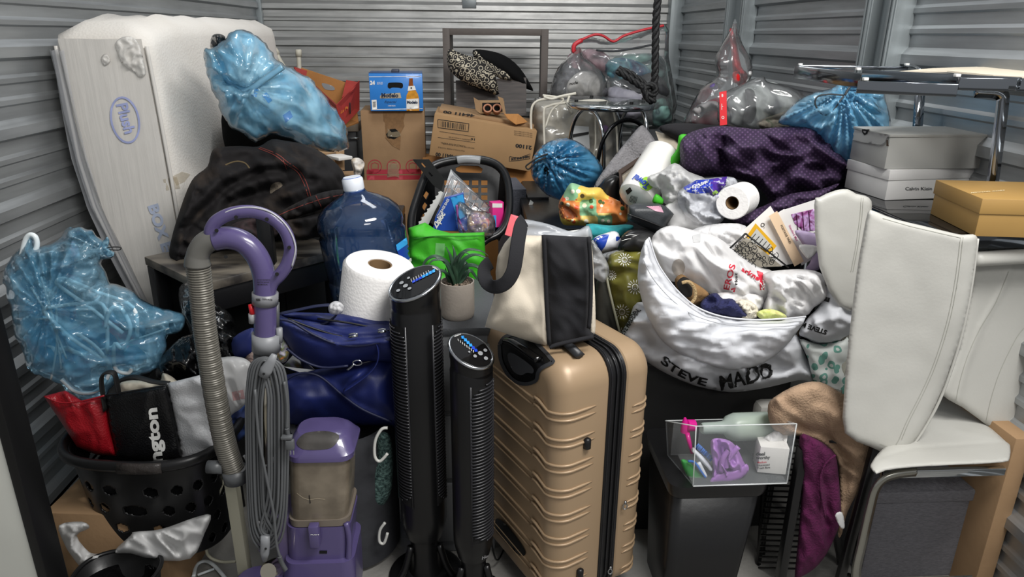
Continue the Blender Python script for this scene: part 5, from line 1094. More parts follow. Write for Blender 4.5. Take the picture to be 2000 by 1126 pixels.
o = blob('teal_sock', [(735, 850), (758, 845), (768, 880), (766, 950), (750, 985), (728, 990), (716, 970), (722, 930), (735, 900)], 1.86, .03, mat('teal_fleece', '#1f3433', .95, nz=(120, .6), bump=(150, .8), col2='#5f7a74'), None, .03, seed=117, s=4); tag(o, 'dark teal fleecy sock hanging between the hamper and the tall tower fan', 'sock')
# ================= FRONT: tower fans, suitcase, tote, plant
def hit(px, py, objs):
    key = tuple(o.name for o in objs) if isinstance(objs, (list, tuple)) else objs.name
    if key not in _bv: _bv[key] = bvh(objs)
    h = _bv[key].ray_cast(CAM, ray(px, py).normalized()); return h[0], h[1]
fanb = mat('fan_black', '#0f0f10', .3, bump=(60, .03)); fanp = mat('fan_gloss_panel', '#08080a', .08, coat=.5); cyan = mat('display_light_blue', '#2f9df0', .4); dblue = mat('display_dark_blue', '#1740c0', .4)
def fan(lab, c, ra, rb, rot, ztop, slope, sdir, zg0, zg1, arcs, group, feet=True):
    """c centre, ra/rb radii, ztop centre height of slanted top, slope of the face, sdir azimuth of its high side"""
    t = thing('tower_fan', lab, 'fan', (c[0], c[1], 0), group); N_ = 64
    def P(an, r, z): 
        x = ra*r*math.cos(an); y = rb*r*math.sin(an); return Vector((c[0]+x*math.cos(rot)-y*math.sin(rot), c[1]+x*math.sin(rot)+y*math.cos(rot), z))
    def top(an, r, dz=0): p = P(an, r, 0); p.z = ztop+dz+slope*((p.x-c[0])*math.cos(sdir)+(p.y-c[1])*math.sin(sdir)); return p
    A = [2*PI*i/N_ for i in range(N_)]; zb = .16
    rings = [[P(a, .80, zb) for a in A], [P(a, .92, zb+.03) for a in A], [P(a, 1, zb+.06) for a in A], [P(a, 1, zb+.10) for a in A]]
    zs = [zb+.101, zg1+.03]
    rings += [[P(a, 1.0, z) for a in A] for z in zs] + [[P(a, .965, zg1+.036) for a in A], [top(a, .965, -.04) for a in A], [top(a, 1, -.034) for a in A], [top(a, 1.0, -.006) for a in A]]
    # recess the grille sectors
    lofted('housing', rings, fanb, t, (True, True), True, 30)
    bm = bmesh.new(); tb(bm, [top(a, .985, -.004) for a in A], .0048, 8, True); from_bm('chrome_ring', bm, mat('ring_chrome', '#b9bcc0', .18, 1), t, True)
    cap = lofted('control_panel', [[top(a, .95, -.006) for a in A], [top(a, .93, .001) for a in A], [top(a, .5, .002) for a in A], [top(a, .02, .002) for a in A]], fanp, t)
    # grille: slats standing proud around dark recess
    bm = bmesh.new(); br = bmesh.new(); n = int((zg1-zg0)/.0100)
    for a0, a1, rnd in arcs:
        k = 12; aa = [a0+(a1-a0)*i/k for i in range(k+1)]
        loft(br, [[P(a, 1.004, z) for a in aa] for z in (zg0, zg1)], (False, False), False)
        for j in range(n+1):
            z = zg0+(zg1-zg0)*j/n; u = j/n; lim = 1.0
            e = min(u, 1-u); sh = max(0, 1-e/.07)**2*rnd
            aj = [a0+(a1-a0)*(sh+(1-sh)*i/k) if rnd > 0 else a0+(a1-a0)*((1-abs(sh))*i/k) for i in range(k+1)]
            tb(bm, [P(a, 1.035, z+.004*math.sin((a-a0)*1.2)) for a in aj], .0026, 5)
        for ae in (a0, a1): tb(bm, [P(ae, 1.01, zg0-.004), P(ae, 1.01, zg1+.004)], .003, 6)
    from_bm('grille_recess', br, mat('grille_dark', '#020202', .8), t, True); from_bm('grille', bm, mat('grille_black', '#2a2a2d', .22), t, True)
    if feet:
        lofted('neck', [[P(a, s_, z) for a in A] for z, s_ in ((.028, .78), (.06, .66), (.10, .62), (.158, .66))], fanb, t)
        lofted('base', [[P(a, s_, z) for a in A] for z, s_ in ((0.0, 1.62), (.012, 1.66), (.022, 1.5), (.03, .8))], fanb, t)
        for an in (-.4, -2.6): tb_ = [P(an, .7, .13), P(an, 1.0, .06), P(an, 1.35, .022)]; tube('brace', cr(tb_, 4), .011, fanb, t, 10)
    return t, cap
c1 = at(815, 700, 1.78); c1 = (c1.x, 1.80); w1 = .0695
t, cap = fan('tall black tower fan with slanted display top, between the navy duffel bag and the plant', c1, .069, .069, 0, at(817, 550, 1.80).z, .44, math.radians(40), .30, at(790, 640, 1.74).z, ((math.radians(180), math.radians(249), -.8), (math.radians(312), math.radians(350), .8)), 'tower fans')
def FZ(x, y): return (740+x/5.117, 500+y/5.117)
def ring2(cx, cy, r, k=.7, ang=0, n=16): return [(cx+r*math.cos(a)*math.cos(ang)-r*k*math.sin(a)*math.sin(ang), cy+r*math.cos(a)*math.sin(ang)+r*k*math.sin(a)*math.cos(ang)) for a in np.linspace(0, 2*PI, n, endpoint=False)]
btn = mat('button_silver', '#c5c8cb', .25, .6)
for x, y, r in ((298, 220, 3.2), (228, 268, 4.6), (268, 298, 5.2), (195, 345, 4.2), (308, 325, 4.0)): patch('button', ring2(*FZ(x, y), r, .6, -.4), cap, btn, 2, off=.0015)
for k in range(7):
    x = 335+k*33; y = 262-k*17; m_ = cyan if k > 2 else dblue; patch('display_bar', [FZ(x, y-10-k), FZ(x+27, y-24-k), FZ(x+30, y-2+k*.5), FZ(x+2, y+10)], cap, m_, 3, off=.0015)
for k in range(8): line('printed_tick', [FZ(322+k*25, 228-k*12), FZ(330+k*25, 258-k*13)], .9, cap, whink, off=.0015)
letter('QuietSet', cap, FZ(535, 112), (5, 3), (1.5, -5), whink, width=13, off=.0015)
hs = [c for c in t.children if c.name.startswith('housing')][0]; letter('Honeywell', hs, (734, 975), (5, 1.5), (1, -11), mat('badge_grey', '#a9a9ab', .4), bold=.02, width=44, off=.0008)
c2 = at(922, 850, 1.70); c2 = (c2.x, 1.70)
t, cap = fan('short black tower fan with slanted display top, beside the gold suitcase', c2, .0575, .0575, 0, at(921, 683, 1.70).z, .50, math.radians(140), .24, at(945, 752, 1.66).z, ((math.radians(268), math.radians(352), .5),), 'tower fans')
for x, y, r in ((1062, 942, 3.8), (1013, 972, 5), (1068, 1022, 4.2), (960, 1000, 3.6), (902, 958, 2.2)): patch('button', ring2(*FZ(x, y), r, .8, .4), cap, btn, 2, off=.0015)
for k in range(6):
    x = 820+k*26; y = 800+k*26; patch('display_bar', [FZ(x, y), FZ(x+28, y-2), FZ(x+36, y+26), FZ(x+6, y+28)], cap, cyan if k < 4 else dblue, 3, off=.0015)
for k in range(8): line('printed_tick', [FZ(788+k*22, 828+k*16), FZ(792+k*22, 852+k*16)], .9, cap, whink, off=.0015)
letter('QuietSet', cap, FZ(752, 812), (5, -2), (1.5, -5), whink, width=14, off=.0015)
hs = [c for c in t.children if c.name.startswith('housing')][0]; letter('Honeywell', hs, (941, 1092), (6, -2.4), (1.5, -9), MATS['badge_grey'], bold=.02, width=42, off=.0008)
o = tube('power_cord', cr([(c2[0]+.05, c2[1]+.06, .18), (c2[0]+.07, c2[1]+.10, .05), (c2[0]+.1, c2[1]+.2, .006), (c2[0]+.16, c2[1]+.4, .006)], 8), .003, fanb, None, 8); tag(o, 'black power cord trailing on the floor between the short fan and the suitcase', 'cord')

# --- suitcase
K = Vector((.212, 1.56, .045)); A_ = Vector((-.45, .89, 0)).normalized(); B_ = Vector((.89, .45, 0)).normalized(); WA, WB, ZT = .44, .312, .823
t = thing('suitcase', 'upright gold hard-shell suitcase with black zip band and ribbed shell', 'suitcase', (K+A_*WA/2+B_*WB/2)*1.0)
t.location.z = 0
def goldf(nt, b):
    N = nt.nodes; L = nt.links; b.inputs['Base Color'].default_value = lin('#9f876b'); b.inputs['Roughness'].default_value = .4; b.inputs['Metallic'].default_value = .15
    tc = N.new('ShaderNodeTexCoord'); mp = N.new('ShaderNodeMapping'); mp.inputs['Scale'].default_value = (420, 420, 420); mp.inputs['Rotation'].default_value = (.6, .5, .8); L.new(tc.outputs['Object'], mp.inputs[0]); c_ = N.new('ShaderNodeTexChecker'); c_.inputs['Scale'].default_value = 1; L.new(mp.outputs[0], c_.inputs[0])
    bn = N.new('ShaderNodeBump'); bn.inputs['Strength'].default_value = .06; bn.inputs['Distance'].default_value = .001; L.new(c_.outputs['Fac'], bn.inputs['Height']); L.new(bn.outputs[0], b.inputs['Normal'])
gm = node_mat('gold_shell', goldf)
def SP(a, b, z, off=0): return K+A_*a+B_*b+Vector((0, 0, z))
def shellhalf(name, b0, b1, outer):       # outer = side of the broad face (-1 at b0, +1 at b1)
    """rings stepped from the zip band out to the broad face"""
    H = ZT-.045; rings = []; n = 10; dep = b1-b0; r0 = .075
    def ring(ins, b):
        o = []
        for x, y in rrect(WA-2*ins, H-2*ins, max(.02, r0-ins*.6), 8): o.append(SP(WA/2+x, b, H/2+y))
        return o
    bi, bo = (b1, b0) if outer < 0 else (b0, b1); R0 = .05
    rings.append(ring(.004, bi)); rings.append(ring(0, bi+(bo-bi)*.05))
    base = bo-(R0 if outer > 0 else -R0)
    for i in range(9):
        a = PI/2*i/8; rings.append(ring(R0*(1-math.cos(a)), base+(R0*math.sin(a) if outer > 0 else -R0*math.sin(a))))
    rings.append(ring(R0+.06, bo)); rings.append(ring(.2, bo))
    return lofted(name, rings, gm, t)
sL = shellhalf('front_shell', 0.0, .158, -1); sR = shellhalf('back_shell', .216, WB, 1)
H = ZT-.045
def prof_ring(ins, b): return [SP(WA/2+x, b, H/2+y) for x, y in rrect(WA-2*ins, H-2*ins, .07, 8)]
zipm = mat('zip_band', '#0d0d0f', .4)
lofted('zip_band', [prof_ring(.006, .156), prof_ring(.001, .160), prof_ring(.002, .174), prof_ring(.007, .176), prof_ring(.007, .198), prof_ring(.002, .200), prof_ring(.001, .214), prof_ring(.006, .218)], zipm, t, (False, False))
for bb in (.167, .187, .207): tube('piping', prof_ring(.0015 if bb != .187 else .004, bb), .0022, mat('zip_teeth', '#1c1c1f', .25), t, 6, True)
# ribs: run along the broad face, round the corner and end on the narrow side
def rib(z, half):
    pts = []
    if half < 0:
        for a in np.linspace(WA-.04, .115, 12): pts.append(SP(a, -.001, z))
        for a in (.105, .095, .085): pts.append(SP(a, -.006, z+.012))
        for i in range(9):
            th = PI/2*i/8; pts.append(SP(.05-.05*math.sin(th)-.001*math.sin(th), .05-.05*math.cos(th)-.001*math.cos(th), z-.004+.006*math.sin(th)))
        for b in (.065, .085, .105, .118): pts.append(SP(-.001, b, z+.002+(b-.05)*.05))
    else:
        for i in range(7):
            th = PI/2*i/6; pts.append(SP(.05-.05*math.cos(th), WB-.05+.05*math.sin(th), z))
        pts = [SP(-.001, .240, z-.002), SP(-.001, .252, z)]+pts
    n = len(pts); return tube('rib', pts, [.001+.0030*min(1, i/2, (n-1-i)/2) for i in range(n)], gm, t, 8)
for k in range(9):
    z = .645-k*.0775
    if z > .03:
        for dz in (0, -.020): rib(z+dz, -1); rib(z+dz-.03, 1)
tube('raised_column', [SP(.098, .004, .04+i*.033) for i in range(19)], .016, gm, t, 10, flat=(.5, 1.2)) if 0 else None
rubm = mat('black_foot', '#111113', .35)
for px, py in ((1145, 865), (1131, 1118), (1275, 829), (1258, 1072)):
    p, n = hit(px, py, [sL, sR])
    if p is None: continue
    n = n if n.dot(ray(px, py)) < 0 else -n
    p = p+n*.004; tube('side_foot', [p+Vector((0, 0, -.016)), p+Vector((0, 0, -.012)), p+Vector((0, 0, .014)), p+Vector((0, 0, .018))], [.005, .0105, .0105, .005], rubm, t, 12, flat=(.9, 1))
# recessed carry handle on the top edge
hr = [(977, 672), (985, 660), (1000, 654), (1022, 655), (1045, 668), (1079, 703), (1078, 709), (1060, 718), (1052, 728), (1050, 740), (1042, 746), (1025, 749), (1005, 742), (990, 725), (979, 700)]
patch('handle_recess', hr, sL, mat('recess_black', '#0b0b0c', .3), 5, smooth=3, off=.0015)
line('handle_bezel', hr+[hr[0]], 7, sL, mat('bezel_grey', '#333437', .4), 5, .003, sm=3)
patch('handle_hollow', [(992, 693), (1005, 690), (1040, 715), (1042, 728), (1030, 727), (1018, 732), (1002, 722)], sL, mat('hollow_grey', '#3f4043', .4), 4, smooth=3, off=.002)
hp = []
for q in ((988, 672), (1000, 675), (1020, 688), (1040, 702), (1052, 710)):
    p, n = hit(*q, sL); hp.append(p+Vector((0, -.004, .014)) if p else None)
hp = [p for p in hp if p]; tube('carry_handle', cr(hp, 5), .0105, mat('handle_gloss', '#0a0a0b', .15), t, 12, flat=(1.3, .8))
patch('lower_handle', [(970, 1012), (985, 1018), (1005, 1040), (1024, 1068), (1028, 1080), (1020, 1084), (1000, 1070), (978, 1045), (970, 1035)], sL, mat('recess_black', ''), 4, smooth=3, off=.003)
# telescoping handle stub and zip pulls
p, n = hit(1112, 683, sL); q, n = hit(1132, 702, sL); zd = Vector((0, 0, .012)); tube('pull_bar', [p+zd-(q-p)*1.0, p+zd, q+zd], .0125, mat('pull_bar_grey', '#2b2c2f', .4), t, 4, flat=(1.3, 1))
for px, py in ((1221, 985), (1192, 1112)):
    p = SP(-.012, .187, 0); d = ray(px, py); s_ = (p-CAM).dot(Vector((-A_.x, -A_.y, 0)))/d.dot(Vector((-A_.x, -A_.y, 0))); p = CAM+d*s_
    tube('zip_pull', [p+Vector((.0, 0, .012)), p+Vector((0, 0, .004))], .004, zp, t, 8); tube('zip_pull', [p+Vector((0.006*math.sin(a), 0, -.006+.009*math.cos(a))) for a in np.linspace(0, 2*PI, 14, endpoint=False)], .0018, zp, t, 6, True)
for a_, b_ in ((.06, .06), (.06, WB-.06), (WA-.06, .06), (WA-.06, WB-.06)):
    p = SP(a_, b_, 0); box('wheel', (p.x-.02, p.y-.014, 0), (p.x+.02, p.y+.014, .05), rubm, t, None, .012)

# --- canvas tote on the suitcase
can = mat('natural_canvas', '#c9bfae', .9, bump=(260, .07), nz=(5, .06)); cbk = mat('black_canvas', '#1b1b1f', .9, bump=(260, .08), nz=(6, .2))
t = thing('tote_bag', 'cream canvas tote with black end panel and black handle, standing on the gold suitcase', 'bag', at(1080, 675, 1.70))
sd = blob('cream_side', [(996, 462), (1020, 459), (1062, 460), (1066, 520), (1068, 600), (1072, 678), (1040, 668), (1000, 655), (965, 643), (947, 638), (952, 620), (962, 590), (970, 560), (968, 530), (972, 500), (985, 475)], 1.72, .045, can, t, .09, R=.06, W=[('s', .015, .15), ('n', .005, .1, 60, 2), ('b', .02, 1010, 600, 40, 40)], seed=120, s=5, smooth=1)
ep = blob('black_end', [(1060, 458), (1100, 460), (1150, 463), (1153, 520), (1152, 590), (1149, 640), (1160, 652), (1160, 662), (1130, 668), (1085, 681), (1074, 678), (1068, 600), (1064, 520)], 1.695, .032, cbk, t, .12, R=.05, W=[('s', .012, .12), ('n', .007, .08, 50, 2), ('b', -.012, 1110, 600, 30, 50)], seed=121, s=5, smooth=1)
blob('cream_side', [(1148, 463), (1156, 480), (1160, 540), (1163, 600), (1162, 650), (1150, 648), (1152, 600), (1152, 520)], 1.71, .02, can, t, .1, seed=122, s=4)
for q in ([(1062, 459), (1065, 520), (1068, 600), (1073, 672)], [(1150, 463), (1154, 530), (1153, 600), (1150, 640)], [(1073, 678), (1090, 672), (1125, 664), (1158, 657)]): ptube('binding', q, 1.648, .0055, cbk, t, 8)
ptube('handle', [(1024, 430), (1018, 440), (1012, 470), (1008, 500), (1002, 530), (988, 552), (968, 560), (953, 553), (946, 538), (948, 522), (958, 512)], [1.70, 1.68, 1.65, 1.63, 1.62, 1.62, 1.63, 1.66, 1.69, 1.72, 1.74], .018, cbk, t, 12, 5, flat=(1, .12), up=(0.1, -1, .1))
o = sheet('folder', [(986, 458), (998, 418), (1012, 422), (1024, 440), (1010, 465)], [1.76, 1.79, 1.79, 1.76, 1.74], mat('coral_folder', '#d8626a', .6), None, .004); tag(o, 'coral red folder standing in the cream and black tote', 'folder')
t2 = thing('plastic_pouch', 'clear plastic pouch of papers sticking out of the top of the tote', 'pouch', at(1080, 470, 1.77))
blob('film', [(1012, 440), (1020, 428), (1050, 432), (1080, 440), (1120, 452), (1150, 440), (1150, 475), (1060, 472), (1015, 468)], 1.77, .02, mat('pouch_film', '#b8bcc2', .15, alpha=.55), t2, .03, W=[('n', .012, .06, 10, 3)], seed=123, s=4)
for k in range(3): sheet('paper', [(1070+k*8, 456-k*2), (1149, 446+k*4), (1150, 470), (1075, 470)], 1.78+k*.01, whink, t2, .001)

# --- grey plastic cabinet with the plant
gcm = mat('slate_plastic', '#4b4d50', .5, bump=(200, .15))
cz = .80; xa = at(790, 700, 1.92).x; xb = atz(962, 640, cz).x+.01
t = thing('plastic_cabinet', 'dark grey plastic storage cabinet under the potted plant, behind the two tower fans', 'cabinet', ((xa+xb)/2, 1.9, 0))
box('body', (xa, 1.90, 0), (xb, 2.33, cz-.02), mat('cabinet_side', '#77797b', .5), t, None, .008); box('top', (xa-.006, 1.893, cz-.03), (xb+.004, 2.335, cz), gcm, t, None, .01)
for k in range(3): box('drawer_front', (xa+.015, 1.888, .05+k*.24), (xb-.012, 1.9, .27+k*.24), mat('cabinet_side', ''), t, None, .004)
c = atz(899, 628, cz); c.y += .0; pr = .0485
t = thing('potted_plant', 'small spiky air plant in a pale concrete pot on the dark grey cabinet', 'plant', c)
pc = Vector((at(894, 600, 1.985).x, 1.985, cz)); kk = mpp(894, 600, 1.97); pr = 33*kk; ph = .112
potm = mat('concrete_pot', '#a59c92', .85, bump=(120, .1), nz=(20, .1))
turned('pot', [(pr*.88, 0), (pr*.97, .006), (pr, .02), (pr, ph), (pr*.93, ph), (pr*.92, ph-.012)], potm, t, Matrix.Translation(pc), 48, cap=False)
pb = bmesh.new(); random.seed(3)
for i in range(170):
    a = random.uniform(0, 2*PI); r = pr*.88*math.sqrt(random.random()); bmesh.ops.create_icosphere(pb, subdivisions=1, radius=random.uniform(.002, .0042), matrix=Matrix.Translation(pc+Vector((r*math.cos(a), r*math.sin(a), ph-.012+random.uniform(0, .004)))))
o = from_bm('gravel', pb, mat('pebbles', '#8a7a6a', .8, nz=(200, .5)), t, True); o['kind'] = 'stuff'
turned('soil', [(.001, ph-.014), (pr*.93, ph-.014)], mat('soil', '#3c332b', .9), t, Matrix.Translation(pc), 32, cap=False)
leafm = mat('plant_leaf', '#2e4a38', .5, nz=(40, .3), coat=.1)
def leafobj(pts, Y, w0):
    P = cr([at(q[0], q[1], y) for q, y in zip(pts, Y)], 6); n = len(P); return tube('leaf', P, [max(.0006, w0*(1-(i/(n-1))**1.6)*(.55+.45*min(1, 3*i/n))) for i in range(n)], leafm, t, 8, flat=(1, .28), up=(0, -.6, .8))
b0 = (890, 560)
LV = [([b0, (884, 535), (872, 512), (850, 500), (832, 508), (826, 525), (836, 533)], 0), ([b0, (880, 530), (868, 508), (846, 508), (835, 520)], -.03), ([b0, (886, 525), (880, 500), (870, 480)], .0), ([b0, (889, 520), (888, 495), (884, 478)], .02),
      ([b0, (896, 530), (905, 508), (925, 497), (948, 503), (958, 520)], -.02), ([b0, (893, 520), (898, 500), (915, 487), (940, 490), (955, 500)], .02), ([b0, (900, 535), (915, 518), (935, 522), (945, 540), (950, 565)], -.05), ([b0, (898, 540), (912, 530), (925, 525)], .04), ([b0, (880, 545), (868, 530), (852, 528), (842, 540)], -.04), ([b0, (903, 545), (918, 528), (933, 545), (948, 560)], .03), ([b0, (890, 530), (893, 505), (905, 492), (922, 500)], -.06), ([b0, (884, 540), (874, 520), (864, 512)], -.07), ([b0, (896, 545), (903, 520), (910, 512), (914, 530), (915, 552)], .05), ([b0, (890, 535), (886, 515), (892, 498)], -.05), ([b0, (879, 548), (872, 535), (870, 522)], .02)]
for pts, dy in LV: leafobj(pts, [1.985+dy*i/(len(pts)-1) for i in range(len(pts))], .0095)
# --- bright green tote behind
grn = mat('lime_fabric', '#3fae22', .6, bump=(180, .08), nz=(6, .1))
t = thing('shopping_bag', 'bright green non-woven shopping bag behind the plant, between bottle and tote', 'bag', at(880, 590, 2.45))
gb = blob('body', [(798, 445), (830, 434), (850, 447), (880, 455), (915, 454), (946, 453), (948, 500), (953, 560), (957, 598), (900, 605), (840, 600), (800, 560)], 2.45, .05, grn, t, .09, R=.05, W=[('n', .014, .12, 30, 1.5), ('l', .012, [(800, 462), (850, 462), (946, 458)], .006), ('l', -.02, [(860, 500), (930, 560)], .02)], seed=125, s=5, smooth=1)
patch('clear_tape', [(851, 474), (869, 475), (868, 500), (849, 502)], gb, mat('pale_tape', '#8fd58a', .3, alpha=.6), 5)
ptube('seam', [(808, 466), (850, 461), (900, 461), (946, 460)], 2.385, .0018, mat('dark_green_seam', '#1d6a12', .7), t, 6)
# ================= CENTRE RIGHT AND RIGHT
def cbox(name, cpx, rpx, lpx, z0, ztop_px, m, parent, rw=None, ld=None, bev=.0015):
    """box standing at height z0 with its near corner, right and left base corners given in the photograph"""
    c = atz(*cpx, z0); r = atz(*rpx, z0); l = atz(*lpx, z0); x = (r-c); W_ = rw or x.length; x.normalize(); M = frame(c, x); y = Vector((M[0][1], M[1][1], 0)); D_ = ld or max(.05, (l-c).dot(y)); h = at(cpx[0], ztop_px, c.y).z-z0
    return box(name, (0, 0, 0), (W_, D_, h), m, parent, M, bev), M, W_, D_, h
# hidden-looking dark bins that carry the right-hand pile
def bin_(lab, lo, hi, nm='storage_bin', m=None, cat='bin'):
    t = thing(nm, lab, cat, ((lo[0]+hi[0])/2, (lo[1]+hi[1])/2, lo[2])); box('body', lo, (hi[0], hi[1], hi[2]-.03), m or blackm, t, None, .01); box('lid', (lo[0]-.008, lo[1]-.008, hi[2]-.034), (hi[0]+.008, hi[1]+.008, hi[2]), m or black, t, None, .006); return t
bin_('large black storage trunk in deep shadow behind the waste bin, below the white bags', (.50, 1.98, 0), (1.02, 2.55, .66), 'black_container', cat='trunk')
bin_('tall black storage bin under the round blue bag and the floral bag', (.24, 2.78, 0), (.80, 3.35, .86))
bin_('dark grey storage bin under the comforter bag and chrome side table', (.30, 3.62, 0), (1.05, 4.5, .78), m=mat('charcoal_bin', '#26282b', .5))
bin_('dark storage bin beneath the clear bags at the right wall', (.84, 2.85, 0), (1.5, 3.7, 1.14), m=mat('charcoal_bin', ''))
# --- round blue bag B
t = thing('blue_bag', 'round tied blue plastic bag between the printed carton and the floral bag', 'bag', at(1105, 390, 3.05))
OB = [(1037, 320), (1045, 300), (1062, 282), (1085, 271), (1110, 270), (1135, 280), (1155, 297), (1170, 315), (1179, 332), (1172, 352), (1158, 366), (1140, 378), (1115, 388), (1090, 390), (1065, 378), (1048, 360), (1038, 342)]
bb = blob('bag_film', OB, 3.12, .17, blB, t, .14, R=.16, W=[('r', .06, 1068, 312, 15, .28), ('r', .02, 1068, 312, 30, .2), ('n', .012, .06, 20, 2), ('b', -.06, 1069, 330, 9, 7)], seed=130, s=3.5)
ptube('tie', [(1070, 300), (1050, 308), (1035, 318), (1027, 325), (1033, 330), (1048, 316), (1066, 308)], 2.93, .0035, mat('dark_cord', '#223', .5) if 0 else blackm, t, 6); blob('knot', [(1062, 300), (1075, 296), (1080, 303), (1068, 310)], 2.95, .02, blB, t, .02, W=[('n', .01, .02)], s=2.5)
patch('gap', [(1062, 330), (1069, 326), (1073, 336), (1066, 344)], bb, hole, 3, smooth=3)
# --- grey rug, carton flaps
rugm = mat('grey_rug', '#858385', .95, bump=(140, .8), nz=(60, .2)); 
o = blob('rug', [(1160, 366), (1170, 345), (1200, 305), (1235, 262), (1252, 245), (1262, 250), (1280, 275), (1288, 300), (1262, 312), (1225, 325), (1185, 350), (1165, 368)], 2.85, .02, rugm, None, .03, R=.02, W=[('s', .03, .2)], seed=131, s=5, tilt=(0, -.15)); tag(o, 'folded light grey rug leaning right of the round blue bag', 'rug')
o = sheet('cardboard_tray', [(1280, 256), (1326, 268), (1322, 296), (1292, 290)], [3.0, 2.95, 2.9, 2.9], mat('beige_card', '#b0a695', .8), None, .006); tag(o, 'pale beige open tray edge behind the grey rug', 'tray')
o = blob('felt_blanket', [(1285, 250), (1320, 240), (1380, 243), (1420, 250), (1430, 290), (1340, 300), (1320, 275)], 2.95, .07, mat('charcoal_felt', '#1f1e21', .95, bump=(150, .2)), None, .15, seed=132, s=7); tag(o, 'charcoal felt blanket behind the purple throw and the grey rug', 'blanket')
t = thing('shoe_box', 'open brown-edged beige carton tilted behind the paper towel pack', 'box', at(1230, 400, 2.6))
quad('side', [at(1209, 338, 2.62), at(1254, 303, 2.66), at(1262, 318, 2.6), at(1222, 398, 2.5), at(1212, 392, 2.5)], mat('beige_card', ''), .006, t)
quad('rim', [at(1207, 333, 2.6), at(1254, 302, 2.64), at(1256, 307, 2.62), at(1210, 342, 2.58)], mat('brown_edge', '#3a2b22', .7), .006, t); quad('side', [at(1209, 338, 2.58), at(1213, 336, 2.58), at(1218, 400, 2.46), at(1211, 392, 2.46)], mat('brown_edge', ''), .02, t)
quad('lid_corner', [at(1251, 300, 2.6), at(1260, 303, 2.6), at(1262, 322, 2.58), at(1256, 312, 2.58)], mat('brown_edge', ''), .01, t)
o = blob('black_case', [(1180, 350), (1210, 345), (1214, 395), (1230, 405), (1200, 408), (1165, 392)], 2.62, .05, black, None, .1, seed=133, s=5); tag(o, 'black glossy object in the gap between floral bag and grey rug', 'case')
# paper towel pack
t = thing('paper_towels', 'wrapped paper towel roll with green and blue print, leaning behind the grey case', 'paper towel', at(1240, 400, 2.4))
p0 = at(1243, 385, 2.36); p1 = at(1296, 300, 2.5); M = axM(p0, p1); Lp = (p1-p0).length; rt = .066
pt = turned('roll', [(.001, -.01), (rt*.7, -.012), (rt*.96, -.002), (rt, .01), (rt, Lp-.01), (rt*.9, Lp), (.001, Lp)], mat('towel_wrap', '#dddbd6', .25, coat=.3, bump=(12, .3)), t, M, 40)
patch('leaf_print', [(1250, 352), (1266, 345), (1277, 360), (1266, 372), (1252, 366)], pt, mat('leaf_green', '#8ab832', .4), 4, smooth=3)
letter('Towel', pt, (1269, 360), (-22, -16), (-10, 14), mat('towel_blue', '#1e3f9a', .4), bold=.05, width=34, off=.003, shear=.2)
patch('bar_code', [(1222, 372), (1231, 365), (1235, 372), (1226, 380)], pt, ink, 3, off=.001); patch('bar_code', [(1232, 386), (1244, 380), (1252, 388), (1240, 396)], pt, ink, 3, off=.001) if 0 else None
for k in range(6): line('bar_code', [(1233+k*2.4, 381+k*.6), (1229+k*2.4, 393+k*.8)], 1, pt, ink)
o = blob('pink_packet', [(1283, 284), (1300, 283), (1318, 290), (1316, 306), (1298, 304), (1285, 296)], 2.62, .02, mat('hot_pink', ''), None, .02, W=[('n', .01, .03)], seed=134, s=3); tag(o, 'small hot pink packet behind the paper towel roll', 'packet')
t = thing('green_strap', 'bright green bag strap between the paper towels and the purple throw', 'strap', at(1320, 310, 2.42))
blob('band', [(1300, 328), (1308, 310), (1322, 290), (1326, 265), (1340, 262), (1348, 270), (1340, 290), (1332, 310), (1318, 328)], 2.42, .012, grn, t, .012, seed=135, s=4); blob('band', [(1274, 392), (1282, 378), (1296, 390), (1292, 400), (1280, 398)], 2.25, .012, grn, t, .012, s=3)
tw = mat('white_tissue', '#e4e3e2', .7, bump=(20, .3), transl=.1)
o = blob('white_bag', [(1265, 345), (1290, 335), (1318, 318), (1345, 335), (1380, 350), (1372, 370), (1340, 380), (1315, 400), (1296, 395), (1290, 372), (1270, 362)], 2.3, .05, wf, None, .06, W=[('n', .04, .06, 50, 2), ('n', .02, .03)], seed=136, s=4); tag(o, 'thin crumpled white bag between the paper towels and the tissue package', 'bag')
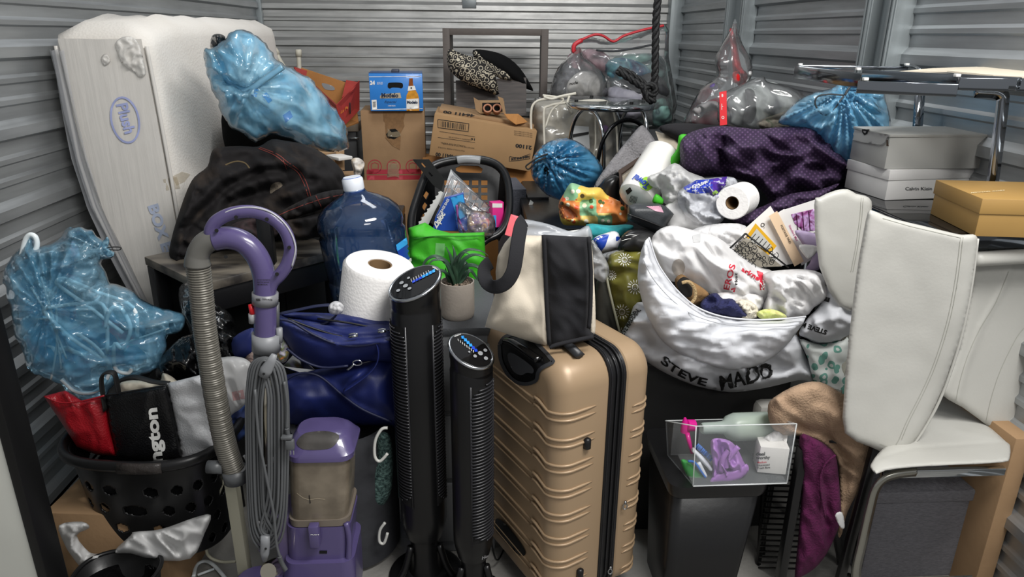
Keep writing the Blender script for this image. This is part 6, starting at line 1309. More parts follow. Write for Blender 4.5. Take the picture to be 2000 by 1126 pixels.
# --- floral bag
def floral(nt, b):
    N = nt.nodes; L = nt.links; tc = N.new('ShaderNodeTexCoord'); c_ = N.new('ShaderNodeTexVoronoi'); c_.distance = 'CHEBYCHEV'; c_.inputs['Scale'].default_value = 17; c_.inputs['Randomness'].default_value = .5; L.new(tc.outputs['UV'], c_.inputs['Vector']); sp = N.new('ShaderNodeSeparateColor'); L.new(c_.outputs['Color'], sp.inputs[0])
    r = N.new('ShaderNodeValToRGB'); r.color_ramp.interpolation = 'CONSTANT'; e = r.color_ramp.elements; e[0].color = lin('#e8c35a'); e[1].position = .4; e[1].color = lin('#e08a4c'); q = e.new(.6); q.color = lin('#8fbf94'); q = e.new(.75); q.color = lin('#efd27c'); L.new(sp.outputs[0], r.inputs[0])
    v = N.new('ShaderNodeTexVoronoi'); v.inputs['Scale'].default_value = 38; L.new(tc.outputs['UV'], v.inputs['Vector']); m = N.new('ShaderNodeMath'); m.operation = 'LESS_THAN'; m.inputs[1].default_value = .3; L.new(v.outputs['Distance'], m.inputs[0])
    r2 = N.new('ShaderNodeValToRGB'); r2.color_ramp.interpolation = 'CONSTANT'; e = r2.color_ramp.elements; e[0].color = lin('#3f6138'); e[1].position = .35; e[1].color = lin('#d8552f'); q = e.new(.5); q.color = lin('#f2ead2'); q = e.new(.8); q.color = lin('#56482c'); sp2 = N.new('ShaderNodeSeparateColor'); L.new(v.outputs['Color'], sp2.inputs[0]); L.new(sp2.outputs[1], r2.inputs[0])
    mx = N.new('ShaderNodeMix'); mx.data_type = 'RGBA'; L.new(m.outputs[0], mx.inputs[0]); L.new(r.outputs[0], mx.inputs[6]); L.new(r2.outputs[0], mx.inputs[7]); L.new(mx.outputs[2], b.inputs['Base Color']); b.inputs['Roughness'].default_value = .45
flo = node_mat('floral_print', floral)
t = thing('floral_bag', 'orange, yellow and green floral patchwork bag left of the grey case', 'bag', at(1160, 440, 2.45))
blob('body', [(1100, 380), (1110, 362), (1118, 357), (1135, 362), (1150, 366), (1172, 366), (1185, 380), (1205, 390), (1222, 400), (1226, 420), (1222, 436), (1180, 442), (1130, 440), (1100, 438), (1092, 415), (1092, 395)], 2.5, .09, flo, t, .1, R=.08, W=[('n', .02, .07, 20, 1.5), ('s', .02, .1), ('l', -.03, [(1130, 395), (1150, 390), (1190, 395)], .01)], seed=137, s=4)
patch('brown_patch', [(1092, 398), (1108, 402), (1128, 420), (1112, 432), (1095, 422)], [c for c in t.children][0], mat('rust_patch', '#8d4a26', .6), 4)
o = blob('teal_towel', [(1145, 438), (1190, 440), (1222, 438), (1238, 442), (1225, 458), (1190, 468), (1150, 470)], 2.3, .05, mat('teal_cloth', '#2f9aa0', .9, nz=(40, .3)), None, .05, W=[('n', .012, .03, 0, 4)], seed=138, s=4); tag(o, 'teal striped cloth under the floral bag', 'cloth')
t = thing('detergent_pack', 'blue and white plastic pack between the floral bag and the olive sun bag', 'package', at(1185, 480, 2.15))
bp_ = blob('pack', [(1160, 465), (1180, 456), (1200, 451), (1210, 460), (1206, 485), (1190, 492), (1172, 494), (1162, 484)], 2.2, .05, mat('pack_white', '#e6e8ee', .3), t, .05, seed=139, s=4)
patch('blue_print', [(1160, 466), (1178, 458), (1190, 458), (1182, 480), (1172, 493), (1163, 485)], bp_, mat('pack_blue', '#2344a8', .3), 4); patch('blue_print', [(1203, 462), (1210, 460), (1210, 470), (1203, 470)], bp_, mat('pack_blue', ''), 3)
# --- grey hard case
hc = mat('case_grey', '#35383b', .45, bump=(200, .1)); t = thing('tool_case', 'dark grey hard plastic case right of the floral bag', 'case', at(1265, 450, 2.1))
blob('lid', [(1226, 402), (1240, 397), (1285, 397), (1300, 402), (1318, 418), (1302, 438), (1298, 450), (1284, 456), (1250, 440), (1225, 428)], 2.2, .06, hc, t, .08, R=.03, seed=140, s=4, smooth=1); ptube('seam', [(1226, 418), (1260, 430), (1298, 445)], 2.14, .003, black, t, 6)
patch('pink_sticker', [(1262, 403), (1290, 402), (1296, 415), (1280, 412)], [c for c in t.children][0], mat('pink_sticker', '#b88a9c', .4), 4)
t = thing('black_case', 'black leather case with white stitching under the grey hard case', 'case', at(1240, 480, 2.05))
blob('body', [(1205, 478), (1215, 460), (1232, 448), (1258, 448), (1285, 458), (1300, 475), (1280, 495), (1230, 500), (1206, 492)], 2.12, .05, black, t, .08, seed=141, s=4); ptube('stitching', [(1214, 470), (1232, 466), (1255, 472)], 2.055, .001, whink, t, 5); ptube('stitching', [(1222, 460), (1235, 458), (1250, 462)], 2.055, .001, whink, t, 5)
# --- olive sun bag + grey mesh bag
ol = mat('olive_film', '#6f6c2e', .35, bump=(14, .4), nz=(8, .15), coat=.2)
t = thing('sun_bag', 'olive green bag with white smiling suns behind the tote', 'bag', at(1225, 650, 2.0))
ob_ = blob('body', [(1188, 505), (1200, 492), (1240, 484), (1262, 484), (1262, 520), (1255, 580), (1245, 620), (1225, 652), (1212, 655), (1200, 610), (1186, 548)], 2.05, .06, ol, t, .1, R=.07, W=[('n', .015, .08, 20, 1.6), ('s', .015, .1), ('l', .012, [(1190, 520), (1230, 505), (1260, 512)], .01)], seed=142, s=4)
for cx, cy, r in ((1220, 507, 9), (1194, 537, 7), (1240, 560, 10), (1215, 608, 10), (1212, 650, 8)):
    line('printed_sun', [(cx+r*.55*math.cos(a), cy+r*.55*math.sin(a)) for a in np.linspace(0, 2*PI, 15)], 1.5, ob_, whink, 3)
    for k in range(14): a = 2*PI*k/14; line('printed_sun', [(cx+r*.85*math.cos(a), cy+r*.85*math.sin(a)), (cx+r*1.45*math.cos(a), cy+r*1.45*math.sin(a))], 1.3, ob_, whink, 3)
    line('printed_sun', [(cx-r*.25, cy+r*.1), (cx, cy+r*.3), (cx+r*.25, cy+r*.1)], 1.1, ob_, whink, 3); line('printed_sun', [(cx-r*.2, cy-r*.25), (cx-r*.18, cy-r*.1)], 1.1, ob_, whink, 3); line('printed_sun', [(cx+r*.2, cy-r*.25), (cx+r*.18, cy-r*.1)], 1.1, ob_, whink, 3)
blob('gusset', [(1165, 550), (1186, 548), (1200, 600), (1215, 660), (1195, 660), (1165, 645)], 2.06, .03, mat('dark_olive_grey', '#3b3b36', .5, nz=(30, .3)), t, .05, seed=143, s=4); ptube('edge_trim', [(1182, 515), (1186, 548), (1198, 600), (1212, 655)], 1.99, .004, mat('trim_light', '#9a9a86', .5), t, 6)
t = thing('grey_bag', 'semi-clear grey plastic bag between the tote and the olive sun bag', 'bag', at(1170, 560, 1.98))
blob('film', [(1155, 470), (1166, 480), (1180, 500), (1190, 525), (1182, 550), (1165, 545), (1155, 530)], 1.99, .03, mat('grey_clear', '#a8a9aa', .2, alpha=.6, bump=(20, .5)), t, .03, W=[('n', .015, .05)], seed=144, s=4)
blob('dark_cloth', [(1172, 498), (1215, 486), (1262, 478), (1255, 486), (1200, 500), (1188, 515)], 2.1, .02, multi('grey_print', ['#3a3b3c', '#77797a', '#2c2d2e'], 40), t, .03, seed=145, s=4)
blob('dark_cloth', [(1215, 480), (1255, 455), (1290, 468), (1275, 490), (1230, 492)], 2.02, .03, blackm, t, .06, W=[('n', .01, .05)], seed=146, s=4)
# --- purple throw
def waffle(nt, b):
    N = nt.nodes; L = nt.links; tc = N.new('ShaderNodeTexCoord'); mp = N.new('ShaderNodeMapping'); mp.inputs['Rotation'].default_value = (0, 0, .7); mp.inputs['Scale'].default_value = (80, 80, 80); L.new(tc.outputs['UV'], mp.inputs[0]); v = N.new('ShaderNodeTexVoronoi'); v.inputs['Scale'].default_value = 1; v.inputs['Randomness'].default_value = 0; L.new(mp.outputs[0], v.inputs['Vector'])
    r = N.new('ShaderNodeValToRGB'); e = r.color_ramp.elements; e[0].position = .12; e[0].color = lin('#553d60'); e[1].position = .32; e[1].color = lin('#2e1c3a'); L.new(v.outputs['Distance'], r.inputs[0]); L.new(r.outputs[0], b.inputs['Base Color']); b.inputs['Roughness'].default_value = .75
    bn = N.new('ShaderNodeBump'); bn.inputs['Strength'].default_value = .4; bn.inputs['Distance'].default_value = .004; bn.invert = True; L.new(v.outputs['Distance'], bn.inputs['Height']); L.new(bn.outputs[0], b.inputs['Normal'])
wm = node_mat('purple_waffle', waffle)
OP = [(1330, 275), (1345, 260), (1375, 250), (1410, 246), (1450, 249), (1480, 252), (1520, 248), (1560, 246), (1590, 250), (1612, 266), (1630, 288), (1645, 300), (1668, 318), (1678, 332), (1668, 350), (1640, 365), (1610, 378), (1585, 395), (1560, 400), (1520, 415), (1490, 430), (1440, 434), (1430, 426), (1470, 410), (1500, 395), (1480, 365), (1440, 350), (1400, 345), (1360, 345), (1335, 332), (1328, 305)]
t = thing('throw_blanket', 'dark purple dotted throw blanket heaped on the right pile', 'blanket', at(1500, 420, 2.4))
blob('cloth', OP, 2.45, .15, wm, t, .2, R=.13, W=[('n', .07, .15, 25, 1.7), ('n', .03, .07, 30, 1.8), ('l', -.10, [(1418, 260), (1410, 300), (1422, 345)], .02), ('l', .05, [(1436, 300), (1480, 290), (1490, 340)], .025), ('l', -.08, [(1500, 350), (1545, 320), (1600, 330)], .02), ('l', .06, [(1500, 375), (1560, 340), (1640, 345)], .03), ('l', -.06, [(1480, 262), (1530, 290), (1590, 270)], .03)], seed=150, s=4.2)
t2 = blob('fold', [(1430, 426), (1450, 418), (1500, 398), (1545, 378), (1600, 370), (1640, 358), (1600, 392), (1560, 408), (1500, 432), (1450, 440)], 2.25, .05, wm, t, .06, W=[('n', .02, .06, -20, 2)], seed=151, s=4)
# --- toilet roll and package
t = thing('toilet_roll', 'single white toilet roll lying on the purple throw', 'toilet roll', at(1440, 430, 2.15))
fc = at(1430, 396, 2.12); bk_ = at(1470, 378, 2.30); M = axM(fc, bk_, (1, 0, 0)); Lr = .115; rr_ = 33*mpp(1430, 396, 2.12)
turned('roll', [(.021, 0), (rr_-.003, 0), (rr_, .003), (rr_, Lr), (rr_-.003, Lr+.003), (.021, Lr)], mat('tissue_white', '#e8e6e4', .85, bump=(90, .2)), t, M, 48, cap=False); turned('core', [(.021, 0.0), (.021, Lr), (.019, Lr), (.019, .0)], mat('brown_core', ''), t, M, 28, cap=False)
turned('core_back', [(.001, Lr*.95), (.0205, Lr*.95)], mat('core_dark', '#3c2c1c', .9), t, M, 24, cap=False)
t = thing('tissue_package', 'torn clear blue and purple tissue package beside the toilet roll', 'package', at(1365, 430, 2.15))
pf = blob('film', [(1322, 380), (1335, 365), (1360, 352), (1400, 346), (1432, 346), (1440, 360), (1415, 372), (1408, 400), (1415, 425), (1400, 438), (1375, 442), (1345, 428), (1328, 405)], 2.2, .06, mat('package_film', '#dcdfe6', .15, alpha=.55, bump=(16, .5)), t, .05, W=[('n', .035, .05, 30, 1.5), ('n', .015, .025)], seed=152, s=4)
blob('tissue', [(1340, 392), (1365, 380), (1395, 385), (1400, 415), (1385, 432), (1350, 422)], 2.22, .03, tw, t, .03, W=[('n', .015, .05)], seed=153, s=4)
patch('blue_print', [(1335, 366), (1360, 352), (1392, 350), (1392, 376), (1360, 378), (1340, 374)], pf, mat('royal_print', '#2b3fae', .25), 4); patch('purple_print', [(1388, 350), (1420, 345), (1418, 360), (1406, 372), (1406, 386), (1386, 380)], pf, mat('violet_print', '#4d2f92', .25), 4)
patch('green_print', ring2(1397, 376, 5, .9), pf, mat('leaf_green', ''), 3, off=.003); letter('6', pf, (1394, 380), (7, 0), (0, -7), ink, off=.004); letter('CHARMIN', pf, (1352, 368), (6, -2), (1, -7), whink, width=34, off=.003, bold=.03)
# --- white pillow under them
o = blob('white_pillow', [(1300, 400), (1330, 392), (1360, 420), (1420, 440), (1450, 445), (1400, 470), (1340, 470), (1305, 455), (1296, 425)], 2.25, .08, tw, None, .1, W=[('s', .02, .1)], seed=154, s=5); tag(o, 'white quilted pillow under the tissue package', 'pillow')
# --- lower white bag and upper white sack
wb_ = mat('white_sack', '#dfe1e6', .6, bump=(9, .28, 6, 1), nz=(6, .04), transl=.12); prt = mat('sack_print', '#151515', .5)
t = thing('large_sack', 'large white plastic sack with big black lettering, open and overfull, above the waste bin', 'bag', at(1420, 765, 1.85))
low = blob('lower_body', [(1245, 590), (1228, 625), (1211, 655), (1215, 672), (1245, 692), (1270, 710), (1300, 728), (1350, 750), (1400, 762), (1440, 765), (1500, 756), (1560, 742), (1585, 745), (1588, 725), (1575, 700), (1566, 670), (1550, 650), (1500, 640), (1400, 640), (1300, 600)], 1.97, .11, wb_, t, .15, R=.12, W=[('n', .035, .11, -20, 1.8), ('n', .012, .05, 10, 2.5), ('s', .02, .15)], seed=155, s=5)
upp = blob('upper_wall', [(1268, 462), (1252, 490), (1245, 540), (1252, 580), (1265, 620), (1285, 655), (1310, 680), (1350, 700), (1400, 718), (1440, 722), (1490, 710), (1530, 680), (1555, 650), (1574, 618), (1530, 622), (1470, 624), (1410, 617), (1360, 598), (1325, 570), (1300, 540), (1280, 505)], 1.86, .09, wb_, t, .05, R=.09, W=[('n', .016, .09, 5, 2.4), ('s', .02, .12), ('n', .010, .03, 8, 4)], seed=156, s=5, smooth=2)
ptube('rim', [(1268, 464), (1282, 508), (1302, 541), (1328, 572), (1362, 600), (1412, 618), (1472, 624), (1530, 622), (1574, 618)], 1.80, .0025, wb_, t, 6); ptube('hem', [(1256, 505), (1270, 535), (1290, 562), (1318, 590), (1355, 615), (1410, 632), (1470, 638), (1530, 637), (1566, 632)], 1.775, .0012, mat('hem_grey', '#a9abb0', .5), t, 5)
letter('STEVE MADDEN', low, (1290, 688), (30, 20), (18, -38), prt, bold=.055, off=.002, path=[(1285, 712), (1330, 738), (1380, 757), (1420, 764), (1460, 758), (1520, 740), (1570, 715)], width=None) if 0 else None
letter('STEVE', low, (0, 0), (1, 0), (0, -20), prt, bold=.025, path=[(1290, 706), (1320, 728), (1350, 743), (1378, 752)], off=.003)
letter('MADD', low, (1408, 758), (30, -7), (-6, -40), prt, bold=.02, width=104, off=.007, cut=.06)
letter('STEVE MADDEN.', low, (0, 0), (1, 0), (0, -13), prt, bold=.03, path=[(1216, 664), (1226, 645), (1238, 625), (1252, 606)], off=.003)
# --- things in the sack
t = thing('checkout_bag', 'thin white checkout bag with red lettering in the top of the large white sack', 'bag', at(1420, 600, 1.95))
tb1 = blob('film', [(1270, 480), (1282, 452), (1312, 440), (1350, 448), (1400, 462), (1440, 492), (1480, 520), (1510, 530), (1508, 560), (1480, 600), (1430, 602), (1390, 575), (1345, 555), (1300, 545), (1282, 515)], 1.98, .09, mat('checkout_film', '#ecebeb', .4, alpha=.92, transl=.25, bump=(9, .6, 5, 1)), t, .1, R=.1, W=[('n', .03, .10, 35, 2.2), ('n', .014, .04, 50, 2.5), ('l', -.03, [(1440, 500), (1450, 545), (1480, 590)], .015)], seed=157, s=4)
redp = mat('red_lettering', '#c22038', .5); letter('EROS', tb1, (1420, 566), (0, -16), (-17, 0), redp, bold=.03, width=50) if 0 else None
letter('EROS', tb1, (1424, 566), (4, -16), (-16, -4), redp, bold=.02, width=50); letter('rket', tb1, (1440, 556), (0, -8), (-8, 0), ink, width=24); line('red_lettering', [(1428, 565), (1436, 562), (1433, 570)], 3, tb1, redp)
letter('arkne', tb1, (1447, 528), (10, 6), (6, -11), redp, width=40, bold=.03); patch('red_lettering', [(1478, 528), (1490, 532), (1494, 550), (1492, 566), (1484, 566), (1484, 548)], tb1, redp, 4); letter('Retail', tb1, (1491, 566), (1, -8), (-7, -1), whink, width=32, off=.003)
patch('handle_hole', ring2(1325, 522, 13, 1.3), tb1, mat('hole_shadow', '#b3aca4', .6), 4)
patch('grey_patch', [(1352, 460), (1368, 456), (1368, 472), (1354, 474)], tb1, mat('pale_grey_patch', '#b5b5b5', .5), 4)
o = blob('white_film', [(1330, 468), (1360, 445), (1410, 436), (1455, 440), (1470, 470), (1440, 500), (1400, 500), (1350, 490)], 2.08, .05, MATS['checkout_film'], None, .05, W=[('n', .03, .07, 20, 2), ('n', .015, .03)], seed=168, s=4); tag(o, 'sheet of thin white film between the checkout bag and the wire letter basket', 'film')
t = thing('plastic_bag', 'frosted white plastic bag at the right rim of the large white sack', 'bag', at(1560, 600, 1.93))
blob('film', [(1490, 535), (1540, 526), (1590, 528), (1614, 545), (1616, 580), (1590, 600), (1570, 618), (1500, 625), (1490, 600), (1500, 570)], 1.93, .08, mat('checkout_film', ''), t, .08, R=.08, W=[('n', .045, .08, 60, 2), ('n', .02, .035, 20, 2)], seed=158, s=4)
o = blob('white_bundle', [(1395, 575), (1440, 570), (1490, 580), (1480, 610), (1430, 612), (1400, 600)], 1.92, .04, tw, None, .05, W=[('n', .02, .05)], seed=159, s=4); tag(o, 'bunched white cloth in the middle of the large white sack', 'cloth')
o = blob('blue_towel', [(1368, 592), (1385, 575), (1400, 572), (1412, 583), (1430, 583), (1450, 600), (1462, 618), (1430, 620), (1400, 614), (1375, 606)], 1.86, .05, mat('navy_terry', '#2a2d58', .95, bump=(120, .8), nz=(60, .3)), None, .05, W=[('n', .02, .06)], seed=160, s=3.5); tag(o, 'crumpled navy blue cloth at the front of the large white sack', 'cloth')
o = blob('fluffy_cloth', [(1435, 588), (1460, 585), (1480, 600), (1478, 620), (1450, 622), (1438, 605)], 1.86, .04, mat('cream_fluff', '#d8d0bf', .95, bump=(90, 1)), None, .04, W=[('n', .012, .02)], seed=161, s=3); tag(o, 'fluffy cream cloth beside the navy cloth in the sack', 'cloth')
o = blob('lime_cloth', [(1478, 612), (1490, 604), (1512, 604), (1535, 615), (1530, 624), (1490, 624)], 1.84, .02, multi('lime_cloth', ['#b5bd5a', '#c9d08a', '#a07c3a'], 30), None, .02, W=[('n', .008, .03)], seed=162, s=3); tag(o, 'small lime green cloth at the rim of the sack', 'cloth')
t = thing('boot', 'fur-trimmed tan boot opening in the left of the large white sack', 'boot', at(1350, 580, 1.85))
blob('shaft', [(1318, 545), (1332, 535), (1350, 548), (1370, 560), (1385, 575), (1370, 592), (1352, 596), (1335, 580), (1322, 562)], 1.90, .03, mat('tan_suede', '#8a6a44', .9, bump=(60, .5), nz=(20, .4)), t, .05, seed=163, s=3.5); blob('fur_inside', [(1322, 552), (1335, 540), (1350, 550), (1352, 575), (1340, 580), (1328, 568)], 1.86, .02, mat('black_fur', '#15120f', .95), t, .02, seed=164, s=3); ptube('fur_trim', [(1332, 552), (1345, 550), (1356, 562), (1358, 580), (1350, 592)], 1.83, .005, mat('fur_cream', '#b59a70', .95, bump=(200, 1)), t, 8)
# papers, basket, frames
t = thing('wire_letter_basket', 'black scrollwork wire letter basket standing in the large white sack', 'basket', at(1470, 520, 2.0))
bm = bmesh.new(); cs = [(1422, 488), (1456, 456), (1536, 520), (1500, 522), (1455, 518)]
for a, b in (((1422, 488), (1456, 456)), ((1456, 456), (1540, 522)), ((1422, 488), (1445, 510)), ((1422, 490), (1460, 522))): tb(bm, [at(*a, 1.95), at(*b, 1.95)], .0028, 6)
from_bm('frame', bm, blackm, t, True); bm = bmesh.new(); random.seed(7)
for k in range(44):
    u, v_ = random.random(), random.random(); cx = 1426+30*u*.95+78*v_*.85; cy = 488-30*u+ (32)*v_*1.0+6*(1-u)*v_*3
    if cy > 524: continue
    r = random.uniform(3.5, 7); a0 = random.uniform(0, 6.3); tb(bm, [at(cx+r*(1-.6*q/12)*math.cos(a0+q*.55), cy+r*(1-.6*q/12)*math.sin(a0+q*.55), 1.955) for q in range(12)], .0012, 5)
from_bm('scrollwork', bm, blackm, t, True)
sheet('backing_card', [(1430, 490), (1457, 462), (1528, 520), (1465, 522)], 1.985, mat('card_mixed', '#a9a294', .6, nz=(60, .4)), t, .001)
ptube('side_frame', [(1612, 490), (1628, 502), (1612, 524)], 1.98, .002, blackm, t, 6, 1); ptube('side_frame', [(1604, 446), (1612, 450), (1616, 462)], 2.0, .002, blackm, t, 6, 3)
def paper(lab, pts, Y, m_, texts=(), nm='paper', cat='paper'):
    o = sheet(nm, pts, Y, m_, None, .0015); tag(o, lab, cat, 'papers in the large white sack')
    for tx in texts: letter(tx[0], o, tx[1], tx[2], tx[3], tx[4] if len(tx) > 4 else ink, width=tx[5] if len(tx) > 5 else None, bold=tx[6] if len(tx) > 6 else .01)
    return o
ppr = mat('paper_white', '#e6e4e2', .7); orp = mat('orange_print_p', '#e8a23c', .6)
o = paper('white letter sheet with small print, leftmost of the papers standing in the sack', [(1438, 462), (1505, 402), (1528, 440), (1562, 512), (1520, 520)], 2.04, ppr, [('O.', (1484, 440), (8, 5), (6, -10), ink, 10)])
paper('white envelope with an orange edge, second of the papers in the sack', [(1502, 422), (1518, 412), (1570, 510), (1552, 520)], 2.02, mat('envelope_orange', '#e6c9a8', .7), [('POSTAGE PAID', (1524, 440), (4, 8), (5, -3), ink, 40)])
paper('white envelope behind the orange-edged one in the sack', [(1518, 416), (1532, 408), (1588, 505), (1566, 518)], 2.03, ppr, [('Standard Mail', (1540, 440), (4, 8), (5, -3), mat('pink_ink', '#c0568a', .5), 34)])
yp = [(1452, 470), (1476, 436), (1517, 480), (1502, 498)]
paper('yellow-framed card with lined print in the sack', yp, 2.0, mat('yellow_card', '#d8a51e', .6), nm='card', cat='card')
o = sheet('card_face', [(1462, 468), (1478, 446), (1508, 480), (1498, 490)], 1.994, mat('card_grey', '#b9b9b4', .6), [x for x in bpy.data.objects if x.name == 'card'][0], .0006)
for k in range(5): line('print_line', [(1466+k*7, 468+k*5), (1476+k*7, 456+k*5)], 1.4, o, mat('card_ink', '#777', .6) if 0 else ink, 4)
pb_ = paper('photo brochure with purple building picture in the sack', [(1530, 410), (1598, 388), (1605, 450), (1560, 462), (1545, 440)], 2.08, ppr, nm='brochure', cat='brochure')
patch('picture', [(1545, 418), (1601, 405), (1604, 448), (1570, 452), (1552, 436)], pb_, multi('purple_photo', ['#5a1f4a', '#a05a98', '#c9a8d8', '#6a2f5a'], 35, .3), 5)
for k in range(4): line('picture_line', [(1555+k*12, 418-k*3), (1558+k*12, 450)], 1.5, pb_, mat('dark_plum', '#3a1030', .5), off=.002)
t = thing('booklet', 'folded lilac booklet leaning at the right of the papers in the sack', 'booklet', at(1590, 520, 1.98))
blob('cover', [(1552, 450), (1590, 455), (1630, 470), (1638, 475), (1634, 490), (1612, 505), (1600, 526), (1572, 528), (1585, 505), (1570, 480)], 2.0, .012, mat('lilac_card', '#a796b5', .6), t, .012, R=.012, seed=165, s=4, W=[('s', .01, .1)])
ptube('page_edge', [(1636, 472), (1636, 484), (1615, 508), (1604, 524)], 1.985, .0025, mat('brown_page', '#5a4538', .8), t, 6); blob('pages', [(1560, 478), (1600, 482), (1582, 505), (1572, 500)], 1.985, .008, ppr, t, .005, s=3, W=[('n', .006, .02)])
# --- second white sack at right
t = thing('white_sack', 'bulging white plastic sack with upside-down black letters against the white chair', 'bag', at(1620, 665, 1.95))
s2 = blob('film', [(1600, 500), (1622, 498), (1645, 515), (1665, 545), (1673, 580), (1675, 610), (1679, 632), (1668, 650), (1640, 666), (1600, 670), (1575, 660), (1560, 650), (1578, 620), (1598, 600), (1612, 570)], 1.93, .09, wb_, t, .1, R=.1, W=[('n', .02, .09, 70, 2), ('s', .015, .12), ('l', .02, [(1595, 628), (1640, 618), (1672, 632)], .01)], seed=166, s=4.5)
letter('STEVE M', s2, (1616, 645), (-12, -4), (-4, 12), prt, bold=.04, width=52); letter('S', s2, (1620, 560), (5, -16), (-14, -4), prt, bold=.08) ; letter('E', s2, (1618, 590), (5, -16), (-14, -4), prt, bold=.08)
# --- leopard cloth
def leop(nt, b):
    N = nt.nodes; L = nt.links; tc = N.new('ShaderNodeTexCoord'); n = N.new('ShaderNodeTexNoise'); n.inputs['Scale'].default_value = 25; L.new(tc.outputs['UV'], n.inputs['Vector']); mxv = N.new('ShaderNodeVectorMath'); mxv.operation = 'MULTIPLY_ADD'; mxv.inputs[1].default_value = (.02, .02, 0); L.new(n.outputs['Color'], mxv.inputs[0]); L.new(tc.outputs['UV'], mxv.inputs[2])
    v = N.new('ShaderNodeTexVoronoi'); v.inputs['Scale'].default_value = 33; L.new(mxv.outputs[0], v.inputs['Vector']); r = N.new('ShaderNodeValToRGB'); r.color_ramp.interpolation = 'CONSTANT'; e = r.color_ramp.elements; e[0].color = lin('#d3dad5'); e[1].position = .2; e[1].color = lin('#6fa597'); q = e.new(.42); q.color = lin('#dde2de'); L.new(v.outputs['Distance'], r.inputs[0]); L.new(r.outputs[0], b.inputs['Base Color']); b.inputs['Roughness'].default_value = .8
o = blob('leopard_cloth', [(1562, 662), (1600, 672), (1640, 662), (1662, 645), (1660, 690), (1655, 720), (1650, 772), (1620, 760), (1590, 745), (1578, 700)], 1.92, .03, node_mat('leopard_print', leop), None, .05, W=[('n', .012, .07, 10, 2)], seed=167, s=5); tag(o, 'white cloth with mint leopard spots hanging beside the white chair', 'cloth')
# --- waste bin and clear bin on it
zb_ = .452; c = atz(1350, 950, zb_); r_ = atz(1512, 945, zb_); x = r_-c; x.z = 0; Wd_ = x.length; M = frame(Vector((c.x, c.y, 0)), x); dp = .30
t = thing('waste_bin', 'tall black rectangular waste bin under the clear tray, right of the gold suitcase', 'bin', M @ Vector((Wd_/2, dp/2, 0)))
def rr4(x0, x1, y0, y1, z, r=.03): return [M @ Vector(((x0+x1)/2+p[0], (y0+y1)/2+p[1], z)) for p in rrect(x1-x0, y1-y0, r, 5)]
shell('body', [rr4(-.03, Wd_-.045, .04, dp-.04, .0), rr4(-.045, Wd_-.02, .01, dp-.01, .42)], black, t, .003)
lofted('rim', [rr4(-.052, Wd_-.012, .0, dp, .415, .035), rr4(-.056, Wd_-.008, -.004, dp+.004, zb_-.02, .035), rr4(-.056, Wd_-.008, -.004, dp+.004, zb_, .035)], black, t, (False, True))
# clear tray
def MP(px, py, dy): # point at a depth inside the tray
    d = ray(px, py); n = Vector((M[0][1], M[1][1], 0)); o_ = M @ Vector((0, dy, 0)); return CAM+d*((o_-CAM).dot(n)/d.dot(n))
acb = mat('clear_tray_plastic', '#c4c9cb', .06, alpha=.08, spec=.9); zt_ = at(1352, 832, c.y).z; 
t = thing('clear_tray', 'clear plastic organiser tray full of cleaning things on the black waste bin', 'tray', M @ Vector((Wd_/2, .1, zb_)))
e_ = .012; x0, x1, y0, y1 = .005, Wd_+.035, .0, .15; zbk = MP(1500, 816, .15).z-zb_-.002; hz = zt_-zb_-.002; z0_ = zb_+.002
for nm, lo, hi in (('front_wall', (x0, y0, z0_), (x1, y0+.004, z0_+hz)), ('back_wall', (x0-.02, y1, z0_), (x1, y1+.004, z0_+zbk)), ('base', (x0, y0, z0_), (x1, y1, z0_+.004))): box(nm, lo, hi, acb, t, M, .001, 1)
quad('side_wall', [M @ Vector(q) for q in ((x1, y0, z0_), (x1, y1, z0_), (x1, y1, z0_+zbk), (x1, y0, z0_+hz))], acb, .004, t)
quad('side_wall', [M @ Vector((x0, y0, z0_)), M @ Vector((x0-.03, y1, z0_)), M @ Vector((x0-.045, y1, z0_+zbk)), M @ Vector((x0-.01, y0, z0_+hz))], acb, .004, t)
ed = mat('clear_edge', '#e8ecec', .1, alpha=.6); tube('rim_edge', [M @ Vector(q) for q in ((x0-.045, y1, z0_+zbk), (x0-.01, y0, z0_+hz), (x1, y0, z0_+hz), (x1, y1, z0_+zbk), (x0-.045, y1, z0_+zbk))], .0016, ed, t, 6); tube('base_edge', [M @ Vector(q) for q in ((x0, y0, z0_), (x1, y0, z0_))], .002, ed, t, 6); tube('corner_edge', [M @ Vector(q) for q in ((x0-.01, y0, z0_+hz), (x0, y0, z0_))], .0015, ed, t, 6); tube('corner_edge', [M @ Vector(q) for q in ((x1, y0, z0_+hz), (x1, y0, z0_))], .0015, ed, t, 6)
YT = c.y+.09
t = thing('spray_bottle', 'frosted spray bottle with bright pink nozzle lying across the clear tray', 'bottle', MP(1440, 840, .12))
ax0, ax1 = MP(1370, 836, .11), MP(1512, 830, .14); Mx = axM(ax0, ax1, (0, 0, 1)); Ls = (ax1-ax0).length
fr = mat('frosted_plastic', '#b9c6bf', .3, alpha=.8, transl=.3, tint='#e8f0e8'); turned('bottle', [(.013, 0), (.016, .005), (.0165, Ls*.2), (.019, Ls*.3), (.033, Ls*.36), (.040, Ls*.45), (.040, Ls*.9), (.033, Ls*.98), (.001, Ls)], fr, t, Mx, 32)
turned('liquid', [(.001, Ls*.42), (.030, Ls*.44), (.035, Ls*.9), (.001, Ls*.93)], mat('yellow_liquid', '#c9cc86', .2, alpha=.8), t, Mx @ Matrix.Translation((-.004, 0, 0)), 24); pkm = mat('magenta_plastic', '#d01a8a', .25, transl=.2)
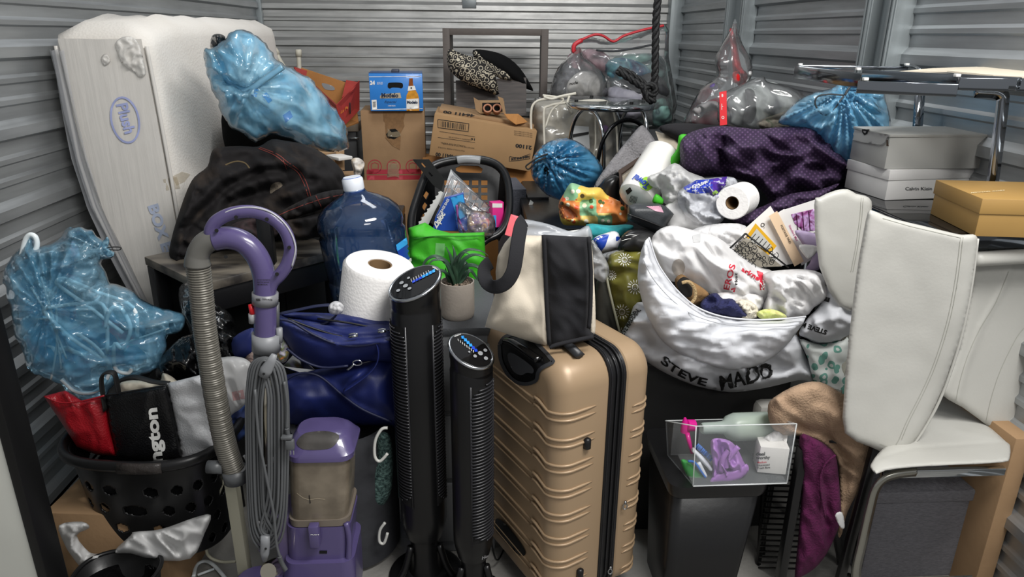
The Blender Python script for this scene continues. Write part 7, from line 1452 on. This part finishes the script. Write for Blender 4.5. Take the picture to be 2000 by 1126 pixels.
a = MP(1348, 830, .10); turned('collar', [(.0135, -.012), (.0165, -.010), (.0165, .012), (.014, .014)], pkm, t, axM(a, ax1, (0, 0, 1)), 24); b1 = MP(1338, 836, .10); turned('nozzle', [(.013, -.01), (.012, .005), (.008, .022), (.003, .034), (.001, .035)], pkm, t, axM(b1, b1+Vector((-.01, 0, .1))), 20)
tube('trigger', [MP(1342, 845, .09), MP(1346, 862, .08), MP(1352, 885, .07)], [.007, .006, .004], pkm, t, 10)
t = thing('trash_bag_box', 'small white carton of trash bags with black and red print in the clear tray', 'carton', MP(1500, 935, .05))
pA, pB = MP(1476, 938, .045), MP(1534, 930, .03); pA.z = pB.z = z0_+.006; MB_ = frame(pA, pB-pA); wB = (pB-pA).length; hB = MP(1476, 872, .045).z-pA.z
bx_ = box('body', (0, 0, 0), (wB, .06, hB), mat('white_card_print', '#dcdad6', .55, nz=(20, .06)), t, MB_, .002)
letter('deal', bx_, (1477, 889), (9, -.5), (.5, -9), ink, bold=.03, width=17); letter('worthy', bx_, (1477, 896), (9, -.5), (.5, -8), ink, bold=.03, width=27); letter('Medium', bx_, (1479, 904), (6, -.4), (.3, -5), redp, width=18); letter('Unscented', bx_, (1479, 909.5), (6, -.4), (.3, -5), ink, width=24); letter('Trash Bags', bx_, (1479, 915), (6, -.4), (.3, -5), ink, width=25)
quad('open_lid', [MP(1534, 872, .05), MP(1538, 845, .09), MP(1510, 815, .12), MP(1506, 820, .12), MP(1526, 850, .09)], mat('white_card_print', ''), .003, t); blob('liner', [(1480, 868), (1490, 855), (1520, 838), (1530, 850), (1530, 868)], YT+.0, .015, tw, t, .015, W=[('n', .01, .03)], seed=170, s=3)
lav = mat('lavender_rubber', '#a877c0', .45, nz=(12, .15)); t = thing('rubber_gloves', 'crumpled lavender rubber gloves in the clear tray', 'gloves', MP(1425, 935, .06))
blob('glove', [(1388, 862), (1400, 855), (1425, 860), (1440, 875), (1452, 900), (1458, 915), (1440, 935), (1410, 940), (1385, 943), (1392, 920), (1390, 890)], c.y+.05, .03, lav, t, .02, W=[('n', .025, .035, 70, 2.4), ('l', -.02, [(1410, 870), (1405, 900), (1400, 930)], .006)], seed=171, s=2.5)
for q in ([(1442, 872), (1430, 885), (1420, 900), (1418, 912)], [(1424, 878), (1412, 895), (1408, 920)], [(1436, 900), (1428, 912)]): ptube('finger', q, c.y+.022, .0075, lav, t, 10, 4)
blob('cuff', [(1385, 943), (1400, 925), (1440, 915), (1458, 905), (1462, 920), (1440, 938), (1410, 942)], c.y+.025, .01, lav, t, .01, seed=172, s=3)
t = thing('scrub_brush', 'white-handled scrub brush with blue bristles in the clear tray', 'brush', MP(1370, 910, .06))
ptube('body', [(1354, 878), (1366, 890), (1380, 905), (1388, 915)], c.y+.045, [.008]*4+[.009]*5+[.008]*4, mat('brush_white', '#d9dde2', .35), t, 12, 4, flat=(1.3, .7))
bm = bmesh.new()
for k in range(46):
    u = random.random(); px = 1358+u*30; py = 873+u*28; p = MP(px, py, .05+random.uniform(-.008, .008)); tb(bm, [p, p+Vector((.008, 0, .012))], .0014, 4)
o = from_bm('bristles', bm, mat('bristle_blue', '#2766b8', .5), t, True); o['kind'] = 'stuff'; ptube('handle', [(1364, 902), (1372, 918), (1378, 930)], c.y+.04, .006, mat('brush_white', ''), t, 10, 3)
t = thing('dish_brush', 'blue-rimmed green scrubber at the left end of the clear tray', 'brush', MP(1350, 930, .05))
blob('pad', [(1330, 898), (1345, 900), (1365, 920), (1385, 930), (1380, 940), (1355, 942), (1340, 925)], c.y+.05, .012, mat('green_pad', '#3f9a4c', .7, alpha=.85), t, .012, s=3); ptube('blue_rim', [(1344, 900), (1356, 902), (1368, 918), (1378, 932)], c.y+.035, .0032, mat('bristle_blue', ''), t, 8)
# --- black folding rack with slats
t = thing('folding_rack', 'black slatted folding chair leaning beside the waste bin', 'chair', (at(1540, 1126, 1.62).x, 1.66, 0))
xs = at(1566, 870, 1.64); box('side_post', (xs.x-.012, 1.62, 0.0), (xs.x+.012, 1.65, xs.z), black, t, None, .004); xl = at(1490, 1126, 1.66).x
pa = [(1568, 868), (1545, 862), (1520, 866)]; ptube('top_rail', [(1568, 868), (1548, 862), (1515, 868)], [1.64, 1.70, 1.8], .012, black, t, 8, 1)
a0, a1 = at(1560, 880, 1.66), at(1560, 1110, 1.66)
for k in range(22):
    u = k/21; py = 885+u*225; tube('slat', [at(1562, py, 1.65), at(1500-u*18, py-2, 1.78)], .0032, black, t, 6)
tube('side_rail', [at(1512, 880, 1.80), at(1478, 1120, 1.80)], .009, black, t, 8)
# --- towels
tan = mat('beige_terry', '#a68b72', .95, bump=(170, .45), nz=(40, .15)); mag = mat('magenta_terry', '#53103f', .95, bump=(170, .5), nz=(40, .25))
t = thing('beige_towel', 'beige terry towel draped over the black folding stool', 'towel', at(1640, 950, 1.7))
blob('cloth', [(1500, 790), (1520, 770), (1560, 750), (1600, 745), (1640, 765), (1680, 790), (1708, 815), (1720, 850), (1708, 862), (1700, 900), (1680, 950), (1655, 1000), (1645, 1040), (1638, 1048), (1636, 1020), (1640, 950), (1632, 890), (1600, 862), (1560, 850), (1530, 850), (1505, 830)], 1.68, .05, tan, t, .06, R=.06, W=[('n', .02, .09, 55, 2.2), ('s', .02, .15), ('l', -.03, [(1560, 830), (1620, 850), (1650, 900), (1650, 980)], .02), ('l', .02, [(1600, 800), (1660, 830), (1700, 850)], .02)], seed=175, s=5)
t = thing('magenta_towel', 'magenta terry towel hanging below the beige towel', 'towel', at(1600, 1100, 1.65))
blob('cloth', [(1562, 850), (1590, 855), (1615, 870), (1632, 890), (1638, 930), (1643, 1000), (1638, 1030), (1615, 1080), (1590, 1110), (1560, 1128), (1552, 1126), (1558, 1060), (1564, 980), (1566, 920)], 1.64, .035, mag, t, .05, R=.05, W=[('n', .02, .06, 75, 3), ('s', .015, .1), ('l', -.02, [(1600, 900), (1610, 960), (1620, 1020)], .015)], seed=176, s=4.5)
ptube('hem', [(1632, 888), (1612, 905), (1602, 935), (1605, 970), (1612, 1010)], 1.60, .003, mag, t, 6); o = blob('paper_tag', [(1631, 1005), (1645, 1000), (1650, 1028), (1642, 1030)], 1.59, .003, tw, t, .003, s=2.5)
# black stool legs
t = thing('folding_stool', 'black folding stool frame under the beige towel, left of the chrome chair leg', 'stool', (at(1640, 1126, 1.66).x, 1.66, 0))
def bar(nm, a, b, Ya, Yb, w_, m_, par, th=.02):
    A, B = at(*a, Ya), at(*b, Yb); tube(nm, [A, B], 1, m_, par, 4, flat=(w_*.7, th*.7), up=(0, -1, 0)) if 0 else None
    d = (B-A); Mx = axM(A, B, (1, 0, 0)); return box(nm, (-w_/2, -th/2, 0), (w_/2, th/2, d.length), m_, par, Mx, .003)
bar('leg', (1712, 862), (1638, 1140), 1.62, 1.62, .024, black, t); bar('leg', (1690, 940), (1668, 1150), 1.66, 1.66, .022, black, t); bar('leg', (1600, 870), (1650, 1130), 1.78, 1.78, .022, black, t)
bar('seat_rail', (1530, 850), (1712, 862), 1.74, 1.64, .03, black, t); ptube('leg_foot', [(1640, 1126), (1660, 1126)], 1.64, .012, black, t, 8, 1)
bar('leg', (1480, 1180), (1500, 860), 1.85, 1.85, .022, black, t)
# --- white leather chairs
lt = mat('white_leather', '#b7b6b0', .45, bump=(120, .04), nz=(5, .04)); st = mat('leather_stitch', '#a5a59c', .6)
satinc = mat('satin_chrome', '#a3a29a', .25, .9)
t = thing('dining_chair', 'white leather dining chair seen from behind, its back panel largest and nearest', 'chair', (1.08, 1.66, 0), 'white leather dining chairs')
cb_ = blob('backrest', [(1695, 414), (1705, 411), (1722, 418), (1750, 428), (1800, 440), (1850, 452), (1878, 458), (1900, 457), (1909, 464), (1908, 480), (1902, 530), (1890, 600), (1876, 655), (1858, 710), (1838, 765), (1812, 820), (1785, 862), (1762, 884), (1748, 890), (1735, 887), (1700, 872), (1650, 845), (1648, 775), (1658, 660), (1672, 540), (1685, 460)], 1.60, .022, lt, t, .03, R=.022, W=[('s', .006, .25), ('b', -.012, 1770, 650, 90, 150)], seed=180, s=4.2, smooth=2, tilt=(-.0, 0))
for dx in (0, 5): line('stitching', [(1876+dx, 463), (1868+dx, 530), (1856+dx, 600), (1842+dx, 655), (1822+dx, 715), (1800+dx, 765), (1772+dx, 820), (1756+dx, 858)], 1.1, cb_, st, 8, .0008, sm=3)
line('stitching', [(1724, 426), (1780, 442), (1840, 456), (1876, 464)], 1.1, cb_, st, 8, .0008); line('stitching', [(1718, 866), (1745, 876), (1756, 858)], 1.1, cb_, st, 6, .0008)
ptube('edge_piping', [(1909, 466), (1900, 540), (1886, 620), (1868, 690), (1842, 765), (1812, 825), (1775, 878), (1750, 891)], 1.605, .004, lt, t, 8)
box('seat', (.98, 1.80, .43), (1.16, 2.02, .50), lt, t, None, .02)
for q in (.99, 1.12): box('chair_leg', (q, 1.99, 0), (q+.02, 2.01, .43), MATS['chrome'], t, None, .002)
t = thing('dining_chair', 'white leather dining chair back behind the nearest one, below the purple throw', 'chair', (1.1, 2.0, 0), 'white leather dining chairs')
ca = blob('backrest', [(1590, 400), (1600, 385), (1630, 372), (1655, 369), (1672, 378), (1690, 382), (1702, 392), (1702, 415), (1696, 480), (1686, 560), (1676, 600), (1640, 600), (1600, 520)], 1.86, .02, lt, t, .03, R=.022, W=[('s', .004, .2)], seed=181, s=4, smooth=2)
for dx in (0, 4): line('stitching', [(1682+dx, 386), (1680+dx, 420), (1672+dx, 480), (1662+dx, 530)], 1.0, ca, st, 8, .0008)
seatp = at(1690, 560, 1.9); box('frame', (seatp.x-.04, 1.9, 0), (seatp.x-.01, 1.93, seatp.z), satinc, t, None, .003); box('seat', (seatp.x-.25, 1.93, .42), (seatp.x, 2.3, .5), lt, t, None, .02)
t = thing('dining_chair', 'white leather dining chair facing forward at the right edge, with curved chrome leg', 'chair', (1.2, 1.6, 0), 'white leather dining chairs')
sc_ = blob('seat', [(1703, 902), (1700, 912), (1712, 925), (1730, 918), (1780, 912), (1850, 908), (1900, 906), (1960, 902), (1972, 895), (1973, 870), (1965, 862), (1935, 835), (1890, 800), (1855, 775), (1835, 768), (1800, 800), (1740, 860), (1715, 885)], 1.60, .03, lt, t, .10, R=.03, W=[('s', .004, .2), ('l', -.006, [(1712, 895), (1780, 875), (1880, 868), (1968, 862)], .005)], seed=182, s=4, smooth=2, tilt=(0, -.35))
bc_ = blob('backrest', [(1900, 500), (1910, 490), (1960, 485), (2010, 484), (2050, 490), (2060, 700), (2040, 860), (2010, 905), (1985, 914), (1966, 905), (1966, 865), (1935, 836), (1880, 795), (1834, 766), (1850, 730), (1872, 680), (1888, 610), (1898, 550)], 1.74, .02, lt, t, .03, R=.025, W=[('l', .006, [(1868, 790), (1885, 720), (1915, 640), (1960, 560), (1975, 520)], .01), ('b', -.02, 1950, 680, 60, 120)], seed=183, s=4.2, smooth=2, tilt=(0, -.01))
for q in ([(1866, 788), (1876, 740), (1892, 690), (1915, 640), (1945, 590), (1970, 530)], [(1925, 828), (1935, 780), (1955, 720), (1985, 660), (2000, 640)]): line('stitching', q, 1.2, bc_, st, 8, .0008, sm=3)
ptube('top_roll', [(1900, 506), (1950, 503), (2010, 500), (2050, 503)], 1.70, .020, lt, t, 16, 3)
box('seat_frame', (at(1725, 925, 1.6).x, 1.60, at(1850, 924, 1.6).z-.012), (at(1966, 915, 1.6).x, 1.615, at(1850, 924, 1.6).z+.012), mat('chrome', ''), t, None, .002)
pts = [(1790, 921), (1755, 925), (1727, 935), (1710, 955), (1700, 990), (1684, 1060), (1673, 1110), (1676, 1135), (1700, 1142), (1800, 1134)]
P = cr([at(*q, 1.585) for q in pts], 6); tube('chrome_leg', P, .0105, satinc, t, 4, flat=(1.4, .5), up=(0, -1, 0)); tube('leg_floor', [Vector((P[-1].x, 1.585, P[-1].z)), Vector((1.45, 1.585, P[-1].z))], .0105, satinc, t, 4, flat=(1.5, .5), up=(0, -1, 0))
# --- linen storage box
lin_ = mat('grey_linen', '#77767b', .9, bump=(200, .5), nz=(90, .3), stretch=(1, 1, 5)); 
YL_ = 1.72; xa, xb = at(1688, 1090, YL_).x, at(1930, 1090, YL_).x; zl = at(1800, 955, YL_).z
t = thing('linen_box', 'grey linen storage box with lid under the white chair at right', 'box', ((xa+xb)/2, YL_+.15, 0))
lb_ = box('body', (xa, YL_, 0), (xb, YL_+.30, zl-.03), lin_, t, None, .006); box('lid', (xa-.01, YL_-.012, zl-.04), (xb+.012, YL_+.31, zl+.0), lin_, t, None, .006); p = at(1932, 980, YL_-.013); box('fabric_tab', (p.x-.008, p.y-.002, p.z-.008), (p.x+.008, p.y+.001, p.z+.006), mat('tab_cream', '#a9987a', .8), t, None, 0)
# brown carton at the right edge
xq = at(1915, 1100, 1.62).x; t = thing('cardboard_box', 'tall brown cardboard box against the wall at the bottom right corner', 'box', (xq+.05, 1.7, 0)); box('body', (xq, 1.62, 0), (1.55, 1.95, .56), mat('cardboard', ''), t, None, .003)
# --- glass/chrome table with shoe boxes
ZTB = 1.13; t = thing('display_table', 'tall chrome-edged glass table carrying the shoe boxes at the right wall', 'table', (1.3, 1.9, 0))
xA = atz(1700, 400, ZTB).x; box('glass_top', (xA, 1.70, ZTB-.012), (1.52, 2.40, ZTB-.001), mat('smoked_glass', '#0d0e10', .05, coat=.5), t, None, .002); box('chrome_edge', (xA-.002, 1.69, ZTB-.040), (1.52, 1.70, ZTB-.002), mat('dark_chrome', ''), t, None, .002); box('chrome_edge', (xA-.012, 1.69, ZTB-.040), (xA-.002, 2.41, ZTB-.002), mat('dark_chrome', ''), t, None, .002)
for q in ((xA, 2.36), (1.48, 2.36)): box('leg', (q[0], q[1], 0), (q[0]+.03, q[1]+.03, ZTB-.04), chrome, t, None, .003)
def shoebox(lab, c_, r_, l_, z0, tpx, m, lidh, rw=None, ld=None, style=0):
    t = thing('shoe_box', lab, 'box', atz(*c_, z0)); o, M, W_, D_, h = cbox('body', c_, r_, l_, z0, tpx, m, t, rw, ld); e = .003
    ld_ = box('lid', (-e, -e, h-lidh), (W_+e, D_+e, h+.002), m, t, M, .0015); return t, o, ld_, M, W_, D_, h
gx = mat('shoebox_grey', '#a6a6a2', .6, nz=(8, .04)); wx = mat('shoebox_white', '#cbcac8', .55, nz=(8, .04)); dx_ = mat('shoebox_gold', '#a3814a', .5, nz=(8, .06))
t, o, l_, M, W_, D_, h = shoebox('white shoe box in the middle of the stack on the table, under the grey one', (1728, 391), (1862, 386), (1645, 372), ZTB, 333, wx, .030, rw=.30, ld=.20)
letter('Calvin Klein', o, (1768, 371), (9, 0), (0, -9), mat('grey_print', '#77767a', .5), width=52)
z1 = ZTB+h+.003; t, o, l_, M, W_, D_, h = shoebox('light grey shoe box with hooked lid flap, topmost of the stack on the table', (1727, 330), (1886, 329), (1648, 308), z1, 264, gx, .006, rw=.33, ld=.20)
patch('lid_flap', [(1650, 249), (1736, 263), (1734, 275), (1728, 282), (1720, 284), (1690, 279), (1652, 270)], [o, l_], mat('shoebox_grey_lid', '#adada9', .6), 5, .002, parent=l_); patch('finger_hole', [(1685, 252), (1699, 254), (1696, 261), (1690, 264), (1686, 259)], [o, l_], hole, 3, .003, parent=l_)
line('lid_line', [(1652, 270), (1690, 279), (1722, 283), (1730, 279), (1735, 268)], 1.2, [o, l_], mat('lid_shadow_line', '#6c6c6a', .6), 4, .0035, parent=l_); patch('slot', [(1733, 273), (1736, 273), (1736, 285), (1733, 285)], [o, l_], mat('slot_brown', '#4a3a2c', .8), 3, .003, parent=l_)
t, o, l_, M, W_, D_, h = shoebox('metallic gold-brown shoe box at the right edge, on the table', (1903, 461), (2000, 464), (1772, 430), ZTB, 389, dx_, .037, rw=.26, ld=.24)
letter('MICHAEL KORS', l_, (1896, 378), (8, -.6), (1, -3), mat('pale_gold_print', '#d5c39a', .4), width=66)
# --- chrome table frame standing above
t = thing('chrome_frame', 'upturned chrome table frame with white end caps above the shoe boxes', 'frame', (1.35, 2.0, ZTB))
fch = mat('frame_chrome', '#8b9096', .1, 1)
def rail(a, b, Ya, Yb, h=.034, th=.02): A, B = at(*a, Ya), at(*b, Yb); B.z = A.z; x = B-A; Mx = frame(A, x); return box('rail', (0, 0, -h), (x.length, th, 0), fch, t, Mx, .002)
rail((1552, 129), (1684, 137), 2.55, 2.02, .040); rail((1684, 136), (1990, 147), 2.02, 1.66, .030); rail((1676, 158), (1876, 151), 1.80, 1.70, .030); rail((1876, 151), (2030, 151), 1.70, 1.66, .030); rail((1560, 127), (1775, 127), 2.57, 2.50, .012)
ptube('rail_curve', [(1770, 128), (1785, 130), (1796, 136)], [2.5, 2.4, 2.1], .006, fch, t, 8)
for px, py, Y in ((1563, 127, 2.55), (1676, 136, 2.05), (1690, 156, 1.80), (1869, 149, 1.70), (1771, 127, 2.4)): p = at(px, py, Y); box('end_cap', (p.x-.006, p.y-.006, p.z-.001), (p.x+.006, p.y+.006, p.z+.006), white, t, None, .001)
P = cr([at(*q, 1.93) for q in ((1905, 177), (1940, 178), (1957, 186), (1958, 205), (1950, 270), (1938, 362))], 6); tube('leg', P, .011, satinc if 0 else fch, t, 4, flat=(1.7, .7), up=(0, -1, 0)); tube('leg', [at(1797, 180, 2.35), at(1792, 250, 2.35), Vector((at(1790, 260, 2.35).x, 2.35, ZTB))], .012, fch, t, 4, flat=(1.5, .7), up=(0, -1, 0))
p = at(1938, 362, 1.93); tube('leg', [p, Vector((p.x-.01, 1.95, ZTB))], .011, fch, t, 4, flat=(1.7, .7), up=(0, -1, 0))
o = sheet('cream_board', [(1745, 140), (1820, 133), (1938, 129), (2030, 130), (2040, 152), (1940, 146), (1850, 138)], [1.98, 2.1, 2.2, 2.2, 1.70, 1.78, 1.9], mat('cream_board', '#cfc5b2', .6), None, .004); tag(o, 'thin cream board lying on the chrome table frame', 'board')
# --- blue bag C
t = thing('blue_bag', 'light blue tied plastic bag with black drawstring below the chrome frame, at the right wall', 'bag', at(1640, 300, 2.45))
OC = [(1520, 240), (1538, 215), (1560, 195), (1590, 180), (1625, 172), (1640, 160), (1655, 154), (1672, 157), (1680, 172), (1700, 178), (1726, 180), (1730, 195), (1738, 225), (1740, 245), (1735, 275), (1720, 310), (1680, 330), (1640, 320), (1600, 270), (1560, 250)]
bc2 = blob('bag_film', OC, 2.46, .12, blue('light_blue_bag_film', '#a8defa', .66, '#6fbcea'), t, .06, R=.11, W=[('r', .06, 1645, 180, 16, .25), ('n', .02, .08, 20, 1.6)], seed=190, s=4)
blob('contents', [(1540, 235), (1600, 200), (1700, 200), (1725, 240), (1700, 300), (1640, 300), (1590, 255)], 2.50, .05, multi('teal_white_contents', ['#6fb0b8', '#b3cfd8', '#8fa6c4', '#cfdde4'], 7, .7), t, .04, seed=191, s=6)
ptube('drawstring', [(1648, 186), (1620, 184), (1598, 188), (1592, 200), (1598, 215), (1612, 224), (1628, 215), (1640, 198), (1648, 188)], 2.33, .0028, mat('drawstring_grey', '#33383c', .5), t, 8, 5); ptube('drawstring', [(1650, 186), (1658, 172), (1672, 160)], 2.33, .004, MATS['drawstring_grey'], t, 8)
